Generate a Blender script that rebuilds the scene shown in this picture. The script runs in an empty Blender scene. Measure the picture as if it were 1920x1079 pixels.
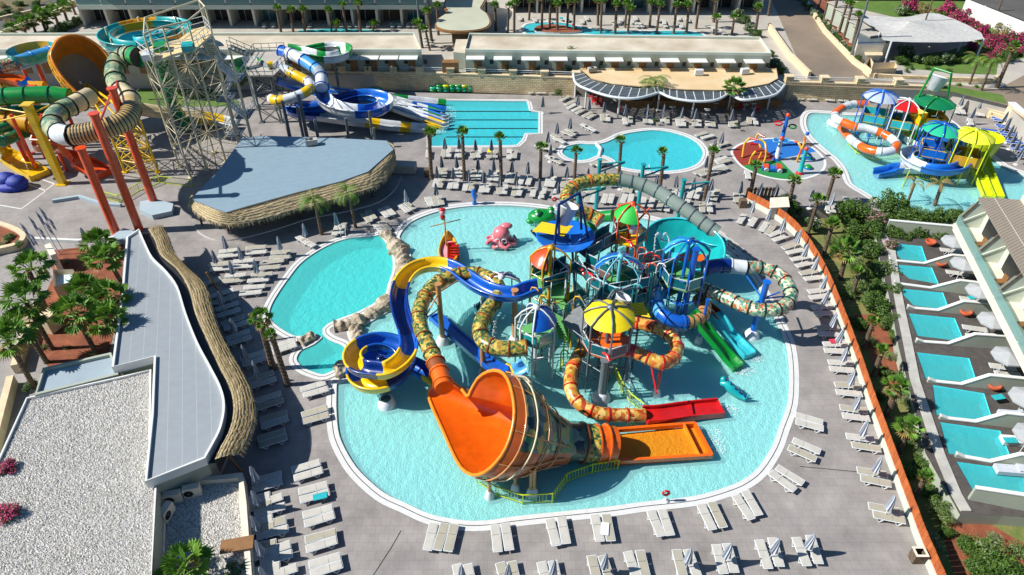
import bpy, bmesh, math, random
from math import sin, cos, tan, pi, radians, sqrt, atan2
from mathutils import Vector, Matrix, noise
from mathutils.geometry import tessellate_polygon
random.seed(7)
SC = bpy.context.scene
COL = SC.collection
# ---------------- camera, sky, sun, exposure
HC, FPX, TH = 40.0, 1320.0, radians(38.5)
cam = bpy.data.cameras.new('camera'); co = bpy.data.objects.new('camera', cam); COL.objects.link(co)
co.location = (0, 0, HC); co.rotation_euler = (pi/2-TH, 0, 0)
cam.sensor_width = 36; cam.lens = 36*FPX/1920; cam.clip_end = 6000; cam.clip_start = .5
SC.camera = co
SUN_EL, SDX, SDY = radians(41.5), .9963, .086
w = bpy.data.worlds.new('World'); SC.world = w; w.use_nodes = True
nt = w.node_tree; bg = nt.nodes['Background']; sk = nt.nodes.new('ShaderNodeTexSky'); sk.sky_type = 'NISHITA'
sk.sun_disc = False; sk.sun_elevation = SUN_EL; sk.sun_rotation = atan2(-SDX, -SDY); sk.altitude = 20; sk.ozone_density = 1.5
tn = nt.nodes.new('ShaderNodeMixRGB'); tn.blend_type = 'MULTIPLY'; tn.inputs[0].default_value = 1; tn.inputs[2].default_value = (.5, .86, 1.15, 1)
nt.links.new(sk.outputs[0], tn.inputs[1]); nt.links.new(tn.outputs[0], bg.inputs[0]); bg.inputs[1].default_value = .056
sl = bpy.data.lights.new('sun', 'SUN'); so = bpy.data.objects.new('sun', sl); COL.objects.link(so)
sl.energy = 5; sl.angle = radians(.5); sl.color = (1, .965, .91)
so.rotation_euler = Vector((SDX*cos(SUN_EL), SDY*cos(SUN_EL), -sin(SUN_EL))).to_track_quat('-Z', 'Y').to_euler()
so.location = (-60, 0, 80)
SC.view_settings.view_transform = 'Standard'; SC.view_settings.look = 'None'; SC.view_settings.exposure = .48
SC.cycles.max_bounces = 6; SC.cycles.transparent_max_bounces = 12; SC.cycles.diffuse_bounces = 2

# ---------------- survey: photo point -> world point on the level z
CT, ST = cos(TH), sin(TH)
def ray(x, y):
    u = (x-960)/FPX; v = (y-539.5)/FPX
    return Vector((u, CT-v*ST, -ST-v*CT))
def P(x, y, z=0.0):
    d = ray(x, y); t = (z-HC)/d.z
    return Vector((d.x*t, d.y*t, z))
def PP(x, y, C, n):
    d = ray(x, y); o = Vector((0, 0, HC)); t = (C-o).dot(n)/d.dot(n)
    return o+d*t
def Q(p):
    dz = p.z-HC; dep = p.y*CT-dz*ST
    return (960+FPX*p.x/dep, 539.5+FPX*(-p.y*ST-dz*CT)/dep)
def Pl(pts, z=0.0): return [P(a, b, z) for a, b in pts]
def hsolve(base, top, z0=0):
    b = P(base[0], base[1], z0); lo, hi = 0, 30
    for _ in range(30):
        m = (lo+hi)/2
        if Q(b+Vector((0, 0, m)))[1] > top[1]: lo = m
        else: hi = m
    return lo
def crom(pts, n=6, closed=False):
    out = []; N = len(pts); pts = [Vector(p) for p in pts]
    rng = range(N) if closed else range(N-1)
    for i in rng:
        p1, p2 = pts[i], pts[(i+1) % N]
        p0 = pts[(i-1) % N] if (closed or i > 0) else p1*2-p2
        p3 = pts[(i+2) % N] if (closed or i+2 < N) else p2*2-p1
        for k in range(n):
            t = k/n
            out.append(.5*((2*p1)+(p2-p0)*t+(2*p0-5*p1+4*p2-p3)*t*t+(3*p1-p0-3*p2+p3)*t**3))
    if not closed: out.append(pts[-1])
    return out
def inset(poly, d):
    N = len(poly); A = sum(poly[i].x*poly[(i+1) % N].y-poly[(i+1) % N].x*poly[i].y for i in range(N))
    s = 1 if A > 0 else -1; out = []
    for i in range(N):
        a, b, c = poly[i-1], poly[i], poly[(i+1) % N]
        t = Vector((c.x-a.x, c.y-a.y, 0)); t.normalize()
        out.append(b+Vector((-t.y, t.x, 0))*d*s)
    return out

# ---------------- materials
MATS = {}
def lin(c):
    if isinstance(c, str):
        c = [int(c[i:i+2], 16)/255 for i in (0, 2, 4)]
        c = [x/12.92 if x <= .04045 else ((x+.055)/1.055)**2.4 for x in c]
    return tuple(c)+(1,)
def base_mat(name):
    m = bpy.data.materials.new(name); m.use_nodes = True; nt = m.node_tree
    return m, nt, nt.nodes['Principled BSDF']
def N_(nt, t, **kw):
    n = nt.nodes.new(t)
    for k, v in kw.items():
        if k in n.inputs: n.inputs[k].default_value = v
        else: setattr(n, k, v)
    return n
def pos(nt): return nt.nodes.new('ShaderNodeNewGeometry').outputs['Position']
def mat(name, c, rough=.6, var=.12, sc=1.2, c2=None, bump=0, bsc=None, metal=0, coat=0, spec=.5, emis=0):
    if name in MATS: return MATS[name]
    m, nt, b = base_mat(name); L = nt.links
    col = lin(c); d2 = lin(c2) if c2 else tuple(x*(1-var) for x in col[:3])+(1,)
    d1 = col if c2 else tuple(min(1, x*(1+var*.6)) for x in col[:3])+(1,)
    n = N_(nt, 'ShaderNodeTexNoise', Scale=sc, Detail=5.0, Roughness=.6); L.new(pos(nt), n.inputs['Vector'])
    r = N_(nt, 'ShaderNodeValToRGB'); r.color_ramp.elements[0].position = .32; r.color_ramp.elements[1].position = .68
    r.color_ramp.elements[0].color = d2; r.color_ramp.elements[1].color = d1
    L.new(n.outputs['Fac'], r.inputs[0]); L.new(r.outputs[0], b.inputs['Base Color'])
    b.inputs['Roughness'].default_value = rough; b.inputs['Metallic'].default_value = metal
    b.inputs['Coat Weight'].default_value = coat; b.inputs['Coat Roughness'].default_value = .08; b.inputs['Specular IOR Level'].default_value = spec
    if bump:
        n2 = N_(nt, 'ShaderNodeTexNoise', Scale=bsc or sc*6, Detail=4.0); L.new(pos(nt), n2.inputs['Vector'])
        bp = N_(nt, 'ShaderNodeBump', Strength=bump, Distance=.1); L.new(n2.outputs['Fac'], bp.inputs['Height']); L.new(bp.outputs[0], b.inputs['Normal'])
    MATS[name] = m; return m
def plas(name, c): return mat(name, c, rough=.3, var=.2, sc=1.1, coat=.45)
def camo(name, cols, sc=2.2):
    m, nt, b = base_mat(name); L = nt.links
    n = N_(nt, 'ShaderNodeTexNoise', Scale=sc*.9, Detail=3.0); L.new(pos(nt), n.inputs['Vector'])
    mx = N_(nt, 'ShaderNodeMixRGB'); mx.inputs[0].default_value = .25; L.new(pos(nt), mx.inputs[1]); L.new(n.outputs['Color'], mx.inputs[2])
    v = N_(nt, 'ShaderNodeTexVoronoi', Scale=sc*1.6); L.new(mx.outputs[0], v.inputs['Vector'])
    sp = N_(nt, 'ShaderNodeSeparateColor'); L.new(v.outputs['Color'], sp.inputs[0])
    r = N_(nt, 'ShaderNodeValToRGB'); r.color_ramp.interpolation = 'CONSTANT'
    for i, c in enumerate(cols):
        e = r.color_ramp.elements[i] if i < 2 else r.color_ramp.elements.new(i/len(cols))
        e.position = i/len(cols); e.color = lin(c)
    L.new(sp.outputs[0], r.inputs[0]); L.new(r.outputs[0], b.inputs['Base Color'])
    b.inputs['Roughness'].default_value = .3; b.inputs['Coat Weight'].default_value = .4
    MATS[name] = m; return m
def brick(name, c1, c2, mortar, w=.6, h=.3, ms=.01, rough=.8, bump=.3, noisy=.15, vert=False):
    m, nt, b = base_mat(name); L = nt.links
    br = N_(nt, 'ShaderNodeTexBrick', Color1=lin(c1), Color2=lin(c2), Mortar=lin(mortar), Scale=1.0); br.inputs['Mortar Size'].default_value = ms
    br.inputs['Brick Width'].default_value = w; br.inputs['Row Height'].default_value = h
    if vert:
        s = N_(nt, 'ShaderNodeSeparateXYZ'); L.new(pos(nt), s.inputs[0]); a = N_(nt, 'ShaderNodeMath', operation='ADD'); L.new(s.outputs[0], a.inputs[0]); L.new(s.outputs[1], a.inputs[1])
        c = N_(nt, 'ShaderNodeCombineXYZ'); L.new(a.outputs[0], c.inputs[0]); L.new(s.outputs[2], c.inputs[1]); L.new(c.outputs[0], br.inputs['Vector'])
    else: L.new(pos(nt), br.inputs['Vector'])
    n = N_(nt, 'ShaderNodeTexNoise', Scale=.35, Detail=8.0, Roughness=.65); L.new(pos(nt), n.inputs['Vector'])
    mr = N_(nt, 'ShaderNodeMapRange'); mr.inputs['From Min'].default_value = .3; mr.inputs['From Max'].default_value = .7
    mr.inputs['To Min'].default_value = 1-noisy; mr.inputs['To Max'].default_value = 1+noisy; L.new(n.outputs['Fac'], mr.inputs[0])
    mx = N_(nt, 'ShaderNodeVectorMath', operation='SCALE'); L.new(br.outputs['Color'], mx.inputs[0]); L.new(mr.outputs[0], mx.inputs['Scale'])
    L.new(mx.outputs[0], b.inputs['Base Color']); b.inputs['Roughness'].default_value = rough
    bp = N_(nt, 'ShaderNodeBump', Strength=bump, Distance=.03); L.new(br.outputs['Fac'], bp.inputs['Height']); bp.invert = True; L.new(bp.outputs[0], b.inputs['Normal'])
    MATS[name] = m; return m
def stripes(name, c1, c2, per=.4, axis=0, rough=.7, ang=0, duty=.12, bump=.5):
    m, nt, b = base_mat(name); L = nt.links
    vr = N_(nt, 'ShaderNodeVectorRotate', rotation_type='Z_AXIS'); vr.inputs['Angle'].default_value = ang; L.new(pos(nt), vr.inputs['Vector'])
    s = N_(nt, 'ShaderNodeSeparateXYZ'); L.new(vr.outputs[0], s.inputs[0])
    d = N_(nt, 'ShaderNodeMath', operation='DIVIDE'); d.inputs[1].default_value = per; L.new(s.outputs[axis], d.inputs[0])
    f = N_(nt, 'ShaderNodeMath', operation='FRACT'); L.new(d.outputs[0], f.inputs[0])
    g = N_(nt, 'ShaderNodeMath', operation='LESS_THAN'); g.inputs[1].default_value = duty; L.new(f.outputs[0], g.inputs[0])
    n = N_(nt, 'ShaderNodeTexNoise', Scale=1.5, Detail=6.0); L.new(pos(nt), n.inputs['Vector'])
    mm = N_(nt, 'ShaderNodeMixRGB'); mm.inputs[1].default_value = tuple(x*.8 for x in lin(c1)[:3])+(1,); mm.inputs[2].default_value = lin(c1); L.new(n.outputs['Fac'], mm.inputs[0])
    mx = N_(nt, 'ShaderNodeMixRGB'); mx.inputs[2].default_value = lin(c2); L.new(g.outputs[0], mx.inputs[0]); L.new(mm.outputs[0], mx.inputs[1])
    L.new(mx.outputs[0], b.inputs['Base Color']); b.inputs['Roughness'].default_value = rough
    bp = N_(nt, 'ShaderNodeBump', Strength=bump, Distance=.04); L.new(g.outputs[0], bp.inputs['Height']); L.new(bp.outputs[0], b.inputs['Normal'])
    MATS[name] = m; return m
def water(name, tint, body, fac=.35, bs=.5, sc=2.2):
    m, nt, b = base_mat(name); L = nt.links; nt.nodes.remove(b); out = nt.nodes['Material Output']
    p = pos(nt)
    n0 = N_(nt, 'ShaderNodeTexNoise', Scale=sc*.45, Detail=2.0); L.new(p, n0.inputs['Vector'])
    mv = N_(nt, 'ShaderNodeMixRGB'); mv.inputs[0].default_value = .35; L.new(p, mv.inputs[1]); L.new(n0.outputs['Color'], mv.inputs[2])
    n = N_(nt, 'ShaderNodeTexVoronoi', Scale=sc, feature='SMOOTH_F1'); L.new(mv.outputs[0], n.inputs['Vector'])
    n2 = N_(nt, 'ShaderNodeTexNoise', Scale=sc*2.3, Detail=3.0); L.new(p, n2.inputs['Vector'])
    ad = N_(nt, 'ShaderNodeMath', operation='ADD'); L.new(n.outputs['Distance'], ad.inputs[0]); L.new(n2.outputs['Fac'], ad.inputs[1])
    bp = N_(nt, 'ShaderNodeBump', Strength=bs, Distance=.25); L.new(ad.outputs[0], bp.inputs['Height'])
    bq = N_(nt, 'ShaderNodeBump', Strength=.12, Distance=.1); L.new(ad.outputs[0], bq.inputs['Height'])
    t = N_(nt, 'ShaderNodeBsdfTransparent', Color=lin(tint)); df = N_(nt, 'ShaderNodeBsdfDiffuse', Color=lin(body)); L.new(bp.outputs[0], df.inputs['Normal'])
    mx = N_(nt, 'ShaderNodeMixShader'); mx.inputs[0].default_value = fac; L.new(t.outputs[0], mx.inputs[1]); L.new(df.outputs[0], mx.inputs[2])
    g = N_(nt, 'ShaderNodeBsdfGlossy', Roughness=.12); L.new(bq.outputs[0], g.inputs['Normal'])
    fr = N_(nt, 'ShaderNodeFresnel', IOR=1.33); L.new(bq.outputs[0], fr.inputs['Normal'])
    m2 = N_(nt, 'ShaderNodeMixShader'); L.new(fr.outputs[0], m2.inputs[0]); L.new(mx.outputs[0], m2.inputs[1]); L.new(g.outputs[0], m2.inputs[2])
    L.new(m2.outputs[0], out.inputs['Surface']); MATS[name] = m; return m
def glassy(name, c, fac=.4):
    m, nt, b = base_mat(name); L = nt.links; out = nt.nodes['Material Output']
    b.inputs['Base Color'].default_value = lin(c); b.inputs['Roughness'].default_value = .1
    t = N_(nt, 'ShaderNodeBsdfTransparent', Color=lin(c)); mx = N_(nt, 'ShaderNodeMixShader'); mx.inputs[0].default_value = fac
    L.new(t.outputs[0], mx.inputs[1]); L.new(b.outputs[0], mx.inputs[2]); L.new(mx.outputs[0], out.inputs['Surface']); MATS[name] = m; return m

# ---------------- mesh builder
class MB:
    def __init__(s): s.v = []; s.f = []; s.m = []; s.sm = []
    def add(s, vs, fs, mi=0, smooth=False):
        o = len(s.v); s.v += [tuple(v) for v in vs]
        for k, f in enumerate(fs):
            s.f.append(tuple(i+o for i in f)); s.m.append(mi[k] if isinstance(mi, list) else mi); s.sm.append(smooth)
        return s
    def box(s, c, sz, rz=0, mi=0, M=None):
        x, y, z = [a/2 for a in sz]; vs = []
        R = M or Matrix.Rotation(rz, 3, 'Z')
        for i in (-1, 1):
            for j in (-1, 1):
                for k in (-1, 1): vs.append(Vector(c)+R @ Vector((i*x, j*y, k*z)))
        return s.add(vs, [(0, 1, 3, 2), (4, 6, 7, 5), (0, 4, 5, 1), (2, 3, 7, 6), (0, 2, 6, 4), (1, 5, 7, 3)], mi)
    def bar(s, a, b, w, h, mi=0):
        a, b = Vector(a), Vector(b); d = b-a; L = d.length
        if L < 1e-6: return s
        d.normalize(); u = Vector((0, 0, 1)) if abs(d.z) < .95 else Vector((0, 1, 0)); r = d.cross(u).normalized(); u = r.cross(d)
        return s.box((a+b)/2, (L, w, h), 0, mi, Matrix((d, r, u)).transposed())
    def tube(s, pts, r, n=8, mi=0, cap=True, closed=False):
        pts = [Vector(p) for p in pts]; N = len(pts); rings = []; u = None
        for i, p in enumerate(pts):
            t = (pts[(i+1) % N]-pts[i-1]) if closed else (pts[min(i+1, N-1)]-pts[max(i-1, 0)])
            t.normalize()
            if u is None:
                u = t.cross(Vector((0, 0, 1)) if abs(t.z) < .9 else Vector((1, 0, 0))).normalized()
            else:
                u = (u-t*u.dot(t)); u.normalize()
            w = t.cross(u); rr = r[i] if isinstance(r, (list, tuple)) else r
            rings.append([p+(u*cos(2*pi*k/n)+w*sin(2*pi*k/n))*rr for k in range(n)])
        o = [v for q in rings for v in q]; f = []; mm = []
        for i in range(N if closed else N-1):
            j = (i+1) % N
            for k in range(n):
                f.append((i*n+k, i*n+(k+1) % n, j*n+(k+1) % n, j*n+k)); mm.append(mi(i/(N-1)) if callable(mi) else mi)
        s.add(o, f, mm, True)
        if cap and not closed:
            c0 = mi(0) if callable(mi) else mi; s.add(rings[0], [tuple(range(n))[::-1]], c0); s.add(rings[-1], [tuple(range(n))], mi(1) if callable(mi) else mi)
        return s
    def cyl(s, a, b, r1, r2=None, n=8, mi=0): return s.tube([a, b], [r1, r1 if r2 is None else r2], n, mi)
    def sweep(s, pts, prof, mi=0, bank=None, smooth=True):
        pts = [Vector(p) for p in pts]; N = len(pts); n = len(prof); vs = []
        for i, p in enumerate(pts):
            t = pts[min(i+1, N-1)]-pts[max(i-1, 0)]; t.normalize()
            r = t.cross(Vector((0, 0, 1))).normalized(); u = r.cross(t)
            if bank: a = bank(i/(N-1)) if callable(bank) else bank; r, u = r*cos(a)+u*sin(a), u*cos(a)-r*sin(a)
            vs += [p+r*x+u*y for x, y in prof]
        f = []; mm = []
        for i in range(N-1):
            for k in range(n): f.append((i*n+k, (i+1)*n+k, (i+1)*n+(k+1) % n, i*n+(k+1) % n)); mm.append(mi(i/(N-1)) if callable(mi) else mi)
        s.add(vs, f, mm, smooth); s.add(vs[:n], [tuple(range(n))], mm[0]); s.add(vs[-n:], [tuple(range(n))[::-1]], mm[-1])
        return s
    def poly(s, loops, z=None, mi=0):
        if not isinstance(loops[0], (list, tuple)): loops = [loops]
        loops = [[Vector((p.x, p.y, p.z if z is None else z)) for p in l] for l in loops]
        flat = [p for l in loops for p in l]; ts = tessellate_polygon(loops); fs = []
        for t in ts:
            a, b, c = [flat[i] for i in t]
            if (b-a).cross(c-a).z < 0: t = (t[0], t[2], t[1])
            fs.append(tuple(t))
        return s.add(flat, fs, mi)
    def wall(s, loop, z0, z1, mi=0, closed=True):
        n = len(loop); vs = []
        for p in loop: vs += [(p.x, p.y, z0), (p.x, p.y, z1)]
        return s.add(vs, [(2*i, 2*((i+1) % n), 2*((i+1) % n)+1, 2*i+1) for i in range(n if closed else n-1)], mi)
    def prism(s, loop, z0, z1, mi=0, ms=None):
        s.poly(loop, z1, mi); return s.wall(loop, z0, z1, mi if ms is None else ms)
    def ring(s, o, i, z, mi=0):
        n = len(o); return s.add([Vector((p.x, p.y, z)) for p in o+i], [(k, (k+1) % n, n+(k+1) % n, n+k) for k in range(n)], mi)
    def loft(s, loops, mi=0, closed=True, smooth=True):
        n = len(loops[0]); vs = [p for l in loops for p in l]; f = []; mm = []
        for i in range(len(loops)-1):
            for k in range(n if closed else n-1): f.append((i*n+k, i*n+(k+1) % n, (i+1)*n+(k+1) % n, (i+1)*n+k)); mm.append(mi(i, k) if callable(mi) else mi)
        return s.add(vs, f, mm, smooth)
    def lathe(s, c, prof, n=12, mi=0, a0=0, a1=2*pi, ax=None):
        c = Vector(c); full = abs(a1-a0-2*pi) < 1e-6; m = n if full else n+1; R = ax or Matrix.Identity(3)
        lp = [[c+R @ Vector((r*cos(a0+(a1-a0)*k/n), r*sin(a0+(a1-a0)*k/n), z)) for k in range(m)] for r, z in prof]
        return s.loft(lp, mi, full)
    def ball(s, c, r, n=10, mi=0, sq=(1, 1, 1), R=None):
        c = Vector(c); R = R or Matrix.Identity(3); lp = []
        for j in range(n//2+1):
            a = pi*j/(n//2)-pi/2
            lp.append([c+R @ Vector((max(cos(a), .01)*cos(2*pi*k/n)*r*sq[0], max(cos(a), .01)*sin(2*pi*k/n)*r*sq[1], sin(a)*r*sq[2])) for k in range(n)])
        return s.loft(lp, mi)
    def build(s, name, mats, parent=None, label=None, cat=None, group=None, kind=None, local=False):
        me = bpy.data.meshes.new(name); v = s.v; loc = Vector((0, 0, 0))
        if parent is None and not local and kind is None:
            xs = [p[0] for p in v]; ys = [p[1] for p in v]; zs = [p[2] for p in v]
            loc = Vector(((min(xs)+max(xs))/2, (min(ys)+max(ys))/2, min(zs))); v = [(p[0]-loc.x, p[1]-loc.y, p[2]-loc.z) for p in v]
        me.from_pydata(v, [], s.f)
        for k in (mats if isinstance(mats, (list, tuple)) else [mats]): me.materials.append(MATS[k] if isinstance(k, str) else k)
        me.polygons.foreach_set('material_index', s.m); me.polygons.foreach_set('use_smooth', s.sm); me.update()
        o = bpy.data.objects.new(name, me); COL.objects.link(o); o.location = loc
        if parent is not None:
            o.parent = parent
            if not local: o.matrix_parent_inverse = Matrix.Translation(-root_loc(parent))
        tagp(o, label, cat, group, kind); return o
def root_loc(o):
    l = Vector(o.location)
    if o.parent is not None:   # a part built in world coordinates: its own location is zero
        return Vector((0, 0, 0))
    return l
def tagp(o, label=None, cat=None, group=None, kind=None):
    if label: o['label'] = label
    if cat: o['category'] = cat
    if group: o['group'] = group
    if kind: o['kind'] = kind
def thing(name, label, cat, loc=(0, 0, 0), group=None):
    o = bpy.data.objects.new(name, None); COL.objects.link(o); o.location = loc; o.empty_display_size = .3
    tagp(o, label, cat, group); return o
def dup(src, loc, rz=0, label=None, group=None, sc=None):
    c = src.copy(); COL.objects.link(c); c.location = loc; c.rotation_euler = (0, 0, rz)
    if sc: c.scale = sc if isinstance(sc, tuple) else (sc, sc, sc)
    if label: c['label'] = label
    if group: c['group'] = group
    for ch in src.children:
        d = ch.copy(); COL.objects.link(d); d.parent = c
        for g in ch.children: e = g.copy(); COL.objects.link(e); e.parent = d
    return c
def struct(name, mb, m): return mb.build(name, m, kind='structure')
ORD = ['first', 'second', 'third', 'fourth', 'fifth', 'sixth', 'seventh', 'eighth', 'ninth', 'tenth', 'eleventh', 'twelfth', 'thirteenth', 'fourteenth', 'fifteenth', 'sixteenth', 'seventeenth', 'eighteenth', 'nineteenth', 'twentieth', 'twenty-first', 'twenty-second', 'twenty-third', 'twenty-fourth', 'twenty-fifth', 'twenty-sixth', 'twenty-seventh', 'twenty-eighth']

# palette
brick('deck', '928c87', '8d8783', '7d7874', w=.6, h=.6, ms=.011, bump=.1, noisy=.26)
mat('coping', 'cfcecb', .7, .08, 2, bump=.1)
brick('tile_pale', 'ccfbf8', 'c6f8f5', 'b2eeea', .3, .3, .01, .5, .05, .05)
brick('tile_blue', '66f2f0', '5ceeee', '84f6f6', .3, .3, .008, .4, .05, .06)
brick('tile_cyan', '52e8f0', '48e4ee', '78f0f4', .3, .3, .008, .4, .05, .06)
water('water_pale', 'e2fffd', 'b4fbf8', .36, .17, 3.6)
water('water_turq', 'd2fbf8', '66efe9', .42, .18, 3)
water('water_cyan', 'c4f8fa', '5ae8f0', .42, .13, 2.6)
brick('stone', 'e2cda4', 'cfb78c', '9c8660', .55, .26, .02, .9, .8, .25, vert=True)
mat('plaster', 'cfcabd', .8, .08, .6); mat('sage', 'a3a999', .8, .08, .5); mat('sage_light', 'c3c9b9', .8, .06, .5)
mat('cap', 'ddd3bf', .75, .12, 1.5); mat('sandcap', 'd8c3a0', .8, .15, 1.2); mat('white', 'd8d8d3', .5, .05, 1); mat('white_metal', 'd2d5d5', .35, .05, 1)
mat('roof_cream', 'cfc4b0', .8, .14, .25, c2='ad9f87'); mat('roof_grey', 'a19c93', .8, .1, .3, c2='b5ada0')
mat('soil', '96573a', .95, .3, .8, c2='6e3a26', bump=.5); mat('dry', '85784a', .95, .3, .7, c2='566a2c', bump=.5)
mat('scrub', '7c6a4c', .95, .3, .12, c2='4b5130', bump=.6, bsc=1.5); mat('lawn', '4d6b24', .9, .25, .6, c2='5f7a30', bump=.6, bsc=12)
mat('asphalt', '8c7b68', .85, .15, .12, c2='73675a'); mat('asphalt_dark', '575450', .85, .15, .3)
mat('trunk', '7d6a55', .95, .35, 5, c2='4c3d30', bump=.9, bsc=14); mat('dark', '1b1d20', .5, .2, 1); mat('door', '8a6238', .6, .2, 2)
mat('greysteel', '6f787c', .4, .1, 1, metal=.3); mat('cream_steel', 'cfc4a3', .45, .12, 1); mat('teal_post', '1b8f93', .35, .1, 1); mat('darkblue_steel', '12306a', .35, .1, 1)
for k, c in dict(orange='e6640f', lorange='ea8a20', yellow='e8bd0c', blue='1458b8', dblue='0b2f7c', lblue='4f9fd6', white_p='d6dadc', red='c81c1c', green='118a34', teal='17a3a3', dteal='0b6870', brown='8a4a22', tan='c08a52', cyan_p='35b9c4', lime='c9d818', sky='1667c4', coral='de4c1c', grey_p='9aa3a8', pgreen='127548', bteal='18b389', goldp='d9a017', pink='e89aa0').items(): plas(k, c)
camo('camo_green', ['2d4a2b', 'b3983c', '6a7d3a', 'c9b25a', '4a6a3a', 'a8802c'], 4.2)
camo('camo_aqua', ['7fae8a', 'c9b79a', 'c2612c', '5d9478', 'dcd2b8', '2f6a55'], 4.5)
camo('camo_fire', ['d6a24a', 'c96a2c', 'e0c070', 'a8451e', 'b8862e'], 2.6)
camo('camo_grey', ['3f4f4c', '1d2c30', '8a8c74', '2e5a58', '54604a'], 1.1)
camo('camo_sage', ['74906c', '9aa47c', '668468', 'b8b488'], 1.8)
# ================= ground, paving, pools
OUT = [(1462,585),(1480,620),(1492,650),(1498,700),(1496,760),(1480,809),(1467,846),(1440,889),(1410,914),(1372,931),(1307,949),(1210,960),(1147,969),(1022,982),(960,989),(920,995),(870,996),(802,984),(750,961),(705,939),(660,899),(635,864),(617,824),(612,785),(612,745),(616,715)]
SHB = [(640,704),(662,690),(672,668),(668,650),(655,640)]     # splash side of the toddler basin and rocks
RK = [(625,618),(650,612),(672,603),(700,588),(727,572),(742,556),(749,530),(756,508),(757,485),(749,464),(735,445)]
TOP = [(755,417),(787,400),(830,387),(870,381),(905,379),(960,379),(1010,383),(1042,388),(1090,392),(1150,396),(1205,402),(1245,411),(1290,424),(1340,445),(1392,482),(1432,530)]
SPL = crom(Pl(OUT+SHB+RK[1:]+TOP), 3, True)
LFT = crom(Pl([(715,433),(700,437),(662,440),(630,447),(600,460),(572,477),(550,495),(530,520),(512,545),(497,570),(491,590),(497,608),(522,628),(550,640),(583,636),(594,628),(580,640),(558,650),(545,664),(542,680),(555,696),(577,707),(605,713),(634,702),(655,688),(664,668),(661,652),(652,640),(628,630),(618,618),(640,606),(672,594),(700,580),(723,566),(735,552),(741,530),(748,508),(748,485),(741,464),(728,444)]), 3, True)
cx = crom(Pl([(1132,262),(1160,249),(1190,243),(1225,240),(1262,244),(1300,256),(1322,272),(1329,290),(1318,310),(1290,322),(1245,327),(1200,325),(1168,320),(1152,314),(1142,303),(1130,297),(1122,298),(1108,304),(1085,306),(1060,301),(1045,290),(1045,280),(1058,270),(1085,265),(1112,266)]), 3, True)
LANE = Pl([(800,186),(988,187),(997,193),(1000,207),(1018,210),(1018,251),(990,253),(987,264),(975,275),(958,277),(800,277)])
KID = crom(Pl([(1503,214),(1520,207),(1560,209),(1600,212),(1660,208),(1740,207),(1780,222),(1830,262),(1890,310),(1935,330),(1990,400),(1950,430),(1850,420),(1740,425),(1650,385),(1610,362),(1585,345),(1575,320),(1560,300),(1535,280),(1512,258),(1500,235)]), 3, True)
DECK = Pl([(-700,1400),(-900,400),(-500,155),(500,168),(1075,180),(1465,186),(1742,194),(1765,194),(1880,226),(1925,262),(1990,330),(2100,480),(1925,452),(1800,402),(1640,396),(1450,388),(1398,382),(1430,398),(1462,418),(1492,445),(1517,480),(1537,515),(1552,548),(1580,620),(1605,690),(1628,760),(1650,822),(1680,905),(1700,960),(1722,1020),(1760,1110),(1830,1300)])
T = MB(); T.poly([Vector((-1800, -300, 0)), Vector((1800, -300, 0)), Vector((1800, 2600, 0)), Vector((-1800, 2600, 0))], -3.2); struct('ground', T, 'scrub')
d = MB(); d.poly([DECK, SPL, LFT, cx, LANE, KID], 0); d.wall(DECK, -3.2, 0); struct('deck', d, 'deck')
def pool(nm, out, cw, depth, wm, fm, wl=-.1, lab=None, sc=True):
    ins = inset(out, cw)
    c = MB(); c.ring(out, ins, .02, 0); c.wall(ins, -.3, .02, 0); i2 = inset(out, cw*.5); i3 = inset(out, cw*.5+.05); c.ring(i2, i3, .026, 1); struct('coping', c, ['coping', 'dark'])
    f = MB(); f.poly(ins, -depth); f.wall(ins, -depth, -.04); struct('pool_basin', f, fm)
    q = MB(); q.poly(ins, wl); struct('water', q, wm)
pool('splash', SPL, .75, .45, 'water_pale', 'tile_pale'); pool('left', LFT, .62, 1.3, 'water_turq', 'tile_blue', -.08)
pool('mid', cx, .7, 1.2, 'water_cyan', 'tile_cyan'); pool('lane', LANE, .6, 1.0, 'water_cyan', 'tile_cyan'); pool('kid', KID, .8, .4, 'water_pale', 'tile_pale')
m = MB(); a = P(1120,271); b = P(1125,293)
m.tube([P(1118,270,-.05), P(1127,280,-.05), P(1123,296,-.05)], .25, 6); m.build('pool_divider', 'coping', label='white curved kerb between the round whirlpool and the big blue pool', cat='kerb')
for y in (209, 225, 241, 257):
    l = MB(); l.tube([P(835, y, -.02), P(1008 if y < 250 else 985, y, -.02)], .05, 5); l.build('lane_rope', 'dark', label=ORD[(y-209)//16]+' dark lane line from the top across the multi lane slide pool', cat='lane line', group='lane lines')
# toddler step ring
m = MB(); st = crom(Pl([(590,640),(566,652),(556,666),(558,684),(575,697),(600,702),(625,697)]), 4); m.tube(st, .28, 6); 
for i, v in enumerate(m.v): m.v[i] = (v[0], v[1], v[2]*.6-.55)
m.build('pool_step', 'tile_blue', label='curved underwater bench step in the small round toddler basin', cat='step')
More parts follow.
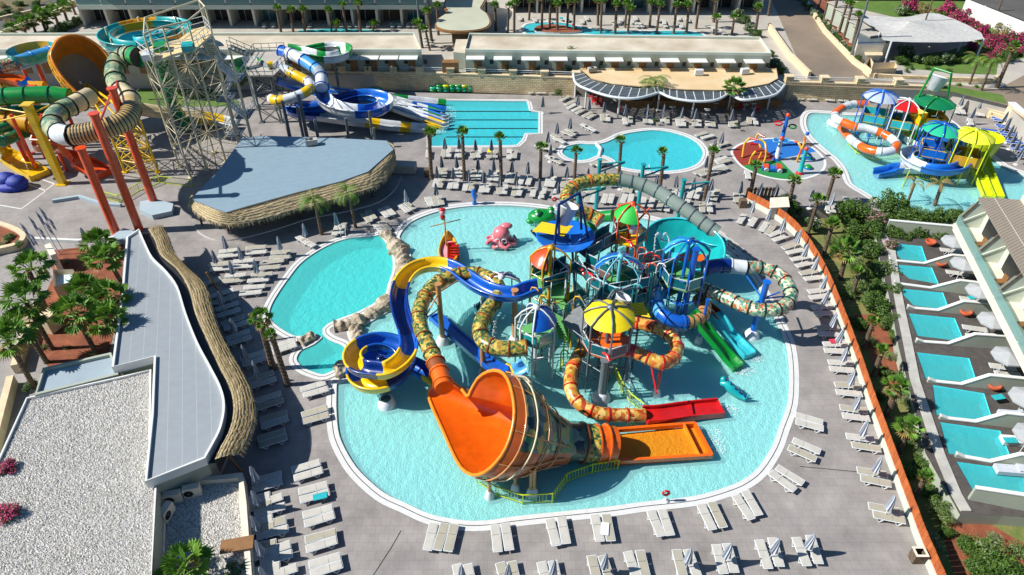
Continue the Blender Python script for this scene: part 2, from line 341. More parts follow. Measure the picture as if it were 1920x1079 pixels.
# upper terrace beyond the stone wall, z=2.3
ZT = 2.3
TF = Pl([(-900,130),(-100,132),(505,140),(1080,140),(1465,157),(1742,167),(1775,167),(1890,196),(1932,240),(2010,320),(2300,420)], ZT)
t = MB(); tp = TF+[Vector((500, 90, ZT)), Vector((700, 500, ZT)), Vector((-700, 500, ZT)), Vector((-300, 80, ZT))]
t.poly(tp, ZT); t.wall(tp, -3.2, ZT); struct('terrace', t, 'roof_grey')
def sheet(nm, px, z, m, extra=None):
    s = MB(); s.poly(Pl(px, z), z); return struct(nm, s, m)
ZR = ZT+.006
sheet('road', [(1420,-60),(1500,-60),(1530,10),(1602,118),(1640,150),(1800,160),(1870,168),(1960,120),(2300,60),(2300,500),(2010,325),(1935,243),(1892,199),(1775,170),(1742,170),(1465,159),(1520,150),(1498,118)], ZR, 'asphalt')
sheet('road', [(-900,180),(-300,130),(-50,75),(150,4),(110,-60),(-900,40)], ZR, 'asphalt_dark')
sheet('lawn', [(-400,60),(-40,40),(105,-2),(60,-60),(-900,-60)], ZR+.02, 'scrub')
sheet('lawn', [(1700,-40),(1590,12),(1690,35),(1760,30),(1840,60),(1830,80),(1780,95),(1672,110),(1700,128),(1800,138),(1868,140),(1870,120),(1960,100),(2200,60),(2000,-60)], ZR+.03, 'lawn')
sheet('soil', [(1500,-30),(1530,10),(1612,118),(1628,100),(1600,60),(1560,-30)], ZR+.01, 'soil')
sheet('lawn', [(1760,170),(1775,160),(1880,178),(1888,195),(1778,171)], ZR+.01, 'lawn')
m = MB(); m.poly(Pl([(250,200),(262,160),(420,158),(452,200)], .02)); struct('lawn', m, 'lawn')
# garden below the timber wall
GZ = -1.2
g = MB(); gp = Pl([(1385,372),(1800,385),(2500,480),(2900,1400),(1790,1400),(1740,1110),(1600,690),(1530,500)], GZ); g.poly(gp, GZ); g.wall(gp, -3.2, GZ); struct('garden_ground', g, 'dry')
sheet('soil', [(1600,590),(1650,590),(1678,650),(1695,700),(1700,740),(1670,745),(1640,690),(1612,620)], GZ+.02, 'soil')
sheet('soil', [(1760,970),(1860,985),(1920,1020),(1930,1100),(1800,1120)], GZ+.02, 'soil')
sheet('lawn', [(1660,560),(1688,600),(1800,930),(1770,960),(1725,860),(1700,760),(1690,680)], GZ+.03, 'lawn')
sheet('soil', [(95,470),(232,455),(226,560),(205,660),(90,690),(60,600),(100,520)], .02, 'soil')
# ---- coloured play pad
cen = P(1461, 299); ex = [P(1370,285), P(1552,318)]
rim = crom(Pl([(1370,288),(1376,276),(1398,266),(1440,259),(1480,262),(1520,274),(1545,295),(1549,312),(1535,328),(1500,338),(1462,338),(1420,328),(1388,312)], 0), 4, True)
m = MB(); m.ring(rim, inset(rim, .3), .012, 0); inn = inset(rim, .3); n = len(inn)
i0 = [min(range(n), key=lambda i: (inn[i]-P(x, y)).length) for x, y in ((1388,311),(1410,262),(1528,284),(1500,337))]
for q, (a, b) in enumerate(zip(i0, i0[1:]+i0[:1])):
    seg = []; i = a
    while True:
        seg.append(inn[i]);
        if i == b: break
        i = (i+1) % n
    m.poly(seg+[cen], .010+.004*q, q+1)
mat('pad_red', '8a2f22', .9, .1, 3, bump=.2); mat('pad_blue', '1668b5', .9, .1, 3, bump=.2); mat('pad_grey', 'a3a8a8', .9, .1, 3, bump=.2); mat('pad_green', '1f8040', .9, .1, 3, bump=.2)
m.build('play_pad', ['white', 'pad_red', 'pad_blue', 'pad_grey', 'pad_green'], kind='structure')
# ================= walls
def wall_line(pts, z0, z1, th, mb, mi=0, cap=None, capw=.1, capm=1):
    pts = [Vector((p[0], p[1], 0)) for p in pts]; N = len(pts); off = []
    for i in range(N):
        d0 = (pts[i]-pts[i-1]).normalized() if i else (pts[1]-pts[0]).normalized(); d1 = (pts[i+1]-pts[i]).normalized() if i < N-1 else d0
        t = (d0+d1).normalized(); n = Vector((-t.y, t.x, 0)); off.append(n/max(.5, n.dot(Vector((-d0.y, d0.x, 0)))))
    def strip(h, a, b, m):
        lp = [[p+n*s*h+Vector((0, 0, z)) for s, z in ((1, a), (1, b), (-1, b), (-1, a))] for p, n in zip(pts, off)]
        mb.loft(lp, m, True, False); mb.add(lp[0], [(0, 1, 2, 3)], m); mb.add(lp[-1], [(3, 2, 1, 0)], m)
    strip(th/2, z0, z1, mi)
    if cap: strip((th+capw)/2, z1, z1+cap, capm)
def stone_wall(px, zb, label, np_):
    m = MB(); pts = [P(x, y, zb) for x, y in px]; wall_line(pts, 0, ZT+.25, .6, m, 0, .12, .1, 1)
    r = thing('stone_wall', label, 'stone wall', pts[0]); m.build('masonry', ['stone', 'sandcap'], r)
    tot = [];
    for a, b in zip(pts, pts[1:]):
        k = max(1, round((b-a).length/np_))
        for i in range(k): tot.append(a.lerp(b, i/k))
    tot.append(pts[-1])
    for i, p in enumerate(tot):
        q = MB(); q.box((p.x, p.y+.1, ZT+.55), (1.0, .9, .9)); q.box((p.x, p.y+.1, ZT+1.05), (1.15, 1.05, .12), 0, 1); q.build('pier', ['stone', 'sandcap'], r)
    q = MB()
    for a, b in zip(tot, tot[1:]): q.bar(a+Vector((0, .1, ZT+.95)), b+Vector((0, .1, ZT+.95)), .08, .08, 0); q.bar(a+Vector((0, .1, ZT+.68)), b+Vector((0, .1, ZT+.68)), .05, .05, 0)
    q.build('railing', 'white_metal', r)
stone_wall([(470,166),(600,167),(790,169),(1078,179)], 0, 'long sand stone retaining wall with pillars behind the inner tubes', 4.0)
stone_wall([(1470,187),(1600,191),(1742,196)], 0, 'stone retaining wall with pillars behind the kids pool loungers', 4.2)
m = MB(); wall_line(Pl([(1762,197),(1800,203),(1880,229)]), 0, 1.1, .5, m, 0, .1, .1, 1); m.build('stone_wall', ['stone', 'sandcap'], label='low stone planter wall under the three palms at the top right', cat='stone wall')
m = MB(); wall_line(Pl([(1880,229),(1895,243),(1925,265),(1990,330)]), 0, 2.6, .6, m, 0, .15, .3, 1)
m.build('boundary_wall', ['sandcap', 'white'], label='cream wall behind the blue covered loungers at the right edge', cat='wall')
def kerb(px, z, label, h=.7, th=.4, m='sandcap'):
    q = MB(); wall_line([P(x, y, z) for x, y in px], z, z+h, th, q, 0); q.build('low_wall', m, label=label, cat='wall')
kerb([(1475,-50),(1545,62),(1600,120),(1640,148)], ZT, 'sand coloured low wall on the right side of the sloping road')
kerb([(1628,146),(1700,150),(1860,156),(1868,148)], ZT, 'stone kerb wall along the lawn beside the shade sail', .6, .4, 'stone')
kerb([(1440,55),(1478,110),(1516,148)], ZT, 'cream wall on the left side of the sloping road', 1.0)
kerb([(-200,70),(0,38),(150,4)], ZT, 'pale kerb wall between the scrub and the dark road', .5)
kerb([(0,68),(60,42),(150,8),(165,-5)], ZT, 'pale kerb wall in front of the palm row at top left', .5)
kerb([(-30,62),(10,82),(60,76)], ZT, 'short pale wall beside the left end of the long flat building', .8)
kerb([(60,452),(150,456),(235,448)], 0, 'white kerb along the top of the red soil palm bed', .4, .3, 'white')
kerb([(75,580),(52,640),(35,700)], 0, 'sand coloured wall between the left road and the palm bed', .9, .5)
kerb([(28,720),(8,800),(-5,850)], 0, 'sand coloured wall beside the white gravel roof building', .9, .5)
m = MB(); m.box(tuple(P(80,600,0.8)), (2.6, 1.4, 1.6), radians(-15)); m.build('planter_box', 'sandcap', label='square sand coloured planter wall under the left palms', cat='planter')
# round planter, flags wall
m = MB(); pl = crom(Pl([(-20,425),(20,430),(50,445),(52,458),(35,470),(0,478),(-30,480)]), 4, True); m.wall(pl, 0, .7); m.ring(pl, inset(pl, .5), .7); m.wall(inset(pl, .5), .4, .7); m.poly(inset(pl, .5), .5, 1); m.build('round_planter', ['sandcap', 'soil'], label='round stone planter at the left edge beside the flagpoles', cat='planter')
m = MB(); c = P(110, 500); m.box((c.x, c.y, 1), (2.2, .5, 2.0), radians(-50)); m.build('entrance_wall', 'cap', label='small cream wall panel below the flagpoles', cat='wall')
for i, (x, y) in enumerate([(85,500),(100,488),(112,478),(118,470)]):
    r = thing('flagpole', ORD[i]+' flagpole from the left with a hanging blue and white flag', 'flagpole', P(x, y), 'flagpoles')
    p = P(x, y); m = MB(); m.cyl(p, p+Vector((-.3, 0, 5)), .05, .04, 6); m.build('pole', 'white_metal', r)
    m = MB(); t = p+Vector((-.3, 0, 4.9)); lp = [[t+Vector((.05+.12*k, .08*sin(k*1.3), -.25*j-.28*k)) for k in range(6)] for j in range(6)]; m.loft(lp, lambda a, b: a % 2, False); m.build('flag', ['white', 'dblue'], r)
# timber topped wall round the right of the deck
BW = crom(Pl([(1398,380),(1430,396),(1462,416),(1492,443),(1517,478),(1537,513),(1553,548),(1580,618),(1605,688),(1628,758),(1650,820),(1680,903),(1700,958),(1722,1018),(1760,1108)]), 4)
stripes('planks', 'b8622e', '6b3413', .16, 1, duty=.1, bump=.4)
r = thing('timber_wall', 'long curved pale wall topped by an orange plank fence right of the deck', 'wall', BW[0])
m = MB(); wall_line(BW, -1.2, .55, .3, m, 0); m.build('wall_base', 'sage_light', r)
m = MB()
for a, b in zip(BW, BW[1:]):
    d = b-a; L = d.length; k = max(1, int(L/.3)); rz = atan2(d.y, d.x)
    for i in range(k):
        c = a.lerp(b, (i+.5)/k); m.box((c.x, c.y, .95+random.uniform(-.02, .02)), (L/k*.95, .06, .86), rz+random.uniform(-.03, .03), random.randint(0, 1))
mat('plank_a', 'b5602c', .7, .2, 3); mat('plank_b', 'a85526', .7, .2, 3); m.build('plank_fence', ['plank_a', 'plank_b'], r)
# rocks dividing the pools
mat('rock', 'c4b69e', .95, .35, 1.6, c2='857762', bump=.9, bsc=5)
def rocks(px, r0, label, hz=.55):
    pts = crom(Pl(px, .1), 12); m = MB(); n = 14; r0 *= .78; lp = []
    for i, p in enumerate(pts):
        t = pts[min(i+1, len(pts)-1)]-pts[max(i-1, 0)]; t.normalize(); s = Vector((-t.y, t.x, 0)); f = r0*(.95+.6*noise.noise(p*1.1)+.25*noise.noise(p*3.1))
        if i in (0, len(pts)-1): f *= .35
        lp.append([p+s*cos(2*pi*k/n)*f*(1+.35*noise.noise(p*2.2+Vector((k*.7, 0, 3))))+Vector((0, 0, max(-.5, sin(2*pi*k/n)*f*hz*(1.5+.9*noise.noise(p*1.9+Vector((0, k*.5, 0))))))) for k in range(n)])
    m.loft(lp, 0, True, False); m.build('rock_barrier', 'rock', label=label, cat='rocks')
rocks([(722,438),(740,458),(753,482),(755,505),(747,535),(738,557),(712,580),(680,598),(650,610),(625,614)], .95, 'long ridge of artificial rocks dividing the turquoise pool from the splash pool')
rocks([(660,605),(668,622),(674,640)], .8, 'short branch of rocks beside the yellow and blue spiral slide', .6)
rocks([(562,644),(580,634),(590,628)], .55, 'small rock tongue at the top of the toddler basin')
rocks([(634,686),(642,694),(650,704)], .8, 'rock at the bottom right corner of the toddler basin', .6)
# ================= buildings
def bbox(mb, px, z0, z1, mi=0): mb.prism(Pl(px, z1), z0, z1, mi)
def parapet(mb, loop, z, h, th, mi): 
    L = loop+[loop[0]]; ins = inset(loop, th); mb.ring(loop, ins, z+h, mi); mb.wall(ins, z, z+h, mi); mb.wall(loop, z, z+h, mi)
def flat_building(px, z0, z1, label, doors, wallm='sage', roofm='roof_cream', ph=.35):
    lp = Pl(px, z1+ph); r = thing('changing_block', label, 'building', (sum(p.x for p in lp)/4, min(p.y for p in lp), z0))
    m = MB(); m.wall(lp, z0, z1); m.build('wall', wallm, r); m = MB(); m.poly(inset(lp, .3), z1); parapet(m, lp, z1, ph, .3, 1); m.build('roof', [roofm, 'sage_light'], r)
    a, b = lp[-1], lp[-2]
    for k in range(doors):
        t = (k+.45)/doors; c = a.lerp(b, t); d = MB(); d.box((c.x, c.y-.05, z0+1.05), (1.0, .12, 2.1)); d.build('door', 'door', r)
        d = MB(); d.box((c.x-.3, c.y-.7, z0+2.45), (2.5, 1.4, .1)); d.build('door_canopy', ['white'], r)
        d = MB(); d.box((c.x+1.9, c.y-.06, z0+1.7), (.5, .16, .6)); d.build('vent', 'dark', r)
    return r
flat_building([(-40,62),(776,61),(790,93),(-90,93)], ZT, ZT+3.0, 'long low building with flat pale roof behind the blue slides, left of the palm path', 24)
flat_building([(880,62),(1425,69),(1447,100),(872,93)], ZT, ZT+3.0, 'long low building with flat pale roof and ten canopied doors behind the round bar', 11)
m = MB(); lp = Pl([(855,74),(880,74),(872,100),(850,98)], ZT+2.4); m.prism(lp, ZT, ZT+2.4, 0, 1); m.build('annex', ['roof_cream', 'sage'], label='small lower annex at the left end of the building behind the bar', cat='building')
m = MB(); m.box(tuple(P(845,127,ZT+.9)), (2.2, 1.2, 1.8)); m.build('wooden_kiosk', 'door', label='small brown wooden kiosk beside the annex', cat='kiosk')
# hotel blocks at the very top
def hotel(x0, x1, yb, name, label, nb):
    a = P(x0, yb, ZT); b = P(x1, yb, ZT); r = thing('hotel_block', label, 'building', ((a.x+b.x)/2, a.y, ZT)); W = b.x-a.x; Y = a.y; cxm = (a.x+b.x)/2
    m = MB(); m.box((cxm, Y+7, ZT+4.5), (W, 8, 9)); m.build('wall', 'sage', r)
    m = MB(); m.box((cxm, Y+1.4, ZT+3.1), (W, 3.4, .7)); m.box((cxm, Y+1.4, ZT+6.6), (W, 3.4, .5)); m.box((cxm, Y+5, ZT+9.3), (W+1, 14, .6)); m.build('floor_slab', 'sage_light', r)
    for k in range(nb+1):
        X = a.x+W*k/nb; m = MB(); m.box((X, Y+1.5, ZT+1.5), (.35, 3, 3)); m.box((X, Y+1.4, ZT+5), (.3, 3.2, 2.7)); m.box((X, Y+1.4, ZT+8), (.3, 3.2, 2.2)); m.build('partition', 'cap', r)
        if k < nb:
            X += W/nb/2; w_ = W/nb
            for zz, mt in ((ZT+1.3, 'dark'), (ZT+4.8, 'dark'), (ZT+8, 'dark')):
                m = MB(); m.box((X, Y+2.95, zz), (w_*.7, .12, 2.4)); m.box((X-w_*.1, Y+2.86, zz), (.08, .06, 2.4), 0, 1); m.build('window', [random.choice((mt, mt, mt, 'dteal', 'trunk')), 'white_metal'], r)  # dark teal on some panes is a reflection put into the colour
            m = MB(); m.box((X, Y-.25, ZT+4.0), (w_*.92, .05, 1.0)); m.build('balcony_glass', 'glass_t', r)
glassy('glass_t', '9fc4c0', .45)
hotel(160, 800, 50, 'a', 'long grey hotel block with balconies at the top left', 14)
hotel(965, 1425, 25, 'b', 'grey hotel block with balconies at the top behind the palm pool', 11)
# ground floor terrace pool strip and lazy river on the terrace
sheet('terrace_pool', [(560,57),(620,54),(700,56),(730,60),(640,61),(560,61)], ZR+.02, 'water_cyan')
lz = crom(Pl([(978,60),(980,48),(1000,43),(1050,42),(1090,50),(1130,56),(1200,58),(1290,58),(1322,66),(1316,74),(1240,72),(1150,72),(1090,66),(1040,72),(1000,74)], ZR), 3, True)
m = MB(); m.ring(lz, inset(lz, .45), ZR+.1); m.wall(lz, ZR, ZR+.1); struct('coping', m, 'coping'); m = MB(); m.poly(inset(lz, .45), ZR+.015); struct('pool_basin', m, 'tile_cyan'); m = MB(); m.poly(inset(lz, .45), ZR+.05); struct('water', m, 'water_cyan')
m = MB(); isl = crom(Pl([(1003,62),(1010,52),(1040,50),(1070,55),(1092,62),(1050,66)], ZR), 4, True); m.wall(isl, ZR, ZR+.35); m.poly(isl, ZR+.35, 1); m.build('planted_island', ['coping', 'soil'], label='planted island with palms inside the lazy river', cat='planter')
# peanut-shaped beach bar
pn = crom(Pl([(838,-5),(834,10),(840,22),(822,36),(820,50),(845,57),(880,57),(908,52),(918,42),(912,26),(900,16),(906,4),(912,-20),(838,-20)], ZT+3.4), 4, True)
r = thing('beach_bar', 'beach bar with peanut shaped pale roof and wooden edge at the top centre', 'bar', P(868, 62, ZT)); m = MB(); m.poly(pn, ZT+3.4); m.build('roof', mat('roof_sage', 'b3b39c', .8, .1, .3), r)
m = MB(); m.wall(pn, ZT+2.9, ZT+3.38); m.ring(inset(pn, -.25), pn, ZT+3.3); m.wall(inset(pn, -.25), ZT+3.0, ZT+3.3); m.build('roof_edge', 'door', r)
m = MB(); ii = inset(pn, 2.2); m.wall(ii, ZT, ZT+3.3); m.build('counter_wall', 'trunk', r)
# scalloped bar by the pool
r = thing('poolside_bar', 'round fronted poolside bar with cream roof and scalloped grey slatted pergola', 'bar', P(1270, 215)); ZB = 3.3
core = Pl([(1088,131),(1455,131),(1458,150),(1440,160),(1400,167),(1385,170),(1345,172),(1290,171),(1260,169),(1232,163),(1200,165),(1150,160),(1110,150)], ZB); core = core[::-1]
m = MB(); m.poly(core, ZB+.1); parapet(m, core, ZB+.1, .12, .2, 0); m.build('roof', mat('roof_sand', 'd6bf99', .8, .12, .35, c2='c9ab7c'), r)
bk = [P(x, y, 0) for x, y in ((1100,190),(1440,190))]; m = MB(); m.box(((bk[0].x+bk[1].x)/2, bk[0].y+4, 1.6), (bk[1].x-bk[0].x, .3, 3.2)); m.build('back_wall', 'sage', r)
def scallop(pin, pout):
    a = crom(Pl(pin, ZB), 5); b = crom(Pl(pout, ZB), 5); m = MB()
    n = len(a)
    for i in range(n-1):
        for q in range(7):
            t0, t1 = q/7, q/7+.10
            m.add([a[i].lerp(b[i], t0), a[i].lerp(b[i], t1), a[i+1].lerp(b[i+1], t1), a[i+1].lerp(b[i+1], t0)]+[v-Vector((0, 0, .12)) for v in (a[i].lerp(b[i], t0), a[i].lerp(b[i], t1), a[i+1].lerp(b[i+1], t1), a[i+1].lerp(b[i+1], t0))], [(0, 1, 2, 3), (0, 4, 5, 1), (3, 2, 6, 7), (7, 6, 5, 4)], 0)
    for i in range(0, n, 2): m.bar(a[i]-Vector((0, 0, .1)), b[i]-Vector((0, 0, .1)), .1, .22, 1)
    m.build('pergola', ['greysteel', 'white_metal'], r)
    m = MB(); m.tube([p-Vector((0, 0, .1)) for p in b], .17, 6); m.build('edge_beam', 'white_metal', r); return b
e1 = scallop([(1092,133),(1103,146),(1125,156),(1160,161),(1200,166),(1232,163)], [(1075,135),(1080,155),(1105,168),(1150,181),(1195,183),(1238,172)])
e2 = scallop([(1232,163),(1262,169),(1300,172),(1345,171),(1366,168)], [(1236,172),(1262,183),(1305,189),(1345,186),(1370,172)])
e3 = scallop([(1366,168),(1385,170),(1410,166),(1440,160),(1457,150)], [(1368,174),(1390,186),(1420,184),(1455,176),(1472,158)])
for x, y in ((1078,182),(1097,205),(1158,222),(1232,210),(1296,222),(1365,205),(1438,206),(1466,185),(1176,200),(1350,200)):
    p = P(x, y); m = MB(); m.cyl(p, p+Vector((0, 0, ZB-.1)), .12, .12, 8); m.build('column', 'white_metal', r)
m = MB(); c = P(1310,200); m.box((c.x, c.y, .5), (22, 1, 1)); m.build('bar_counter', 'door', r)
for x, y in ((1310,139),(1396,137)):
    m = MB(); c = P(x, y, ZB+.3); m.box((c.x, c.y, ZB+.55), (1.1, .6, .7), .2 if x > 1350 else 0); m.build('cooling_unit', 'white_metal', label='rusty flat vent box on the cream bar roof' if x < 1350 else 'boxy cooling unit on the right end of the cream bar roof', cat='cooling unit')
# snack bar with thatched rim
stripes('metal_roof', '8aa0ac', '94a8b2', .9, 1, .5, radians(-17), .03, .2); stripes('grey_metal', '969ca0', 'a4aaac', .92, 0, .5, radians(-20), .04, .2)
mat('thatch', 'd6c6a0', .95, .4, 9, c2='8f7c5a', bump=.4, bsc=20); mat('thatch_dark', '8f7a55', .95, .4, 6, c2='4a3a22', bump=1, bsc=16); mat('batten', '8a7444', .8, .2, 3)
def thatch_skirt(r, inn, out, drop, nb=6):
    a = [Vector(p) for p in inn]; b = [Vector(p) for p in out]; n = len(a); m = MB(); K = 7; lp = []
    for j in range(K+1):
        t = j/K; lp.append([a[i].lerp(b[i], t)+Vector((noise.noise(a[i]*3+Vector((0, 0, j)))*.05, noise.noise(a[i]*4+Vector((j, 0, 0)))*.05, (noise.noise(a[i]*3.3+Vector((0, j*2, 0)))*.07 if 0 < j else 0)+.12*sin(pi*t))) for i in range(n)])
    m.loft(lp, lambda i, k: 0, False, False)
    o = m.build('thatch', ['thatch'], r); f = MB()
    for i in range(n-1):
        L = (b[i+1]-b[i]).length; q = max(2, int(L/.09)); t = (b[i+1]-b[i]).normalized()
        for k in range(q):
            p = b[i].lerp(b[i+1], (k+random.random())/q); l = random.uniform(.2, .5); o_ = (b[i]-a[i]).normalized()*random.uniform(.02, .22); s = t*random.uniform(.04, .1)
            f.add([p-s+Vector((0, 0, .05)), p+s+Vector((0, 0, .05)), p+o_+Vector((0, 0, -l))], [(0, 1, 2)], random.randint(0, 1))
    f.build('fringe', ['thatch', 'thatch_dark'], r)
    for q in range(1, nb+1):
        t = q/(nb+.6); f = MB(); f.tube([a[i].lerp(b[i], t)+Vector((0, 0, .12+.12*sin(pi*t))) for i in range(n)], .028, 4); f.build('batten', 'batten', r)
r = thing('snack_bar', 'snack bar with blue grey metal roof and shaggy thatched rim, left of centre', 'building', P(560, 420)); Z = 3.6
rp = Pl([(455,258),(500,255),(600,258),(724,264),(738,280),(690,322),(640,340),(560,360),(470,385),(425,398),(395,388),(360,372),(410,320)], Z); m = MB(); rp = rp[::-1]; m.poly(rp, Z); m.wall(rp, Z-.35, Z); m.build('roof', 'metal_roof', r)
ti = crom(Pl([(724,264),(738,280),(690,322),(640,340),(560,360),(470,385),(425,398),(395,388),(360,366)], Z-.1), 8); to = crom(Pl([(740,285),(741,308),(712,345),(650,369),(565,392),(480,415),(428,421),(385,410),(352,385)], Z-1.0), 8)
thatch_skirt(r, ti, to, .5)
m = MB(); rw = inset(rp, 2.2); m.wall(rw, 0, Z-.2); m.build('wall', 'sage', r)
for x, y in ((430,440),(500,425),(565,412),(640,395),(700,372),(735,330),(380,425)):
    p = P(x, y); m = MB(); m.cyl(p, p+Vector((0, 0, 2.7)), .12, .1, 8); m.build('post', 'trunk', r)
m = MB(); tr = crom(Pl([(370,420),(385,445),(430,452),(500,437),(580,412),(650,398),(712,380),(745,350),(742,320),(600,380),(470,410)]), 4, True); m.prism(tr, 0, .14, 0, 1); m.build('raised_terrace', ['deck', 'white'], kind='structure')
# front left building
r = thing('service_building', 'grey metal roofed building with a wavy thatched edge at the left front', 'building', P(385, 905)); Z = 3.4
lef = Pl([(262,432),(238,448),(230,545),(211,692),(290,672),(285,780),(273,907)], Z)
rig = crom(Pl([(262,432),(272,455),(287,485),(312,510),(334,540),(350,590),(372,645),(396,690),(416,730),(423,765),(416,805),(400,838),(386,863)], Z), 4)
rf = lef[::-1]; loop = rig+[P(273,907,Z)]+lef[::-1][1:-1]; loop = loop[::-1] if sum(loop[i-1].x*loop[i].y-loop[i].x*loop[i-1].y for i in range(len(loop))) < 0 else loop
m = MB(); m.poly(loop, Z); m.build('roof', 'grey_metal', r)
m = MB(); ii = inset(loop, .16); m.ring(loop, ii, Z+.2); m.wall(loop, Z-.5, Z+.2); m.wall(ii, Z, Z+.2); m.build('parapet', 'white', r)
m = MB(); wl = inset(loop, .5); m.wall(wl, 0, Z-.3); m.build('wall', 'sage', r)
ti = crom(Pl([(277,430),(290,452),(300,478),(330,505),(352,540),(366,590),(388,640),(410,688),(430,728),(437,765),(430,805),(412,840),(402,862)], Z-.05), 7)
to = crom(Pl([(305,423),(316,445),(328,475),(352,503),(385,535),(398,580),(410,615),(430,655),(456,700),(474,740),(478,785),(467,825),(450,853)], Z-.55), 7)
thatch_skirt(r, ti, to, .5, 7)
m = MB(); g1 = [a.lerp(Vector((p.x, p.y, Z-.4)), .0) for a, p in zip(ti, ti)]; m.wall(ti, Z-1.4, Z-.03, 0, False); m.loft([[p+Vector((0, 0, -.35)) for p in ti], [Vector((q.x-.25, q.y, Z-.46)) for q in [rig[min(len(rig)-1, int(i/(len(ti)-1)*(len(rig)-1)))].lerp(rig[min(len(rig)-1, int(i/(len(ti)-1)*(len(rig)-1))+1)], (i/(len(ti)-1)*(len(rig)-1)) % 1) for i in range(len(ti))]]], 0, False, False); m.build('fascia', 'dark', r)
for x, y in ((455,888),(500,640),(420,560)):
    p = P(x, y); m = MB(); m.cyl(p, p+Vector((-.9, .2, 2.8)), .1, .09, 6); m.build('post', 'door', r)
mat('gravel', 'd2cec6', .95, .3, 9, c2='8b857c', bump=1, bsc=16)
def gravel_stones(lp, z, n, name_root, m='white'):
    xs = [p.x for p in lp]; ys = [p.y for p in lp]; mb = MB(); k = 0
    def inside(x, y):
        c = False
        for i in range(len(lp)):
            a, b = lp[i-1], lp[i]
            if (a.y > y) != (b.y > y) and x < (b.x-a.x)*(y-a.y)/(b.y-a.y)+a.x: c = not c
        return c
    while k < n:
        x = random.uniform(min(xs), max(xs)); y = random.uniform(min(ys), max(ys))
        if not inside(x, y): continue
        k += 1; s = random.uniform(.05, .11); a = random.random()*6; h = s*random.uniform(.5, 1)
        q = [(x+cos(a+i*2.1)*s, y+sin(a+i*2.1)*s*.75, z) for i in range(3)]; mb.add(q+[(x, y, z+h)], [(0, 1, 3), (1, 2, 3), (2, 0, 3)], k % 3)
    o = mb.build('gravel', [mat('gst1', 'dad7d0', .9, .1, 5), mat('gst2', 'c0bcb3', .9, .1, 5), mat('gst3', 'e6e3dd', .9, .1, 5)], name_root); o['kind'] = 'stuff'
r2 = thing('gravel_roof_building', 'low building with a big white gravel roof at the bottom left', 'building', P(150, 900)); Z2 = 2.8
gl = Pl([(50,747),(232,706),(284,694),(282,860),(294,915),(284,1100),(-120,1100),(-2,860)], Z2); gl = gl[::-1]; m = MB(); m.poly(gl, Z2-.12, 0); parapet(m, gl, Z2-.12, .2, .12, 1); m.wall(gl, 0, Z2, 2); m.build('roof', ['gravel', 'white', 'sage'], r2); gravel_stones(inset(gl, .2), Z2-.12, 26000, r2)
r3 = thing('low_annex', 'small flat grey roof annex above the white gravel roof', 'building', P(130, 720)); gl = Pl([(80,690),(208,661),(222,702),(65,741)], 3.0); gl = gl[::-1]; m = MB(); m.poly(gl, 2.75, 0); parapet(m, gl, 2.75, .25, .25, 1); m.wall(gl, 0, 2.9, 1); m.build('roof', [mat('bluegrey', '93a2aa', .7, .08, .8), 'sage'], r3)
r4 = thing('plant_yard', 'white gravel yard with a pale parapet beside the grey metal roof', 'yard', P(390, 1000)); gl = Pl([(300,905),(455,887),(462,940),(474,1100),(290,1100)], 1.3); gl = gl[::-1]; m = MB(); m.poly(gl, .9, 0); parapet(m, gl, .9, .45, .45, 1); m.wall(gl, 0, 1.35, 1); m.build('roof', ['gravel', 'cap'], r4); gravel_stones(inset(gl, .5), .9, 6000, r4)
for i, (x, y, a) in enumerate([(325,934,-.25),(361,922,-.25),(313,962,1.35)]):
    c = P(x, y, 1.3); R_ = thing('cooling_unit', ['cooling unit nearest the gravel roof corner', 'cooling unit right of its twin below the metal roof', 'cooling unit turned sideways by the gravel yard wall'][i], 'cooling unit', (c.x, c.y, .95), 'cooling units'); R = Matrix.Rotation(a, 3, 'Z')
    m = MB(); m.box((c.x, c.y, 1.4), (1.05, .45, .85), -a*0+(.25 if i < 2 else 1.4)); m.build('casing', 'cap', R_); m = MB(); rz = .25 if i < 2 else 1.4; f = Matrix.Rotation(rz, 3, 'Z') @ Vector((-.2, -.235, 0)); m.lathe((c.x+f.x, c.y+f.y, 1.4), [(.3, 0), (.27, .02), (.05, .02)], 12, 0, ax=Matrix.Rotation(rz, 3, 'Z') @ Matrix.Rotation(pi/2, 3, 'X')); m.build('fan_grille', 'dark', R_)
m = MB(); c = P(445,1030,1); m.box((c.x+.1, c.y, 1.5), (1.9, .9, .1), .2); m.build('pergola_slab', 'door', label='brown slatted cover at the bottom of the gravel yard', cat='pergola')
# container by the palms
m = MB(); lp = Pl([(100,506),(137,505),(146,525),(100,538)], 1.8); m.wall(lp, 0, 1.8); m.poly(lp, 1.2, 1); m.build('open_container', ['sandcap', mat('tarp', 'a8c8d8', .6, .3, 3, c2='e8eef0')], label='open sand walled bin full of pale blue equipment among the left palms', cat='container')
# top right: shade sail, white hall, booths
r = thing('shade_sail', 'large white shade sail on white posts above the car park at the top right', 'shade sail', P(1720, 110, ZT)); c = [(1610,30),(1690,33),(1760,26),(1845,73),(1672,78),(1650,60)]
top = Pl(c, ZT+3.2); m = MB(); ctr = Vector((sum(p.x for p in top)/6, sum(p.y for p in top)/6, ZT+3.9)); n = 6
lp = [[ctr.lerp(p, t)+Vector((0, 0, -.35*sin(pi*t))) for p in crom(top, 4, True)] for t in (.02, .3, .55, .8, 1)]; lp2 = crom(top, 4, True); ins_ = []
m.loft(lp, 0); m.build('sail', mat('sailm', 'b9b7b2', .85, .15, 1.5, bump=.5, bsc=3), r)
for p, (bx, by) in zip([top[1], top[3], top[4], top[0], top[5]], [(0, 0)]*5):
    m = MB(); m.cyl((p.x, p.y, ZT), (p.x, p.y, ZT+3.2), .14, .14, 6); m.build('post', 'white_metal', r)
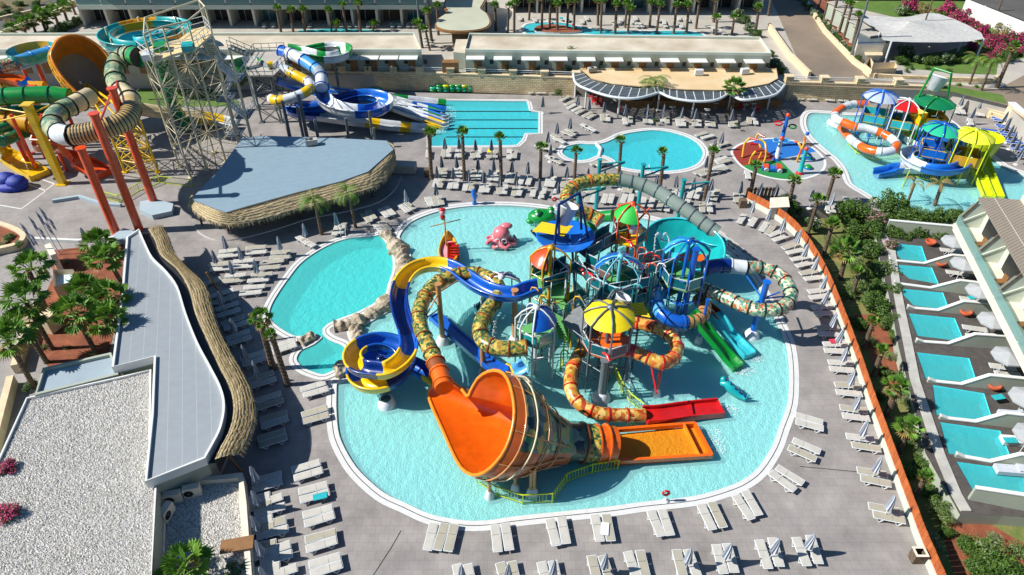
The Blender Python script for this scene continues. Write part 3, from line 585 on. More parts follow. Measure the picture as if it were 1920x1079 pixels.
p = P(1795, 98, ZT); m = MB(); m.cyl(p, p+Vector((0, 0, 3.2)), .14, .14, 6); m.build('post', 'white_metal', r)
m = MB(); lp = Pl([(1610,62),(1652,61),(1670,78),(1658,84),(1608,84)], ZT+2.4); m.prism(lp[::-1], ZT, ZT+2.4, 0, 1); m.build('utility_shed', ['greysteel', 'cap'], label='small blue grey roofed shed beside the shade sail', cat='shed')
m = MB(); lp = Pl([(1632,108),(1638,118),(1680,117),(1682,128),(1635,131),(1622,120)], ZT+1.2); m.wall(lp, ZT, ZT+1.2); m.poly(Pl([(1620,96),(1655,98),(1655,104),(1622,104)], ZT+1.3), None, 0); m.build('barbecue_walls', 'sandcap', label='low sand coloured walls of the service corner by the road', cat='wall')
for k in range(6):
    c = P(1575+k*12, 8+k*11, ZT+2.6); m = MB(); m.box((c.x, c.y, ZT+1.4), (2.6, 2.2, 2.4), .35); m.box((c.x, c.y, ZT+2.7), (3.0, 2.5, .15), .35, 1); m.build('parking_booth', ['sage', 'roof_grey'], label=ORD[k]+' pale flat roofed booth from the top along the palm hedge', cat='booth', group='booths along the hedge')
r = thing('white_hall', 'white walled hall with grey roof in the top right corner', 'building', P(1870, 60, ZT)); m = MB(); lp = Pl([(1812,-2),(1838,-14),(2100,20),(2100,90),(1925,43)], ZT+2.6); m.wall(lp, ZT, ZT+2.6); m.build('wall', 'white', r); m = MB(); m.poly(inset(lp[::-1], .3), ZT+2.61); m.build('roof', 'asphalt_dark', r)
m = MB(); c = P(1700,12,ZT); m.box((c.x, c.y+3, ZT+1.2), (26, .3, 2.4), -.02); m.build('dark_fence', 'dark', label='dark screen fence behind the lawn at the top right', cat='fence')
# ---- private pools and right hotel
PB = [(1659,438),(1677,487),(1684,535),(1692,583),(1701,652),(1711,712),(1732,778),(1752,850),(1777,922)]   # left edge line of pools (px)
PZ = -.2
mat('ddeck', '55504c', .8, .2, 2, c2='453f3b', bump=.3)
base = P(1690,620,PZ)
ld = [P(1648,428,PZ), P(1777,935,PZ)]
sl_ = [Vector((36.2, 42, 0))]
hp = [(1690,487,1738,491,1728,462,1660,455),(1705,523,1760,533,1747,502,1672,496),(1713,573,1780,582,1768,549,1682,541),(1720,630,1808,641,1790,597,1703,588),(1735,710,1832,718,1817,672,1718,661),(1755,778,1862,791,1845,738,1748,722),(1778,851,1898,865,1875,808,1762,792),(1826,924,1935,940,1920,884,1793,866)]
deckp = Pl([(1640,428),(1790,445),(1860,560),(2010,700),(2300,1000),(1880,968),(1800,966),(1735,850),(1685,652),(1668,560),(1652,500)], PZ)
bas = []
for h in hp:
    q = [P(h[i], h[i+1], PZ) for i in (6, 4, 2, 0)]; bas.append(q)
m = MB(); m.poly([deckp]+bas, PZ); m.wall(deckp, GZ, PZ, 1); m.build('pool_terrace', ['ddeck', 'sage'], kind='structure')
for q in bas:
    m = MB(); m.poly(q, PZ-1.1); m.wall(q, PZ-1.1, PZ); struct('pool_basin', m, 'tile_cyan'); m = MB(); m.poly(q, PZ-.08); struct('water', m, 'water_cyan')
m = MB(); lw = Pl([(1650,432),(1672,470),(1681,535),(1690,583),(1702,640),(1716,712),(1738,778),(1762,850),(1793,925),(1812,958)], PZ+.1); wall_line(lw, GZ, PZ+.1, .7, m, 0); m.build('pool_edge_wall', mat('marble', 'b3b0a8', .6, .2, 1.2), label='long pale marble edge wall along the private pools', cat='wall')
dv = [((1660,432),(1800,452)),((1666,490),(1860,508)),((1675,533),(1880,560)),((1700,579),(1870,594)),((1716,642),(1895,655)),((1738,716),(1925,735)),((1760,785),(1960,808)),((1790,856),(1985,890)),((1815,935),(1990,970))]
for i, (a, b) in enumerate(dv):
    a, b = P(a[0], a[1], PZ), P(b[0], b[1], PZ); m = MB(); L = (b-a).length; u = (b-a)/L; pr = [(0, .35), (.6, .12), (L*.34, .12), (L*.56, 1.35), (L*1.25, 1.35)] if 0 < i < 8 else [(0, 1.2), (L*1.2, 1.7)]
    s = Vector((-u.y, u.x, 0))*.11; vs = []
    for t, z in pr:
        for sg in (-1, 1): vs += [a+u*t+s*sg+Vector((0, 0, -.9)), a+u*t+s*sg+Vector((0, 0, z))]
    f = []; 
    for k in range(len(pr)-1): o = k*4; f += [(o, o+4, o+5, o+1), (o+2, o+3, o+7, o+6)]
    m.add(vs, f+[(0, 1, 3, 2), (len(vs)-4, len(vs)-2, len(vs)-1, len(vs)-3)], 0)
    for k in range(len(pr)-1):
        m.bar(a+u*pr[k][0]+Vector((0, 0, pr[k][1]+.03)), a+u*pr[k+1][0]+Vector((0, 0, pr[k+1][1]+.03)), .28, .09, 1)
    m.build('garden_wall', ['sage', 'white'], label='stepped sage green dividing wall with white cap, '+ORD[i]+' from the top between the private pools', cat='wall', group='dividing walls of the private pools')
stripes('slatroof', '948879', '544b40', .28, 1, .85, radians(-30), .14, .6)
r = thing('pool_hotel', 'hotel wing with slatted wooden roof and glass balconies at the right edge', 'building', P(1900, 640, PZ)); ZH = PZ+6.6; ZF = PZ+3.1
A, B = P(1789,424,ZF), P(1935,712,ZF); u = (B-A); L = u.length; u.normalize(); s = Vector((u.y, -u.x, 0)); s = s if s.x > 0 else -s
B2 = A+u*(L+30); L2 = L+30
m = MB(); m.add([A+s*2.2+Vector((0,0,-3.3)), B2+s*2.2+Vector((0,0,-3.3)), B2+s*2.2+Vector((0, 0, 3.4)), A+s*2.2+Vector((0, 0, 3.4)), A+s*14+Vector((0,0,-3.3)), A+s*14+Vector((0, 0, 3.4))], [(0, 1, 2, 3), (4, 0, 3, 5)], 0); m.build('wall', 'sage_light', r)
m = MB(); m.add([A, B2, B2+s*2.2, A+s*2.2, A-Vector((0, 0, .45)), B2-Vector((0, 0, .45)), B2+s*2.2-Vector((0, 0, .45)), A+s*2.2-Vector((0, 0, .45))], [(0, 1, 2, 3), (4, 5, 1, 0), (7, 4, 0, 3), (4, 7, 6, 5)], 0); m.bar(A+Vector((0, 0, .1)), B2+Vector((0, 0, .1)), .3, .35); m.build('balcony_slab', 'cap', r)
nb = 9
for k in range(nb+1):
    c = A+u*(L2*k/nb); m = MB(); m.bar(c+Vector((0, 0, .2)), c+s*2.2+Vector((0, 0, 1.9)), .16, .16); m.add([c+Vector((0, 0, 0)), c+s*2.2, c+s*2.2+Vector((0, 0, 2.6)), c+s*.7+Vector((0, 0, 2.6)), c+Vector((0, 0, 1.1))], [(0, 1, 2, 3, 4)], 0); m.build('partition', 'sage_light', r)
    if k < nb:
        e = A+u*(L2*(k+1)/nb); m = MB(); m.add([c+s*.06+Vector((0, 0, .25)), e+s*.06+Vector((0, 0, .25)), e+s*.06+Vector((0, 0, 1.2)), c+s*.06+Vector((0, 0, 1.2))], [(0, 1, 2, 3)]); m.build('balcony_glass', 'glass_t', r)
        m = MB(); f = c.lerp(e, .5)+s*2.15; m.add([c.lerp(e, .15)+s*2.15, c.lerp(e, .85)+s*2.15, c.lerp(e, .85)+s*2.15+Vector((0, 0, 2.2)), c.lerp(e, .15)+s*2.15+Vector((0, 0, 2.2))], [(0, 1, 2, 3)]); m.build('window', 'dark', r)
        m = MB(); f = c.lerp(e, .6)+s*1.2; m.box(f+Vector((0, 0, .4)), (.7, .6, .08)); m.box(f+Vector((.3, 0, .7)), (.08, .6, .6)); m.box(f+Vector((0, -.9, .6)), (.5, .5, .06)); m.cyl(f+Vector((0, -.9, 0)), f+Vector((0, -.9, .6)), .04); m.build('balcony_chair', 'door', label='brown balcony chair and table, '+ORD[k]+' balcony from the top of the hotel wing', cat='chair', group='balcony chairs')
ra = P(1808,387,ZH-.6)
RA, RB = A+s*.9+Vector((0, 0, 3.3)), B2+s*.9+Vector((0, 0, 3.3))
m = MB(); w1 = s*3.6+Vector((0, 0, .15)); m.add([RA, RB, RB+w1, RA+w1, RA-Vector((0, 0, .2)), RB-Vector((0, 0, .2)), RB+w1-Vector((0, 0, .2)), RA+w1-Vector((0, 0, .2))], [(0, 1, 2, 3), (4, 5, 1, 0), (7, 4, 0, 3), (4, 7, 6, 5)]); m.build('slatted_roof', 'slatroof', r)
m = MB(); m.bar(RA+w1+s*.2+Vector((0, 0, .25)), RB+w1+s*.2+Vector((0, 0, .25)), .75, .6); m.build('roof_beam', 'sage_light', r)
m = MB(); w0 = s*4.3+Vector((0, 0, .2)); w2 = s*18+Vector((0, 0, .2)); m.add([RA+w0, RB+w0, RB+w2, RA+w2], [(0, 1, 2, 3)]); m.build('upper_roof', 'slatroof', r)
for k in range(nb+1):
    c = A+u*(L2*k/nb); m = MB(); m.bar(c+s*.3+Vector((0, 0, 1.1)), c+s*1.3+Vector((0, 0, 3.3)), .14, .14); m.build('bracket', 'trunk', r)
# ================= slides and play structures
def W(l): return [P(*p) for p in l]
def seg_fn(segs):
    ends = [s[0] for s in segs]
    def f(t):
        for i, e in enumerate(ends):
            if t <= e+1e-9: return i
        return len(ends)-1
    return f
def tube_slide(r, pts, rad, segs, ringm=None, every=5, n=6, nm='tube', rr=1.12, sides=12):
    c = crom(W(pts), n); m = MB(); m.tube(c, rad, sides, seg_fn(segs)); o = m.build(nm, [s[1] for s in segs], r)
    if ringm:
        for i in range(0, len(c)-1, every):
            d = (c[min(i+1, len(c)-1)]-c[max(i-1, 0)]).normalized(); q = MB(); q.tube([c[i]-d*.05, c[i]+d*.05], rad*rr, sides); q.build('flange', ringm, o)
    return c
def uprof(w, h, th=.09, n=7):
    o = []; 
    o.append((-w, h)); o += [(-w*cos(pi*k/n), -w*sin(pi*k/n)*.75) for k in range(n+1)]; o.append((w, h))
    i = [(w-th, h)]+[((w-th)*cos(pi*k/n), -(w-th)*sin(pi*k/n)*.75) for k in range(n+1)]+[(-(w-th), h)]
    return [(-w-.1, h+.02)]+o[0:0]+[(-w-.1, h-.1), (-w, h-.1)]+o[1:-1]+[(w, h-.1), (w+.1, h-.1), (w+.1, h+.02)]+i
def flume(r, pts, w, h, segs, n=6, nm='flume', bank=None):
    c = crom(W(pts), n); m = MB(); m.sweep(c, uprof(w, h), seg_fn(segs), bank); m.build(nm, [s[1] for s in segs], r); return c
def tray(r, pts, w, h, mt, nm='flume', fm=None):
    c = crom(W(pts), 4); m = MB(); t = .12; pr = [(-w, h), (-w, -.1), (w, -.1), (w, h), (w-t, h), (w-t, .04), (-w+t, .04), (-w+t, h)]; m.sweep(c, pr, 0, smooth=False)
    e = c[-1]; d = (c[-1]-c[-2]); d.z = 0; d.normalize(); s = Vector((-d.y, d.x, 0)); m.bar(e-s*w, e+s*w, .12, h+.2); m.build(nm, mt, r)
    if fm:
        q = MB(); q.sweep([p+Vector((0, 0, .12)) for p in c], [(-w+t+.01, .02), (-w+t+.01, -.02), (w-t-.01, -.02), (w-t-.01, .02)], 0, smooth=False); q.build('slide_water', fm, r)
def post(r, x, y, z, rad, m, base=True, top=None, zb=-.4, nm='support_post', n=10):
    p = P(x, y, 0); q = MB(); q.cyl((p.x, p.y, zb), (p.x, p.y, z), rad, rad*.9, n); q.cyl((p.x, p.y, z), (p.x, p.y, z+.08), rad*1.25, rad*1.25, n); po_ = q.build(nm, m, r)
    if base: b = MB(); b.lathe((p.x, p.y, -.42), [(rad*2.6, 0), (rad*2.6, .25), (rad*1.9, .75), (rad*1.3, .95), (rad*.9, 1.0)], 12); b.build('post_base', 'white_p', po_)
    return p
def strut(r, a, b, rad, m, nm='brace'):
    q = MB(); q.cyl(a, b, rad, rad, 6); q.build(nm, m, r)
def arms(r, c, pts, rad, m, z):
    for i in pts: strut(r, Vector((c.x, c.y, z)), i, rad, m)
def canopy(r, C, R, drop, a0, a1, fab, rib, nribs=5, posts=True, zb=0.0, centre=True, allribs=None, prad=.07):
    """domed shade: fabric wedge from a0 to a1 round the apex C, ribs down to posts"""
    pr = [(.06, 0), (R*.35, -drop*.12), (R*.7, -drop*.45), (R, -drop)]
    m = MB(); K = 10; a0r, a1r = radians(a0), radians(a1); lp = []
    for q_, z in pr: lp.append([C+Vector((q_*cos(a0r+(a1r-a0r)*k/(K*2))*(1 if k % 2 else .965), q_*sin(a0r+(a1r-a0r)*k/(K*2))*(1 if k % 2 else .965), z-(0 if k % 2 else .05))) for k in range(K*2+1)])
    m.loft(lp, 0, False); m.build('canopy', fab, r)
    ra = allribs if allribs is not None else [a0+(a1-a0)*k/(nribs-1) for k in range(nribs)]
    for a in ra:
        a = radians(a); d = Vector((cos(a), sin(a), 0)); q = MB(); q.tube([C+d*x+Vector((0, 0, z+.07)) for x, z in [(0, 0)]+pr[1:]]+([C+d*R+Vector((0, 0, zb-C.z))] if posts else []), prad, 6); q.build('rib_post' if posts else 'rib', rib, r)
    q = MB(); q.lathe(C-Vector((0, 0, .1)), [(.02, .32), (.25, .26), (.3, 0)], 8); q.build('hub', rib, r)
    if centre: q = MB(); q.cyl((C.x, C.y, zb), C, .17, .15, 8); q.build('centre_pole', rib, r)
def deck_ring(r, C, R, z, fm, pm='dteal', frame='white_metal', angs=(45, 135, 225, 315), skip=(), h=1.0, corners=None):
    """platform floor with framed panels between corner angles"""
    cs = [C+Vector((R*cos(radians(a)), R*sin(radians(a)), z-C.z)) for a in angs]
    m = MB(); ccw = cs if sum(cs[i-1].x*cs[i].y-cs[i].x*cs[i-1].y for i in range(len(cs))) > 0 else cs[::-1]; m.prism(ccw, z-.12, z); m.build('platform', fm, r)
    for i in range(len(cs)):
        if i in skip: continue
        panel(r, cs[i], cs[(i+1) % len(cs)], h, pm, frame)
def panel(r, a, b, h, pm, frame='white_metal'):
    u = (b-a).normalized(); a = a+u*.12; b = b-u*.12; Z = Vector((0, 0, 1)); m = MB()
    for z in (.08, h): m.bar(a+Z*z, b+Z*z, .06, .06)
    for q in (a, b): m.bar(q+Z*.05, q+Z*h, .06, .06)
    m.build('railing', frame, r); m = MB(); n = Vector((-u.y, u.x, 0))*.02; v = [a+Z*.12+n, b+Z*.12+n, b+Z*(h-.06)+n, a+Z*(h-.06)+n, a+Z*.12-n, b+Z*.12-n, b+Z*(h-.06)-n, a+Z*(h-.06)-n]
    m.add(v, [(0, 1, 2, 3), (7, 6, 5, 4), (3, 2, 6, 7), (0, 3, 7, 4), (1, 5, 6, 2)]); m.build('panel', pm, r)
def walkway(r, a, b, w, fm, pm='dteal', frame='white_metal', h=1.0, steps=0, sides=(1, 1)):
    d = b-a; L = d.length; u = Vector((d.x, d.y, 0)).normalized(); s = Vector((-u.y, u.x, 0))*w/2; m = MB()
    if steps:
        for k in range(steps):
            p = a.lerp(b, (k+.5)/steps); m.box(p, ((d.x**2+d.y**2)**.5/steps*1.05, w, .08), atan2(u.y, u.x))
        m.bar(a+s-Vector((0, 0, .15)), b+s-Vector((0, 0, .15)), .08, .2); m.bar(a-s-Vector((0, 0, .15)), b-s-Vector((0, 0, .15)), .08, .2)
    else: m.bar(a, b, w, .12)
    m.build('stair' if steps else 'floor', fm, r)
    k = max(1, round(L/1.8))
    for sg, on in ((1, sides[0]), (-1, sides[1])):
        if on:
            for i in range(k): panel(r, a.lerp(b, i/k)+s*sg, a.lerp(b, (i+1)/k)+s*sg, h, pm, frame)
def bucket(r, C, R, H, tilt=.3, m='white_p'):
    q = MB(); ax = Matrix.Rotation(tilt, 3, 'Y') @ Matrix.Rotation(-.15, 3, 'X'); q.lathe(C, [(.05, -H), (R*.68, -H), (R, 0), (R*1.06, .02), (R*1.06, .12), (R*.97, .1), (R*.66, -H+.15), (.05, -H+.15)], 14, ax=ax); q.build('tipping_bucket', m, r)
mat('net_grey', '7b7f80', .8, .2, 4, bump=.6); mat('floor_green', '5fa35a', .7, .15, 2); mat('mesh_wood', '6b4a42', .8, .2, 4)
# --- orange funnel slide
plas('brown_o', 'b4561c')
F = thing('funnel_slide', 'giant orange funnel slide with camouflage outside standing in the splash pool', 'water slide', P(940, 880))
C0 = P(905, 795, 4.2); nn = Vector((-.72, -.25, .65)).normalized()
RIM = [(882,737),(895,713),(915,699),(935,698),(950,712),(959,740),(963,772),(959,805),(948,838),(930,865),(908,884),(886,889),(866,876),(851,850),(838,820),(824,790),(811,762),(805,742),(810,728),(828,719),(848,719),(862,727),(872,740),(878,745)]
rim = [PP(x, y, C0, nn) for x, y in RIM]; rim = crom(rim, 2, True); n = len(rim)
T0 = P(1062, 830, 1.75); ax = (P(1100, 829, 1.4)-P(1010, 822, 2.2)).normalized(); sd = ax.cross(Vector((0, 0, 1))).normalized(); up = sd.cross(ax)
cc = sum(rim, Vector())/n
def tcirc(R, ref):
    out = []
    for p in ref:
        d = p-cc; x, y = d.dot(sd), d.dot(up); a = atan2(y, x); out.append(a)
    return [T0+(sd*cos(a)+up*sin(a))*R for a in out]
tc = tcirc(1.35, rim)
def floop(t, off=0):
    l = []
    for k in range(n):
        p = rim[k].lerp(tc[k], t); c = cc.lerp(T0, t); d = (p-c); bul = 1+.14*sin(pi*min(1, t*1.3))
        q = c+d*bul; l.append(q+(q-c).normalized()*off)
    return l
L_ = [floop(t) for t in (0, .07, .15, .25, .35, .45, .55, .65, .75, .85, .95, 1)]
m = MB()
def fm(i, k):
    a = (k/n)
    return 1 if (2 <= i < 7 and (.27 < a < .5)) or (i > 8) else 0
m.loft(L_, fm); m.build('funnel_inside', ['orange', 'lorange'], F)
LO = [floop(t, .14) for t in (0, .07, .15, .25, .35, .45, .55, .65, .75, .85, .95, 1)]
m = MB(); m.loft(LO, lambda i, k: (0 if i < 2 or (k/n > .33 and k/n < .6) else 1)); m.build('funnel_shell', ['brown_o', camo('camo_funnel', ['2f4a38', '8a9a78', '26363a', 'b8a24a', '3f7a4a', '6b7466'], 1.5)], F)
m = MB(); m.tube(floop(0, .08), .13, 6, closed=True); m.build('rim_lip', 'lorange', F)
for t in (.12, .28, .5, .75):
    q = MB(); lp = floop(t, .27); q.tube(lp[int(n*.12):int(n*.62)], .06, 6); q.build('frame_ring', 'tan' if t != .28 else 'cream_steel', F)
for a in (.2, .3, .38, .46, .53):
    q = MB(); q.tube([floop(t, .24)[int(n*a)] for t in (.02, .15, .3, .45, .6, .75, .92)], .05, 6); q.build('frame_rib', 'tan', F)
q = MB(); g = [PP(1000+d, y, C0+Vector((3.2, 0, 0)), nn) for d, y in ((-20, 705), (-3, 715), (2, 760), (-2, 815), (-20, 862), (-55, 900))]; q.tube(crom([P(965,705,5.4), P(990,712,5.3), P(1003,750,4.6), P(1000,800,3.4), P(985,850,2.4), P(950,888,1.8), P(925,905,1.4)], 5), .09, 6); q.build('support_arch', 'cream_steel', F)
for x, y, z in ((918,930,1.6),(966,918,2.2),(995,926,2.6),(1001,926,2.6),(905,700,3.5)): post(F, x, y, z, .14, 'tan', True)
tube_slide(F, [(1055,829,1.8),(1080,830,1.6),(1100,831,1.4),(1122,832,1.35)], 1.32, [(.55, 'camo_grey'), (1, 'camo_green')], 'brown', 9, sides=18)
tube_slide(F, [(1118,832,1.35),(1135,832,1.25),(1150,833,1.1)], 1.25, [(1, 'orange')], 'orange', 6, sides=18)
m = MB(); tp = [P(1140,809,.5), P(1302,796,.3), P(1334,856,.3), P(1150,867,.5)]
for a, b in ((0, 1), (1, 2), (3, 2)): m.bar(tp[a]+Vector((0, 0, .05)), tp[b]+Vector((0, 0, .05)), .22, .34)
m.poly([p.copy() for p in tp[::-1]], .06, 0); m.build('splash_tray', 'orange', F); m = MB(); m.poly(inset(tp[::-1], .2), .16); m.build('slide_water', water('water_orange', 'ffd060', 'f8a828', .55, .4, 4), F)
m = MB(); m.bar(tp[1].lerp(tp[0], .13)+Vector((0, 0, .0)), tp[2].lerp(tp[3], .13)+Vector((0, 0, .0)), .12, .5); m.build('overflow_slot', 'lorange', F)
# --- camouflage tube feeding the funnel
S = thing('tube_slide', 'green and yellow camouflage tube slide curling down into the orange funnel', 'water slide', P(905, 650))
c = tube_slide(S, [(986,652,4.1),(960,655,4.05),(930,652,4.0),(907,640,4.0),(900,615,4.05),(910,590,4.15),(928,565,4.3),(937,548,4.4),(928,530,4.6),(905,517,4.7),(878,513,4.7),(845,519,4.6),(815,535,4.5),(794,562,4.4),(786,595,4.3),(793,628,4.25),(806,655,4.2),(817,680,4.15)], .62, [(1, 'camo_green')], 'brown', 7, n=6)
tube_slide(S, [(817,680,4.15),(825,702,4.1),(833,728,4.1)], .66, [(.3, 'brown'), (1, 'orange')], 'orange', 5, sides=14)
for x, y, z in ((830,640,6.0),(965,640,5.4),(907,712,3.6)): p = post(S, x, y, z, .24, 'tan')
p = P(830,640); a_ = [P(800,545,4.2), P(795,600,3.9), P(850,525,4.3), P(866,522,4.5)]; arms(S, p, a_, .06, 'tan', 5.2); arms(S, p, a_[:2], .05, 'tan', 3.6)
# --- yellow and blue spiral
S = thing('spiral_slide', 'blue and yellow open flume twisting into a double spiral left of the fort', 'water slide', P(715, 745))
cS = P(712,672,3.0); R = 1.95; sp = []
path = [(1012,540,5.3),(990,546,5.2),(965,555,5.1),(935,553,5.0),(905,543,4.9),(880,528,4.85),(855,510,4.8),(828,500,4.7),(800,500,4.6),(775,510,4.5),(757,530,4.4),(749,560,4.3),(753,592,4.2),(763,622,4.1),(768,648,4.0)]
pw = W(path); a0 = atan2(pw[-1].y-cS.y, pw[-1].x-cS.x); Rr = (Vector((pw[-1].x, pw[-1].y))-Vector((cS.x, cS.y))).length
for k in range(1, 27):
    t = k/26; a = a0-t*2*pi*1.85; q = Rr*(1-t)+R*t if t < .15 else R; z = 4.0-t*2.9; sp.append(Vector((cS.x+cos(a)*q, cS.y+sin(a)*q, z)))
end = W([(800,702,1.0),(825,722,.6),(845,735,.3)])
full = crom(pw+sp+end, 5); m = MB(); 
sg = [(.10, 'blue'), (.155, 'blue'), (.19, 'yellow'), (.235, 'yellow'), (.30, 'dblue'), (.335, 'blue'), (.40, 'yellow'), (.455, 'dblue'), (.53, 'yellow'), (.66, 'blue'), (.72, 'dblue'), (.80, 'yellow'), (.95, 'blue'), (1, 'yellow')]
m.sweep(full, uprof(.62, .45), seg_fn(sg)); m.build('flume', [s[1] for s in sg], S)
q = MB(); q.lathe((cS.x, cS.y, -.4), [(.6, 0), (.6, .5), (.35, .9), (.3, 1.0), (.28, 3.4), (.1, 3.5)], 12); q.build('support_post', 'dblue', S)
for k in range(0, 26, 3): strut(S, Vector((cS.x, cS.y, sp[k].z-.5)), sp[k]-Vector((0, 0, .55)), .07, 'dblue')
p = P(725,757); q = MB(); q.lathe((p.x, p.y, -.42), [(.75, 0), (.7, .4), (.55, .9), (.4, 1.0)], 12); q.build('post_base', 'white_p', S)
# short blue slide
S = thing('body_slide', 'short straight blue slide ending beside the tan pole', 'water slide', P(860, 640)); tray(S, [(945,700,3.0),(930,692,2.4),(908,676,1.5),(870,643,.7),(840,617,.25),(815,594,.1)], .55, .35, 'blue', fm='blue')
flume(S, [(985,690,3.8),(968,700,3.4),(950,702,3.0),(938,695,2.6)], .6, .35, [(.5, 'lblue'), (1, 'yellow')])
post(S, 930, 720, 2.0, .12, 'tan')
# --- central play fort
FT = thing('play_fort', 'big multi level play fort with teal panels and coloured domes in the splash pool', 'play structure', P(1120, 600))
def tower(px, py, zt, R, zp, fab, rib, a0, a1, ribs, fm, pm='dteal', angs=None, skip=(), drop=1.1, zb=-.4, frame='white_metal'):
    C = P(px, py, zt); canopy(FT, C, R, drop, a0, a1, fab, rib, allribs=ribs, zb=zb)
    deck_ring(FT, C, R*.98, zp, fm, pm, frame, angs or ribs, skip); return C
Cr = tower(1033, 465, 7.6, 1.65, 4.6, 'coral', 'goldp', 80, 255, [75, 170, 245, 350], 'floor_green', angs=(75, 170, 245, 350), skip=(1,))
Cg = tower(1187, 383, 8.6, 1.5, 5.2, mat('fab_green', '1fae3a', .6, .1, 1), 'coral', 90, 290, [80, 150, 215, 285, 350], 'yellow', skip=(2,))
Cb = tower(1164, 481, 7.2, 1.9, 4.4, 'sky', 'sky_l' if 'sky_l' in MATS else plas('sky_l', '6fc0cf').name, -10, 185, [5, 90, 175, 225, 315], 'floor_green', angs=(5, 90, 175, 215, 270, 325), skip=(1,))
Ce = tower(1293, 452, 8.2, 1.85, 4.5, mat('fab_aqua', '35a9b8', .6, .1, 1), 'sky', -5, 185, [5, 60, 120, 175, 225, 315], 'floor_green', angs=(15, 90, 165, 220, 270, 320), skip=(0,))
Cw = tower(1006, 577, 6.6, 1.55, 3.9, 'blue', 'white_metal', -105, 120, [-100, -30, 40, 115, 180, 220], 'floor_green', pm='teal', angs=(-85, -25, 35, 90, 150, 215), skip=(3, 4))
Cy = tower(1145, 577, 7.4, 1.9, 4.0, mat('fab_yellow', 'f0d40a', .6, .1, 1), 'greysteel', 0, 360, [20, 70, 120, 170, 220, 270, 320], 'orange', angs=(20, 70, 120, 170, 220, 270, 320), skip=(0, 6), drop=.8)
C = P(940, 519, 5.2); canopy(FT, C, 1.7, .8, 0, 190, 'dblue', 'white_metal', allribs=(0, 60, 120, 180), zb=-.4, centre=False)
flz = 4.4
walkway(FT, P(1090,478,4.5), P(1152,442,5.2), 1.3, 'net_grey', steps=10)
walkway(FT, P(1085,500,4.4), P(1135,525,4.4), 1.6, 'mesh_wood')
walkway(FT, P(1200,505,4.4), P(1262,492,4.4), 1.4, 'net_grey', pm='teal')
walkway(FT, P(1038,520,4.5), P(1072,500,4.5), 1.2, 'net_grey')
walkway(FT, P(1045,560,4.2), P(1050,505,4.5), 1.1, 'floor_green')
m = MB(); c1 = W([(1062,585,4.1),(1085,568,4.6),(1125,640,4.0),(1100,655,3.8),(1052,618,3.8)]); m.add([(c1[0]+c1[4])/2, c1[1], c1[2], c1[3]], [(0, 1, 2, 3)]); m.build('net_bridge', 'net_grey', FT)
for a, b in ((c1[0], c1[1]), (c1[1], c1[2]), (c1[4], c1[3])): strut(FT, a+Vector((0, 0, .8)), b+Vector((0, 0, .8)), .05, 'greysteel', 'handrail')
for x, y, z in ((1098,560,4.4),(1140,545,4.3),(1075,545,4.4),(1215,560,4.3),(1245,545,4.4),(1150,520,4.4),(1040,600,4),(1060,600,4)): post(FT, x, y, z, .11, 'goldp' if x < 1110 else 'teal_post', False)
for x, y in ((1015,665),(1040,650),(1068,640),(1100,690),(1128,700),(1160,700),(1142,712),(1185,690)): post(FT, x, y, 4.0, .09, 'greysteel', False)
post(FT, 1127, 745, 3.9, .3, 'greysteel'); post(FT, 1277, 612, 8.0, .26, 'blue'); post(FT, 1310, 640, 4.4, .14, 'blue')
walkway(FT, P(1110,600,4.1), P(1150,545,4.3), 1.2, 'net_grey', frame='greysteel')
stair = walkway(FT, P(895,585,.1), P(925,560,2.2), 1.0, 'floor_green', pm='teal', steps=7)
walkway(FT, P(1060,640,.2), P(1045,590,3.9), 1.1, 'floor_green', steps=12)
# frame for the great bucket, blue bowl roof, yellow slats
K = P(1066, 387, 8.8); bucket(FT, K, .85, 1.6)
for a, b in (((1048,384,9.6),(1087,362,10.0)), ((1048,384,9.6),(1039,465,5.0)), ((1087,362,10.0),(1104,455,5.2)), ((1087,362,10.0),(1090,430,6.2)), ((1048,384,9.6),(1048,440,6.2)), ((996,432,6.2),(1030,470,4.5)), ((1043,432,6.2),(1090,470,4.5)), ((1073,465,5.4),(1078,560,-.3)), ((1102,470,5.4),(1100,560,-.3)), ((1026,470,5.0),(1026,530,-.3))):
    strut(FT, P(*a), P(*b), .12, 'darkblue_steel', 'bucket_frame')
q = MB(); bc = P(1060, 447, 5.6); q.lathe(bc, [(.05, -.5), (1.6, -.25), (2.5, .25), (2.55, .3), (2.45, .3), (1.5, -.12), (.05, -.38)], 18); q.build('blue_bowl', 'sky', FT)
q = MB(); q.add(W([(997,434,6.3),(1016,416,6.5),(1042,421,6.5),(1042,441,6.3)]), [(0, 1, 2, 3)]); q.add(W([(1044,421,6.5),(1075,424,6.4),(1055,446,6.2),(1044,437,6.3)]), [(3, 2, 1, 0)]); q.build('splash_plate', stripes('ystripe', 'f0cf12', '9a7d08', .22, 1, .5, radians(20), .2), FT)
bucket(FT, P(1169, 558, 6.6), .6, 1.0, .4); bucket(FT, P(1193, 422, 7.0), .5, .8)
for a, b in (((1140,560,7.6),(1150,545,8.2)), ((1150,545,8.2),(1168,552,7.6)), ((1150,545,8.2),(1200,540,4.5))): strut(FT, P(*a), P(*b), .08, 'greysteel', 'bucket_frame')
q = MB(); q.add(W([(1178,568,5.6),(1206,568,5.6),(1220,596,5.2),(1190,590,5.2)]), [(3, 2, 1, 0)]); q.build('splash_plate', 'ystripe', FT)
for x, y, z, a in ((1085,503,5.3,.5),(1103,512,5.3,.6),(1175,452,5.6,.2),(1131,662,4.6,-.1)):
    p = P(x, y, z); q = MB(); q.tube([p, p+Vector((.25, -.35, .1)), p+Vector((.4, -.7, -.15))], [.1, .13, .18], 8, lambda t: 0 if t < .6 else 1); q.build('water_cannon', ['red', 'white_p'], FT)
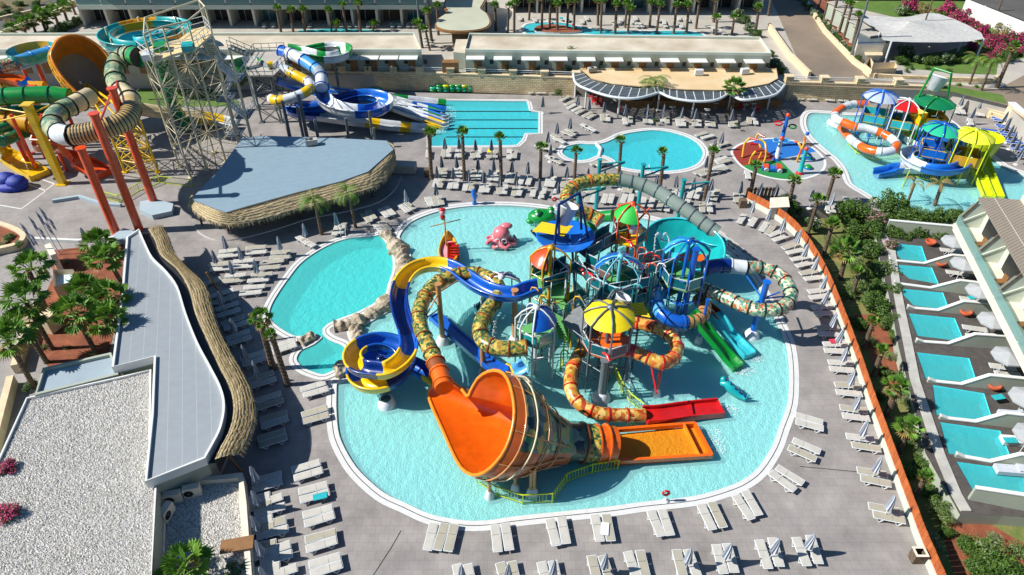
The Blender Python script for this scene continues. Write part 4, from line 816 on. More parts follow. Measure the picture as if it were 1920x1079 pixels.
# pagoda legs on green tower
for a in (30, 120): d = Vector((cos(radians(a)), sin(radians(a)), 0))*1.9; strut(FT, Cg+d+Vector((0, 0, -1)), Cg-d*.2+Vector((0, 0, -2.9)), .09, 'coral', 'brace')
# --- fire tube of yellow tower
S = thing('tube_slide', 'rust patterned tube slide with red flanges round the yellow domed tower', 'water slide', P(1230, 740))
tube_slide(S, [(1172,655,4.0),(1190,660,3.95)], .55, [(1, 'red')], 'red', 6)
tube_slide(S, [(1188,659,3.95),(1215,671,3.85),(1240,681,3.7),(1262,672,3.5),(1269,651,3.3),(1255,628,3.2),(1228,614,3.1),(1195,607,3.0),(1160,606,2.9),(1125,620,2.7),(1095,650,2.4),(1074,690,2.1),(1070,725,1.8),(1082,752,1.5),(1108,771,1.25),(1140,778,1.05),(1175,779,.85),(1208,779,.7)], .52, [(1, 'camo_fire')], 'red', 6)
tray(S, [(1208,782,.6),(1240,780,.45),(1290,773,.2),(1350,767,.1)], .75, .42, 'red', fm='red')
post(S, 1231, 738, 3.6, .15, 'red'); strut(S, P(1231,738,3.2), P(1218,672,3.4), .06, 'red'); strut(S, P(1245,680,3.2), P(1150,640,2.4), .06, 'dark')
# --- right blue tube with ring loops
S = thing('tube_slide', 'aqua patterned tube slide with dark flanges and two loops right of the fort', 'water slide', P(1410, 628))
tube_slide(S, [(1322,503,4.7),(1345,499,4.7),(1372,499,4.65)], .62, [(1, 'dblue')], 'dblue', 8); tube_slide(S, [(1370,499,4.65),(1398,502,4.6)], .62, [(1, 'white_p')], 'white_p', 6)
tube_slide(S, [(1398,502,4.55),(1430,503,4.45),(1460,515,4.3),(1480,540,4.1),(1480,565,3.95),(1458,580,3.8),(1428,582,3.7),(1395,574,3.6),(1365,560,3.5),(1335,548,3.4),(1300,535,3.3),(1265,530,3.2),(1238,545,3.1)], .56, [(1, 'camo_aqua')], 'dark', 5)
tube_slide(S, [(1238,545,3.1),(1231,562,3.0),(1236,582,2.9),(1252,597,2.8),(1272,604,2.7),(1288,605,2.6)], .56, [(.45, 'lblue'), (1, 'blue')], 'sky', 9)
tube_slide(S, [(1286,605,2.6),(1305,602,2.5),(1319,590,2.4),(1320,572,2.3),(1308,560,2.2)], .56, [(1, 'tan')], 'dark', 3, rr=1.03)
p = post(S, 1410, 628, 5.6, .27, 'sky'); arms(S, p, [P(1400,518,4.9), P(1470,556,3.8), P(1462,548,4.0), P(1392,580,3.2), P(1440,580,3.3)], .07, 'sky', 3.9)
post(S, 1262, 622, 3.0, .2, 'blue')
S = thing('body_slide', 'straight dark green open slide running down into the pool', 'water slide', P(1360, 660)); tray(S, [(1296,588,3.0),(1320,618,2.0),(1345,648,1.0),(1365,672,.25),(1383,690,.1)], .55, .38, 'green', fm='green')
S = thing('body_slide', 'short aqua open slide end beside the green slide', 'water slide', P(1390, 655)); tray(S, [(1340,590,1.6),(1360,620,.9),(1380,643,.2),(1405,668,.1)], .6, .38, 'cyan_p', fm='cyan_p')
S = thing('body_slide', 'short brown slide between the tan striped tube and the aqua slide', 'water slide', P(1345, 600)); tray(S, [(1322,573,2.2),(1335,585,1.6),(1352,602,1.0)], .55, .38, 'brown'); 
# --- teal bowl
B = thing('bowl_slide', 'large teal half bowl slide with orange outside behind the blue domed tower', 'water slide', P(1290, 500))
bc = P(1285,462,3.4); n1 = Vector((-.25, -.35, .9)).normalized()
BR = [(1207,452),(1212,432),(1228,418),(1250,411),(1280,411),(1310,419),(1335,432),(1352,448),(1359,466),(1357,485),(1345,498),(1325,505),(1295,508),(1262,505),(1232,495),(1213,475)]
rm = crom([PP(x, y, bc, n1) for x, y in BR], 2, True); bot = P(1290,500,.9); lp = []; lo = []
for t, zz in ((0, 0), (.12, .0), (.28, 0), (.45, 0), (.62, 0), (.8, 0), (1, 0)):
    f = 1-t; lp.append([bot.lerp(p, f**.6)*1 if 0 else Vector((bot.x+(p.x-bot.x)*(f**.42), bot.y+(p.y-bot.y)*(f**.42), bot.z+(p.z-bot.z)*f**1.2)) for p in rm])
    lo.append([v+(v-bot).normalized()*.12-Vector((0, 0, .05)) for v in lp[-1]])
m = MB(); m.loft(lp, 0); m.build('bowl_inside', ['teal'], B); m = MB(); m.loft(lo, lambda i, k: 0 if i < 1 else 1); m.build('bowl_shell', ['teal', 'brown'], B); m = MB(); m.tube([p+Vector((0, 0, .05)) for p in rm], .1, 6, closed=True); m.build('rim_lip', 'cyan_p', B)
flume(B, [(1352,442,3.8),(1340,455,3.2),(1320,452,2.6),(1290,455,2.2),(1262,475,1.8)], .8, .25, [(1, 'cyan_p')])
m = MB(); q_ = W([(1270,477,3.2),(1325,477,3.2),(1318,490,3.1),(1272,490,3.1)]); m.add(q_, [(0, 1, 2, 3)]); m.build('spray_panel', 'orange', B)
tube_slide(B, [(1125,414,5.0),(1110,405,5.2),(1090,398,5.6),(1070,392,5.9),(1062,375,6.2),(1068,357,6.4),(1088,345,6.5),(1115,339,6.5),(1160,337,6.4)], .62, [(1, 'camo_green')], 'orange', 8)
tube_slide(B, [(1160,337,6.4),(1195,344,6.2),(1232,359,5.9),(1268,382,5.5),(1298,403,5.0),(1325,423,4.5),(1345,437,4.1)], .64, [(.4, 'smoke'), (1, 'smoke')] if glassy('smoke', '93a298', .72) else [], 'greysteel', 4)
for x, y, z in ((1117,392,5.8),(1195,398,5.6),(1269,418,5.0),(1080,440,5.6)): p = post(B, x, y, z, .22, 'teal_post', False); strut(B, p+Vector((0, 0, z-1.4)), p+Vector((2.6, .2, z-.4)), .09, 'teal_post'); strut(B, p+Vector((0, 0, z-.5)), p+Vector((2.6, .2, z-.3)), .09, 'teal_post')
S = thing('tube_slide', 'small dark green tube slide curling down behind the green domed tower', 'water slide', P(1115, 445)); tube_slide(S, [(1150,405,4.6),(1125,408,4.0),(1110,420,3.2),(1112,440,2.4),(1122,455,1.4)], .55, [(1, 'green')], 'green', 6)
# yellow fences in the pool
def fence(px, label, h=1.0):
    pts = [P(x, y, -.1) for x, y in px]; r = thing('safety_fence', label, 'fence', pts[0])
    for a, b in zip(pts, pts[1:]):
        m = MB(); Z = Vector((0, 0, 1)); L = (b-a).length; m.bar(a+Z*h, b+Z*h, .07, .07); m.bar(a+Z*.15, b+Z*.15, .05, .05); m.bar(a-Z*.3, a+Z*h, .08, .08)
        for k in range(1, int(L/.22)): q = a.lerp(b, k*.22/L); m.bar(q+Z*.15, q+Z*h, .03, .03)
        m.build('fence_panel', 'lime', r)
    m = MB(); m.bar(pts[-1]-Z*.3, pts[-1]+Z*h, .08, .08); m.build('fence_post', 'lime', r)
fence([(895,905),(930,930),(980,946),(1035,943),(1062,905),(1110,888),(1158,880)], 'yellow green safety fence curving below the orange funnel')
fence([(1150,700),(1165,735),(1180,755),(1205,775)], 'yellow fence standing behind the red trimmed tube'); fence([(1175,805),(1207,790)], 'short yellow fence panel where the red tray begins', .9)
# --- figures and small items in the splash pool
R = thing('pirate_ship', 'small yellow pirate ship toy with a red slide in the splash pool', 'play ship', P(840, 485)); hull = [(838,432,1.6),(829,445,.9),(822,468,.8),(825,485,.9),(836,492,1.2),(850,492,1.2),(858,482,.9),(858,460,.8),(850,442,.9)]
o = W(hull); cc_ = P(841,470,-.3); m = MB(); lo_ = [[cc_.lerp(p, t)*1 if 0 else Vector((cc_.x+(p.x-cc_.x)*t, cc_.y+(p.y-cc_.y)*t, -.4+(p.z+.4)*z)) for p in crom(o, 3, True)] for t, z in ((.55, 0), (.85, .45), (1, 1), (.86, .95), (.7, .5))]; m.loft(lo_, 0); m.build('hull', 'goldp', R)
m = MB(); m.poly(lo_[-1] if 1 else [], .45); m.build('deck_floor', 'pink', R); tray(R, [(846,455,2.0),(847,470,1.2),(847,488,.3)], .4, .2, 'red'); 
m = MB(); a = P(836,470,.6); b = P(840,486,.3)
for k in range(6): p = P(852,462+k*5,1.7-k*.26); m.box(p, (.9, .3, .12))
m.build('steps', 'red', R); m = MB(); p = P(837,462,.4); m.cyl(p, p+Vector((0, 0, 4.0)), .09, .06, 8); m.bar(p+Vector((-1.4, 0, 2.3)), p+Vector((1.5, .3, 2.9)), .07, .07); m.build('mast', 'tan', R)
m = MB(); t = p+Vector((-.15, 0, 3.9)); m.ball(t, .32, 8, 0); m.ball(t+Vector((0, 0, .3)), .3, 8, 1, (1.2, .8, .5)); m.ball(t-Vector((0, 0, .55)), .33, 8, 1, (.8, .6, 1.1)); m.build('lookout_figure', ['pink', 'red'], R)
R = thing('octopus_toy', 'pink octopus water toy with round glasses', 'water toy', P(938, 460)); p = P(940,455,0); m = MB(); m.ball(p+Vector((0, 0, 1.0)), .9, 14, 0, (1, .9, .95)); m.ball(p+Vector((.5, .4, 1.7)), .5, 10, 0, (1.3, .9, .6))
for k in range(8): a = k*pi/4; m.tube([p+Vector((cos(a)*.5, sin(a)*.5, .5)), p+Vector((cos(a)*1.1, sin(a)*1.0, .25)), p+Vector((cos(a+.3)*1.5, sin(a+.3)*1.3, .15)), p+Vector((cos(a+.6)*1.5, sin(a+.6)*1.3, .4))], [.32, .26, .2, .1], 8)
m.build('body', plas('octo', 'd9747c'), R)
for s in (-.35, .3): q = MB(); q.tube([p+Vector((s+.24*cos(a), -.85, .75+.24*sin(a))) for a in [i*pi/5 for i in range(10)]], .05, 5, closed=True); q.build('glasses', 'white_p', R)
R = thing('frog_toy', 'green frog water toy with bulging eyes beside the yellow slats', 'water toy', P(1018, 420)); p = P(1016,418,0); m = MB(); m.ball(p+Vector((0, 0, .8)), 1.15, 14, 0, (1.3, .9, .62)); m.ball(p+Vector((-.5, -.4, 1.5)), .38, 10); m.ball(p+Vector((.9, .1, 1.5)), .38, 10); m.ball(p+Vector((1.2, -.4, .5)), .5, 8, 0, (1, .8, .6)); m.ball(p+Vector((-1.2, -.3, .4)), .5, 8, 0, (1, .8, .6)); m.build('body', 'green', R)
for s in (-.55, .85): q = MB(); q.ball(p+Vector((s, -.72 if s < 0 else -.25, 1.5)), .17, 8); q.build('eye', 'white_p', R)
R = thing('seahorse_fountain', 'blue seahorse spray figure on the far coping of the splash pool', 'water toy', P(890, 383)); p = P(890,383,0); m = MB(); m.tube([p, p+Vector((0, 0, .5)), p+Vector((.05, 0, 1.0)), p+Vector((-.1, 0, 1.4)), p+Vector((0, 0, 1.7)), p+Vector((-.35, 0, 1.6))], [.3, .14, .33, .24, .22, .08], 8); m.build('body', 'sky', R)
R = thing('dragon_toy', 'blue spraying dragon toy in the shade right of the red slide', 'water toy', P(1372, 745)); p = P(1368,738,0); m = MB(); m.tube([p+Vector(v)*.8 for v in ((-.9, .5, .9), (-.5, .3, 1.1), (0, 0, .7), (.6, -.4, .35), (1.2, -.9, .25), (1.4, -1.0, .9))], [.2, .32, .42, .34, .2, .06], 9); m.ball(p+Vector((-.55, .5, 1.0)), .26); m.build('body', 'teal', R); q = MB()
for k in range(5): q.lathe(p+Vector((-.4+k*.32, .25-k*.25, 1.1-k*.16)), [(.13, 0), (.01, .35)], 5)
q.build('back_spikes', 'dblue', R)
def lifering(x, y, lab):
    p = P(x, y, 0); R = thing('lifebuoy_stand', lab, 'lifebuoy stand', p, 'lifebuoy stands'); m = MB(); m.cyl(p, p+Vector((0, 0, .9)), .04, .04, 6); m.lathe(p, [(.25, 0), (.2, .1), (.05, .12)], 8); m.build('stand', 'white_p', R); m = MB(); m.tube([p+Vector((.22*cos(i*pi/5)-.1, -.05, .95+.22*sin(i*pi/5))) for i in range(10)], .08, 6, closed=True); m.build('lifebuoy', 'red', R)
lifering(1248, 940, 'red lifebuoy stand on the near coping of the splash pool'); lifering(1041, 388, 'red lifebuoy stand on the far coping by the camouflage tube')
# ================= left slide complex
def lattice(r, tops, zt, levels, m, rad=.13, br=.06, pairs=None, zb=0):
    c = [P(x, y, zt) for x, y in tops]
    for p in c: q = MB(); q.cyl((p.x, p.y, zb), (p.x, p.y, zt), rad, rad, 8); q.box((p.x, p.y, .06), (.6, .6, .12)); q.build('tower_leg', m, r)
    for i, j in (pairs or [(k, (k+1) % len(c)) for k in range(len(c))]):
        q = MB(); a, b = c[i], c[j]
        for k in range(levels):
            z0 = zb+(zt-zb)*k/levels; z1 = zb+(zt-zb)*(k+1)/levels; A = Vector((a.x, a.y, 0)); B_ = Vector((b.x, b.y, 0)); Z = Vector((0, 0, 1))
            q.cyl(A+Z*z1, B_+Z*z1, br, br, 5); q.cyl(A+Z*z0, B_+Z*z1, br*.8, br*.8, 5); q.cyl(B_+Z*z0, A+Z*z1, br*.8, br*.8, 5)
        q.build('lattice_brace', m, r)
    return c
def rail(r, pts, m, h=1.1, nm='guard_rail', closed=False):
    pts = list(pts)+([pts[0]] if closed else [])
    for a, b in zip(pts, pts[1:]):
        q = MB(); Z = Vector((0, 0, 1)); L = (b-a).length
        for z in (.5, h): q.bar(a+Z*z, b+Z*z, .06, .06)
        for k in range(int(L/.9)+1): p = a.lerp(b, k/max(1, int(L/.9))); q.bar(p, p+Z*h, .05, .05)
        q.build(nm, m, r)
def flight(r, a, b, w, m, n=10, rm='white_metal'):
    d = b-a; u = Vector((d.x, d.y, 0)).normalized(); s = Vector((-u.y, u.x, 0))*w/2; q = MB()
    for k in range(n): p = a.lerp(b, (k+.5)/n); q.box(p, (Vector((d.x, d.y, 0)).length/n*.9, w, .06), atan2(u.y, u.x))
    for sg in (1, -1): q.bar(a+s*sg, b+s*sg, .08, .22)
    q.build('stair_flight', m, r); rail(r, [a+s, b+s], rm); rail(r, [a-s, b-s], rm)
TW = thing('slide_tower', 'tall cream lattice start tower with sandy platform at the top left', 'tower', P(340, 330))
tp = [(261,98),(287,118),(321,104),(366,93),(398,64),(386,50),(360,57),(335,75),(315,80),(288,86)]
c = lattice(TW, [(266,100),(288,117),(322,104),(364,93),(396,66),(340,78)], 13.4, 5, 'cream_steel', .12, .045, [(0, 1), (1, 2), (2, 3), (3, 4), (4, 5), (5, 0), (1, 5), (2, 5), (3, 5)])
pf = Pl(tp, 13.5)[::-1]; q = MB(); q.prism(pf, 13.3, 13.55, 0, 1); q.build('platform', [mat('ply', 'd9bf8c', .7, .15, 1), 'cream_steel'], TW); rail(TW, [p+Vector((0, 0, .05)) for p in pf], 'white_metal', closed=True)
for a, b in (((263,98),(262,98)),): pass
for i in (1, 2, 3, 4, 5, 9): p = Vector(P(tp[i][0], tp[i][1], 13.5)); strut(TW, p, p+Vector((0, 0, 2.9)), .09, 'cream_steel', 'roof_post')
tt = [P(tp[i][0], tp[i][1], 13.5)+Vector((0, 0, 2.9)) for i in (9, 1, 2, 3, 4, 5)]
for a, b in zip(tt, tt[1:]+tt[:1]): strut(TW, a, b, .09, 'cream_steel', 'roof_beam')
c2 = [P(x, y, 11) for x, y in ((405,100),(432,98),(436,122),(408,124))]
for k in range(5):
    z = 11-k*2.2; a, b = (c2[0]+c2[3])/2, (c2[1]+c2[2])/2; s = (c2[3]-c2[0])*.28
    for p in (a, b): p.z = 0
    A, B_ = (a, b) if k % 2 == 0 else (b, a); sg = 1 if k % 2 == 0 else -1
    flight(TW, A+s*sg+Vector((0, 0, z)), B_+s*sg+Vector((0, 0, z-2.2)), 1.0, 'white_metal', 9)
    q = MB(); q.box(B_+Vector((0, 0, z-2.25)), (1.6, 2.6, .1)); q.build('landing', 'greysteel', TW); rail(TW, [B_+Vector((.8*(1 if B_ is b else -1), 1.3, z-2.2)), B_+Vector((.8*(1 if B_ is b else -1), -1.3, z-2.2))], 'white_metal')
for p in c2: q = MB(); q.cyl((p.x, p.y, 0), (p.x, p.y, 11.2), .11, .11, 6); q.build('tower_leg', 'cream_steel', TW)
walkway(TW, P(392,80,13.3), P(407,112,11.0), 1.1, 'cream_steel', pm='net_grey', steps=9)
for j, (x, y) in enumerate([(278,104),(300,88),(352,88)]): q = MB(); q.box(P(x, y, 13.9), (1.1, 1.6, .6), .3); q.build('start_tub', ['white_p', 'green', 'teal'][j], TW)
# big dish
D = thing('dish_slide', 'huge tilted orange dish slide with yellow frame on its back at the left', 'water slide', P(190, 330))
dc = P(158,125,9.6); nd = Vector((.55, -.5, .62)).normalized()
DR = [(113,88),(121,76),(140,69),(163,73),(188,90),(205,113),(214,140),(214,163),(203,180),(184,188),(163,182),(145,166),(127,145),(114,124),(107,104)]
rm = crom([PP(158+(x-158)*1.12-5, 128+(y-128)*1.04, dc, nd) for x, y in DR], 3, True); cd = sum(rm, Vector())/len(rm); bk = cd-nd*4.2
lp = []; lo = []
for f, g in ((1, 0), (1.0, .12), (.97, .3), (.9, .5), (.78, .7), (.6, .86), (.35, .96), (.05, 1)):
    lp.append([cd+(p-cd)*f-nd*4.2*g for p in rm]); lo.append([cd+(p-cd)*(f+.03)-nd*4.35*g for p in rm])
q = MB(); q.loft(lp, lambda i, k: 0 if i < 4 else 1); q.build('dish_inside', ['lorange', mat('dishgrey', 'a8977a', .4, .1, 1)], D); q = MB(); q.loft(lo, 0); q.build('dish_shell', 'lorange', D)
q = MB(); q.tube(rm, .16, 6, closed=True); q.build('rim_lip', 'lorange', D)
n_ = len(rm)
for g, f in ((.1, 1.08), (.3, 1.08), (.5, 1.0), (.7, .88)): q = MB(); l = [cd+(p-cd)*f-nd*4.4*g for p in rm]; q.tube(l, .06, 5, closed=True); q.build('frame_ring', 'yellow', D)
for k in range(0, n_, 3): q = MB(); q.tube([cd+(rm[k]-cd)*f-nd*4.6*g for f, g in ((1.06, .02), (1.1, .2), (1.04, .5), (.8, .85), (.4, 1.05))], .06, 5); q.build('frame_rib', 'yellow', D)
c = lattice(D, [(196,225),(232,232),(262,225),(228,205)], 6.5, 4, 'yellow', .13, .06, [(0, 1), (1, 2), (2, 3), (3, 0), (0, 2)])
for p in c: strut(D, p, cd-nd*3+(p-cd)*.12, .1, 'yellow')
S = thing('tube_slide', 'thick ringed tan and sage tube slide winding from the tall tower to the dish', 'water slide', P(215, 440))
tube_slide(S, [(262,108,12.8),(246,104,12.6),(231,106,12.3),(217,122,11.8),(215,147,11.4),(226,170,11.0)], .95, [(.12, 'green'), (1, 'camo_sage')], 'dark', 5, sides=14)
tube_slide(S, [(226,170,11.0),(243,187,10.8),(247,207,10.6)], .95, [(.6, 'cream_p'), (1, 'tan_p')] if plas('cream_p', 'dccba0') and plas('tan_p', 'c8a96c') else [], 'dark', 6, sides=14)
tube_slide(S, [(247,205,10.6),(236,225,10.4),(207,239,10.2),(170,249,10.0),(135,254,9.9)], .95, [(1, 'tan_p')], 'dark', 1, rr=1.03, sides=14)
tube_slide(S, [(137,254,9.9),(122,254,9.8),(111,250,9.75)], .97, [(1, 'white_p')], 'dark', 12, sides=14)
tube_slide(S, [(112,250,9.75),(99,239,9.6),(101,222,9.5),(117,207,9.4),(134,200,9.4)], .95, [(1, 'camo_sage')], 'dark', 8, sides=14)
tube_slide(S, [(132,200,9.4),(150,191,9.4),(168,181,9.3)], .95, [(1, 'cream_p')], 'dark', 6, sides=14)
for (bx, by), z in (((218,437),9.4),((262,432),12.6),((290,383),12.9)):
    p = P(bx, by); q = MB(); q.cyl((p.x, p.y, .0), (p.x, p.y, z), .42, .38, 12); q.cyl((p.x, p.y, z), (p.x, p.y, z+.12), .5, .5, 12); q.build('support_post', 'coral', S)
p = P(262,432); strut(S, Vector((p.x, p.y, 11.5)), P(215,160,11.2), .12, 'coral'); p = P(290,383); strut(S, Vector((p.x, p.y, 12)), P(222,130,11.8), .12, 'coral')
m = MB(); pl = Pl([(262,378),(290,373),(325,382),(322,396),(285,404),(262,393)], .55)[::-1]; m.prism(pl, 0, .55); m.build('footing_block', mat('footing', '9fb0b8', .8, .05, 1), label='blue grey concrete footing under the rearmost orange post', cat='footing')
m = MB(); pl = Pl([(212,440),(232,428),(262,436),(245,452),(215,450)], .5)[::-1]; m.prism(pl, 0, .5); m.build('footing_block', 'footing', label='blue grey concrete footing under the two front orange posts', cat='footing')
def simple_tube(label, pts, rad, segs, ring, posts=(), every=6, pm='coral'):
    S = thing('tube_slide', label, 'water slide', P(pts[len(pts)//2][0], pts[len(pts)//2][1], 0)); tube_slide(S, pts, rad, segs, ring, every)
    for x, y, z in posts: q = MB(); p = P(x, y, z); q.cyl((p.x, p.y, 0), p, .22, .2, 8); q.build('support_post', pm, S)
    return S
simple_tube('green tube slide with yellow end left of the orange dish', [(-30,182,8),(-5,182,8),(12,181,8),(50,179,8),(95,178,7.9),(130,182,7.6)], .95, [(.18, 'yellow'), (1, 'green')], 'pgreen', [(20,215,7),(78,215,7)])
simple_tube('thin teal green tube slide passing behind the yellow post', [(-20,212,6),(20,207,6),(60,205,6),(105,206,5.8),(140,208,5.5)], .5, [(.3, 'bteal'), (1, 'pgreen')], 'dteal', [(110,210,5.2)])
simple_tube('low dark green tube slide curling at the left edge', [(-20,262,5),(5,265,4.6),(30,255,4.2),(58,245,4),(66,235,4.2),(50,230,4.6),(20,236,5),(-10,246,5)], .6, [(1, 'pgreen')], 'dteal', [(30,260,3.5)])
simple_tube('sky blue and camouflage tube slide above the green tube at the left edge', [(-25,130,9),(0,126,9),(28,120,9),(60,110,9),(92,101,8.9),(115,98,8.8)], .85, [(.42, 'camo_aqua'), (1, 'lblue')], 'sky', [(40,122,8)])
S = thing('bowl_slide', 'teal and yellow open bowl behind the blue tube at the left edge', 'water slide', P(60,125)); q = MB(); c = P(62,104,9.4); q.lathe(c, [(2.6, .8), (2.5, .2), (2.0, -.5), (1.1, -.8)], 20, lambda i, k: 1 if 3 < k < 9 else 0); q.build('bowl', ['teal', 'goldp'], S); q = MB(); q.cyl((c.x, c.y, 0), (c.x, c.y, 8.5), .25, .25, 8); q.build('support_post', 'coral', S)
S = thing('body_slide', 'red and blue open slide piece left of the orange dish', 'water slide', P(30,150)); tray(S, [(-10,148,8.2),(15,149,8.0),(38,154,7.7),(60,163,7.2)], .85, .35, 'orange'); tray(S, [(40,153,7.9),(70,168,7.0)], .8, .35, 'blue'); q = MB(); p = P(30,150,8); q.cyl((p.x, p.y, 0), p, .2, .2, 8); q.build('support_post', 'coral', S)
S = thing('family_slide', 'wide yellow slide ending on the paving at the left edge', 'water slide', P(30,310)); tray(S, [(-40,268,4),(-10,280,2.4),(20,298,1.0),(60,322,.3),(75,330,.25)], 1.1, .5, 'yellow')
S = thing('family_slide', 'wide orange red slide ending behind the orange posts', 'water slide', P(150,310)); tray(S, [(75,262,5),(105,282,3),(140,300,1.3),(175,318,.4),(195,328,.3)], 1.2, .5, 'coral'); q = MB(); q.lathe(P(90,275,3.6), [(1.4, .7), (1.4, 0)], 14); q.build('collar_ring', 'brown', S)
for (bx, by), z, mt, lb in (((118,345),9.4,'yellow','big square yellow steel post with tie bars standing on the paving'), ((52,290),7.5,'coral','slim red post at the far left behind the yellow slide'), ((105,275),7.5,'coral','slim red post between the green tube and the orange dish')):
    p = P(bx, by); R = thing('steel_post', lb, 'post', p); q = MB(); q.box((p.x, p.y, z/2), (.7, .7, z) if mt == 'yellow' else (.5, .5, z)); q.box((p.x, p.y, z+.05), (1.1, 1.1, .12)); q.box((p.x, p.y, .05), (1.1, 1.1, .1)); q.build('column', mt, R)
    if mt == 'yellow':
        for e in ((-20,200,8.5),(-20,232,7),(120,186,9)): strut(R, Vector((p.x, p.y, z-1)), P(*e), .08, 'yellow', 'tie_bar')
# teal round flume at the back
S = thing('ring_slide', 'big round teal and yellow open ring slide behind the tall tower', 'water slide', P(275,85)); C = P(274,64,7.6); q = MB()
a0_ = radians(15); pr = [C+Vector((5.3*cos(a0_+k*2*pi/36), 4.4*sin(a0_+k*2*pi/36), -.02*k)) for k in range(37)]; q.sweep(pr, uprof(.75, .8), lambda t: 0 if t < .22 else (1 if t < .36 else (0 if t < .8 else 1))); q.build('flume', ['teal', 'goldp'], S)
q = MB(); pr = [C+Vector((2.6*cos(-k*2*pi/30), 2.4*sin(-k*2*pi/30), -.3-.05*k)) for k in range(28)]; q.sweep(pr, uprof(.9, .8), 0); q.build('inner_flume', 'cyan_p', S); q = MB(); q.lathe(C+Vector((4.5, -1.6, -.8)), [(2.2, 1.4), (2.2, 0), (1.6, -.5)], 18); q.build('drop_tub', 'teal', S)
for k in range(6): a = k*pi/3; q = MB(); q.cyl((C.x+5.2*cos(a), C.y+4.9*sin(a), 2), (C.x+5.2*cos(a), C.y+4.9*sin(a), 8.5), .16, .16, 6); q.build('support_post', 'cream_steel', S)
S = thing('drop_slide', 'steep dark green slide falling through the tall cream tower', 'water slide', P(330,300)); tube_slide(S, [(262,112,12.6),(285,112,12),(302,118,11),(308,135,9.5),(315,160,7.5),(322,190,5),(335,215,2.5),(350,235,.8)], .7, [(1, 'pgreen')], 'green', 4)
S = thing('body_slide', 'long cream and yellow open slide low behind the tall tower', 'water slide', P(330,225)); flume(S, [(255,205,2.6),(300,212,2.0),(345,218,1.4),(400,226,.8),(440,236,.4)], .9, .5, [(.6, 'cream_p'), (.8, 'yellow'), (1, 'white_p')])
m = MB(); rr = [P(x, y, .05) for x, y in ((150,395),(180,370),(225,383),(290,365),(345,360))]
fence([(190,372),(225,382),(262,360),(300,345),(362,352)], 'yellow fence around the foot of the dish slide frame')
m = MB(); wall_line([P(*p) for p in ((100,380),(150,372),(190,385),(228,388))], 0, .35, .35, m); m.build('low_kerb', 'footing', label='low blue grey kerb beside the orange posts', cat='kerb')
for k, px in enumerate([[(0,385),(40,392),(86,358),(45,343)], [(60,330),(102,345),(85,358)]]):
    m = MB(); pp = Pl(px, .006); 
    for a, b in zip(pp, pp[1:]): m.bar(a, b, .14, .008)
    m.build('marking', 'white', kind='structure')
m = MB(); p = P(22,352,0)
for v in ((-1.8, 0, .8), (-.3, .2, .9), (.9, -.1, .7)): m.ball(p+Vector(v), 1.1, 12, 0, (1.1, .9, .75))
m.ball(p+Vector((.2, -.2, .3)), 1.6, 12, 0, (1.2, .7, .4)); m.build('covered_vehicle', mat('tarpblue', '0f2f9a', .5, .2, 2, bump=.6), label='vehicle hidden under a dark blue cover at the left edge', cat='vehicle cover')
# ================= blue and white slide group
TB = thing('slide_tower', 'dark steel stair tower of the blue and white slides behind the snack bar', 'tower', P(485, 250))
lattice(TB, [(462,118),(500,112),(530,118),(510,140),(470,140)], 6.4, 3, 'greysteel', .14, .07); q = MB(); pf = Pl([(458,128),(478,98),(535,96),(535,120),(512,142),(468,142)], 6.5)[::-1]; q.prism(pf, 6.35, 6.5); q.build('platform', 'roof_grey', TB); rail(TB, pf, 'greysteel', closed=True)
for k in range(3): z = 6.4-k*2.1; a, b = P(466,150,z), P(500,150,z-2.1); a.y = b.y = P(470,190,0).y+3; a.x = -38+k*.4; b.x = -33.5+k*.3; (flight(TB, a, b, 1.2, 'greysteel', 9, 'greysteel') if k % 2 == 0 else flight(TB, Vector((b.x, b.y+1.4, z)), Vector((a.x, a.y+1.4, z-2.1)), 1.2, 'greysteel', 9, 'greysteel'))
S = thing('tube_slide', 'fat white and blue tube slide opening into a wide blue looping flume', 'water slide', P(600, 220))
tube_slide(S, [(528,97,6.8),(545,102,6.8),(562,110,6.7),(582,122,6.3),(598,135,5.9),(603,150,5.5),(603,165,5.0)], .78, [(.1, 'blue'), (.38, 'white_p'), (.62, 'lblue'), (.8, 'grey_p'), (1, 'white_p')], 'blue', 7, sides=14)
fl = flume(S, [(603,165,4.4),(605,182,4.1),(616,197,3.9),(645,208,3.7),(680,211,3.6),(708,207,3.5),(724,196,3.4),(715,186,3.35),(690,181,3.3),(662,184,3.2),(635,192,3.0),(610,200,2.7),(580,204,2.4),(545,202,2.2)], .92, .6, [(.1, 'sky'), (.27, 'white_p'), (.42, 'blue'), (.52, 'white_p'), (.66, 'sky'), (.8, 'dblue'), (1, 'blue')])
flume(S, [(545,202,2.2),(560,214,1.9),(620,222,1.5),(700,233,1.0),(760,240,.5),(818,244,.15)], .75, .4, [(.3, 'blue'), (.55, 'white_p'), (.62, 'yellow'), (.75, 'white_p'), (.83, 'yellow'), (.93, 'white_p'), (1, 'yellow')])
for x, y, z in ((648,222,3.4),(692,208,4.2),(700,240,2.6),(590,225,5),(557,200,5.2)): q = MB(); p = P(x, y, z); q.cyl((p.x, p.y, 0), p, .2, .18, 8); q.build('support_post', 'greysteel', S)
S = thing('tube_slide', 'white and yellow tube slide bending round in front of the dark stair tower', 'water slide', P(540, 220))
tube_slide(S, [(500,127,6.6),(512,124,6.6),(535,131,6.2),(558,143,5.8),(577,153,5.4),(582,165,5.1),(570,175,4.8),(547,184,4.5),(522,189,4.2),(508,186,4.1)], .62, [(.1, 'yellow'), (.25, 'white_p'), (.42, 'yellow'), (.55, 'white_p'), (.68, 'yellow'), (.82, 'white_p'), (.95, 'yellow'), (1, 'white_p')], 'grey_p', 8)
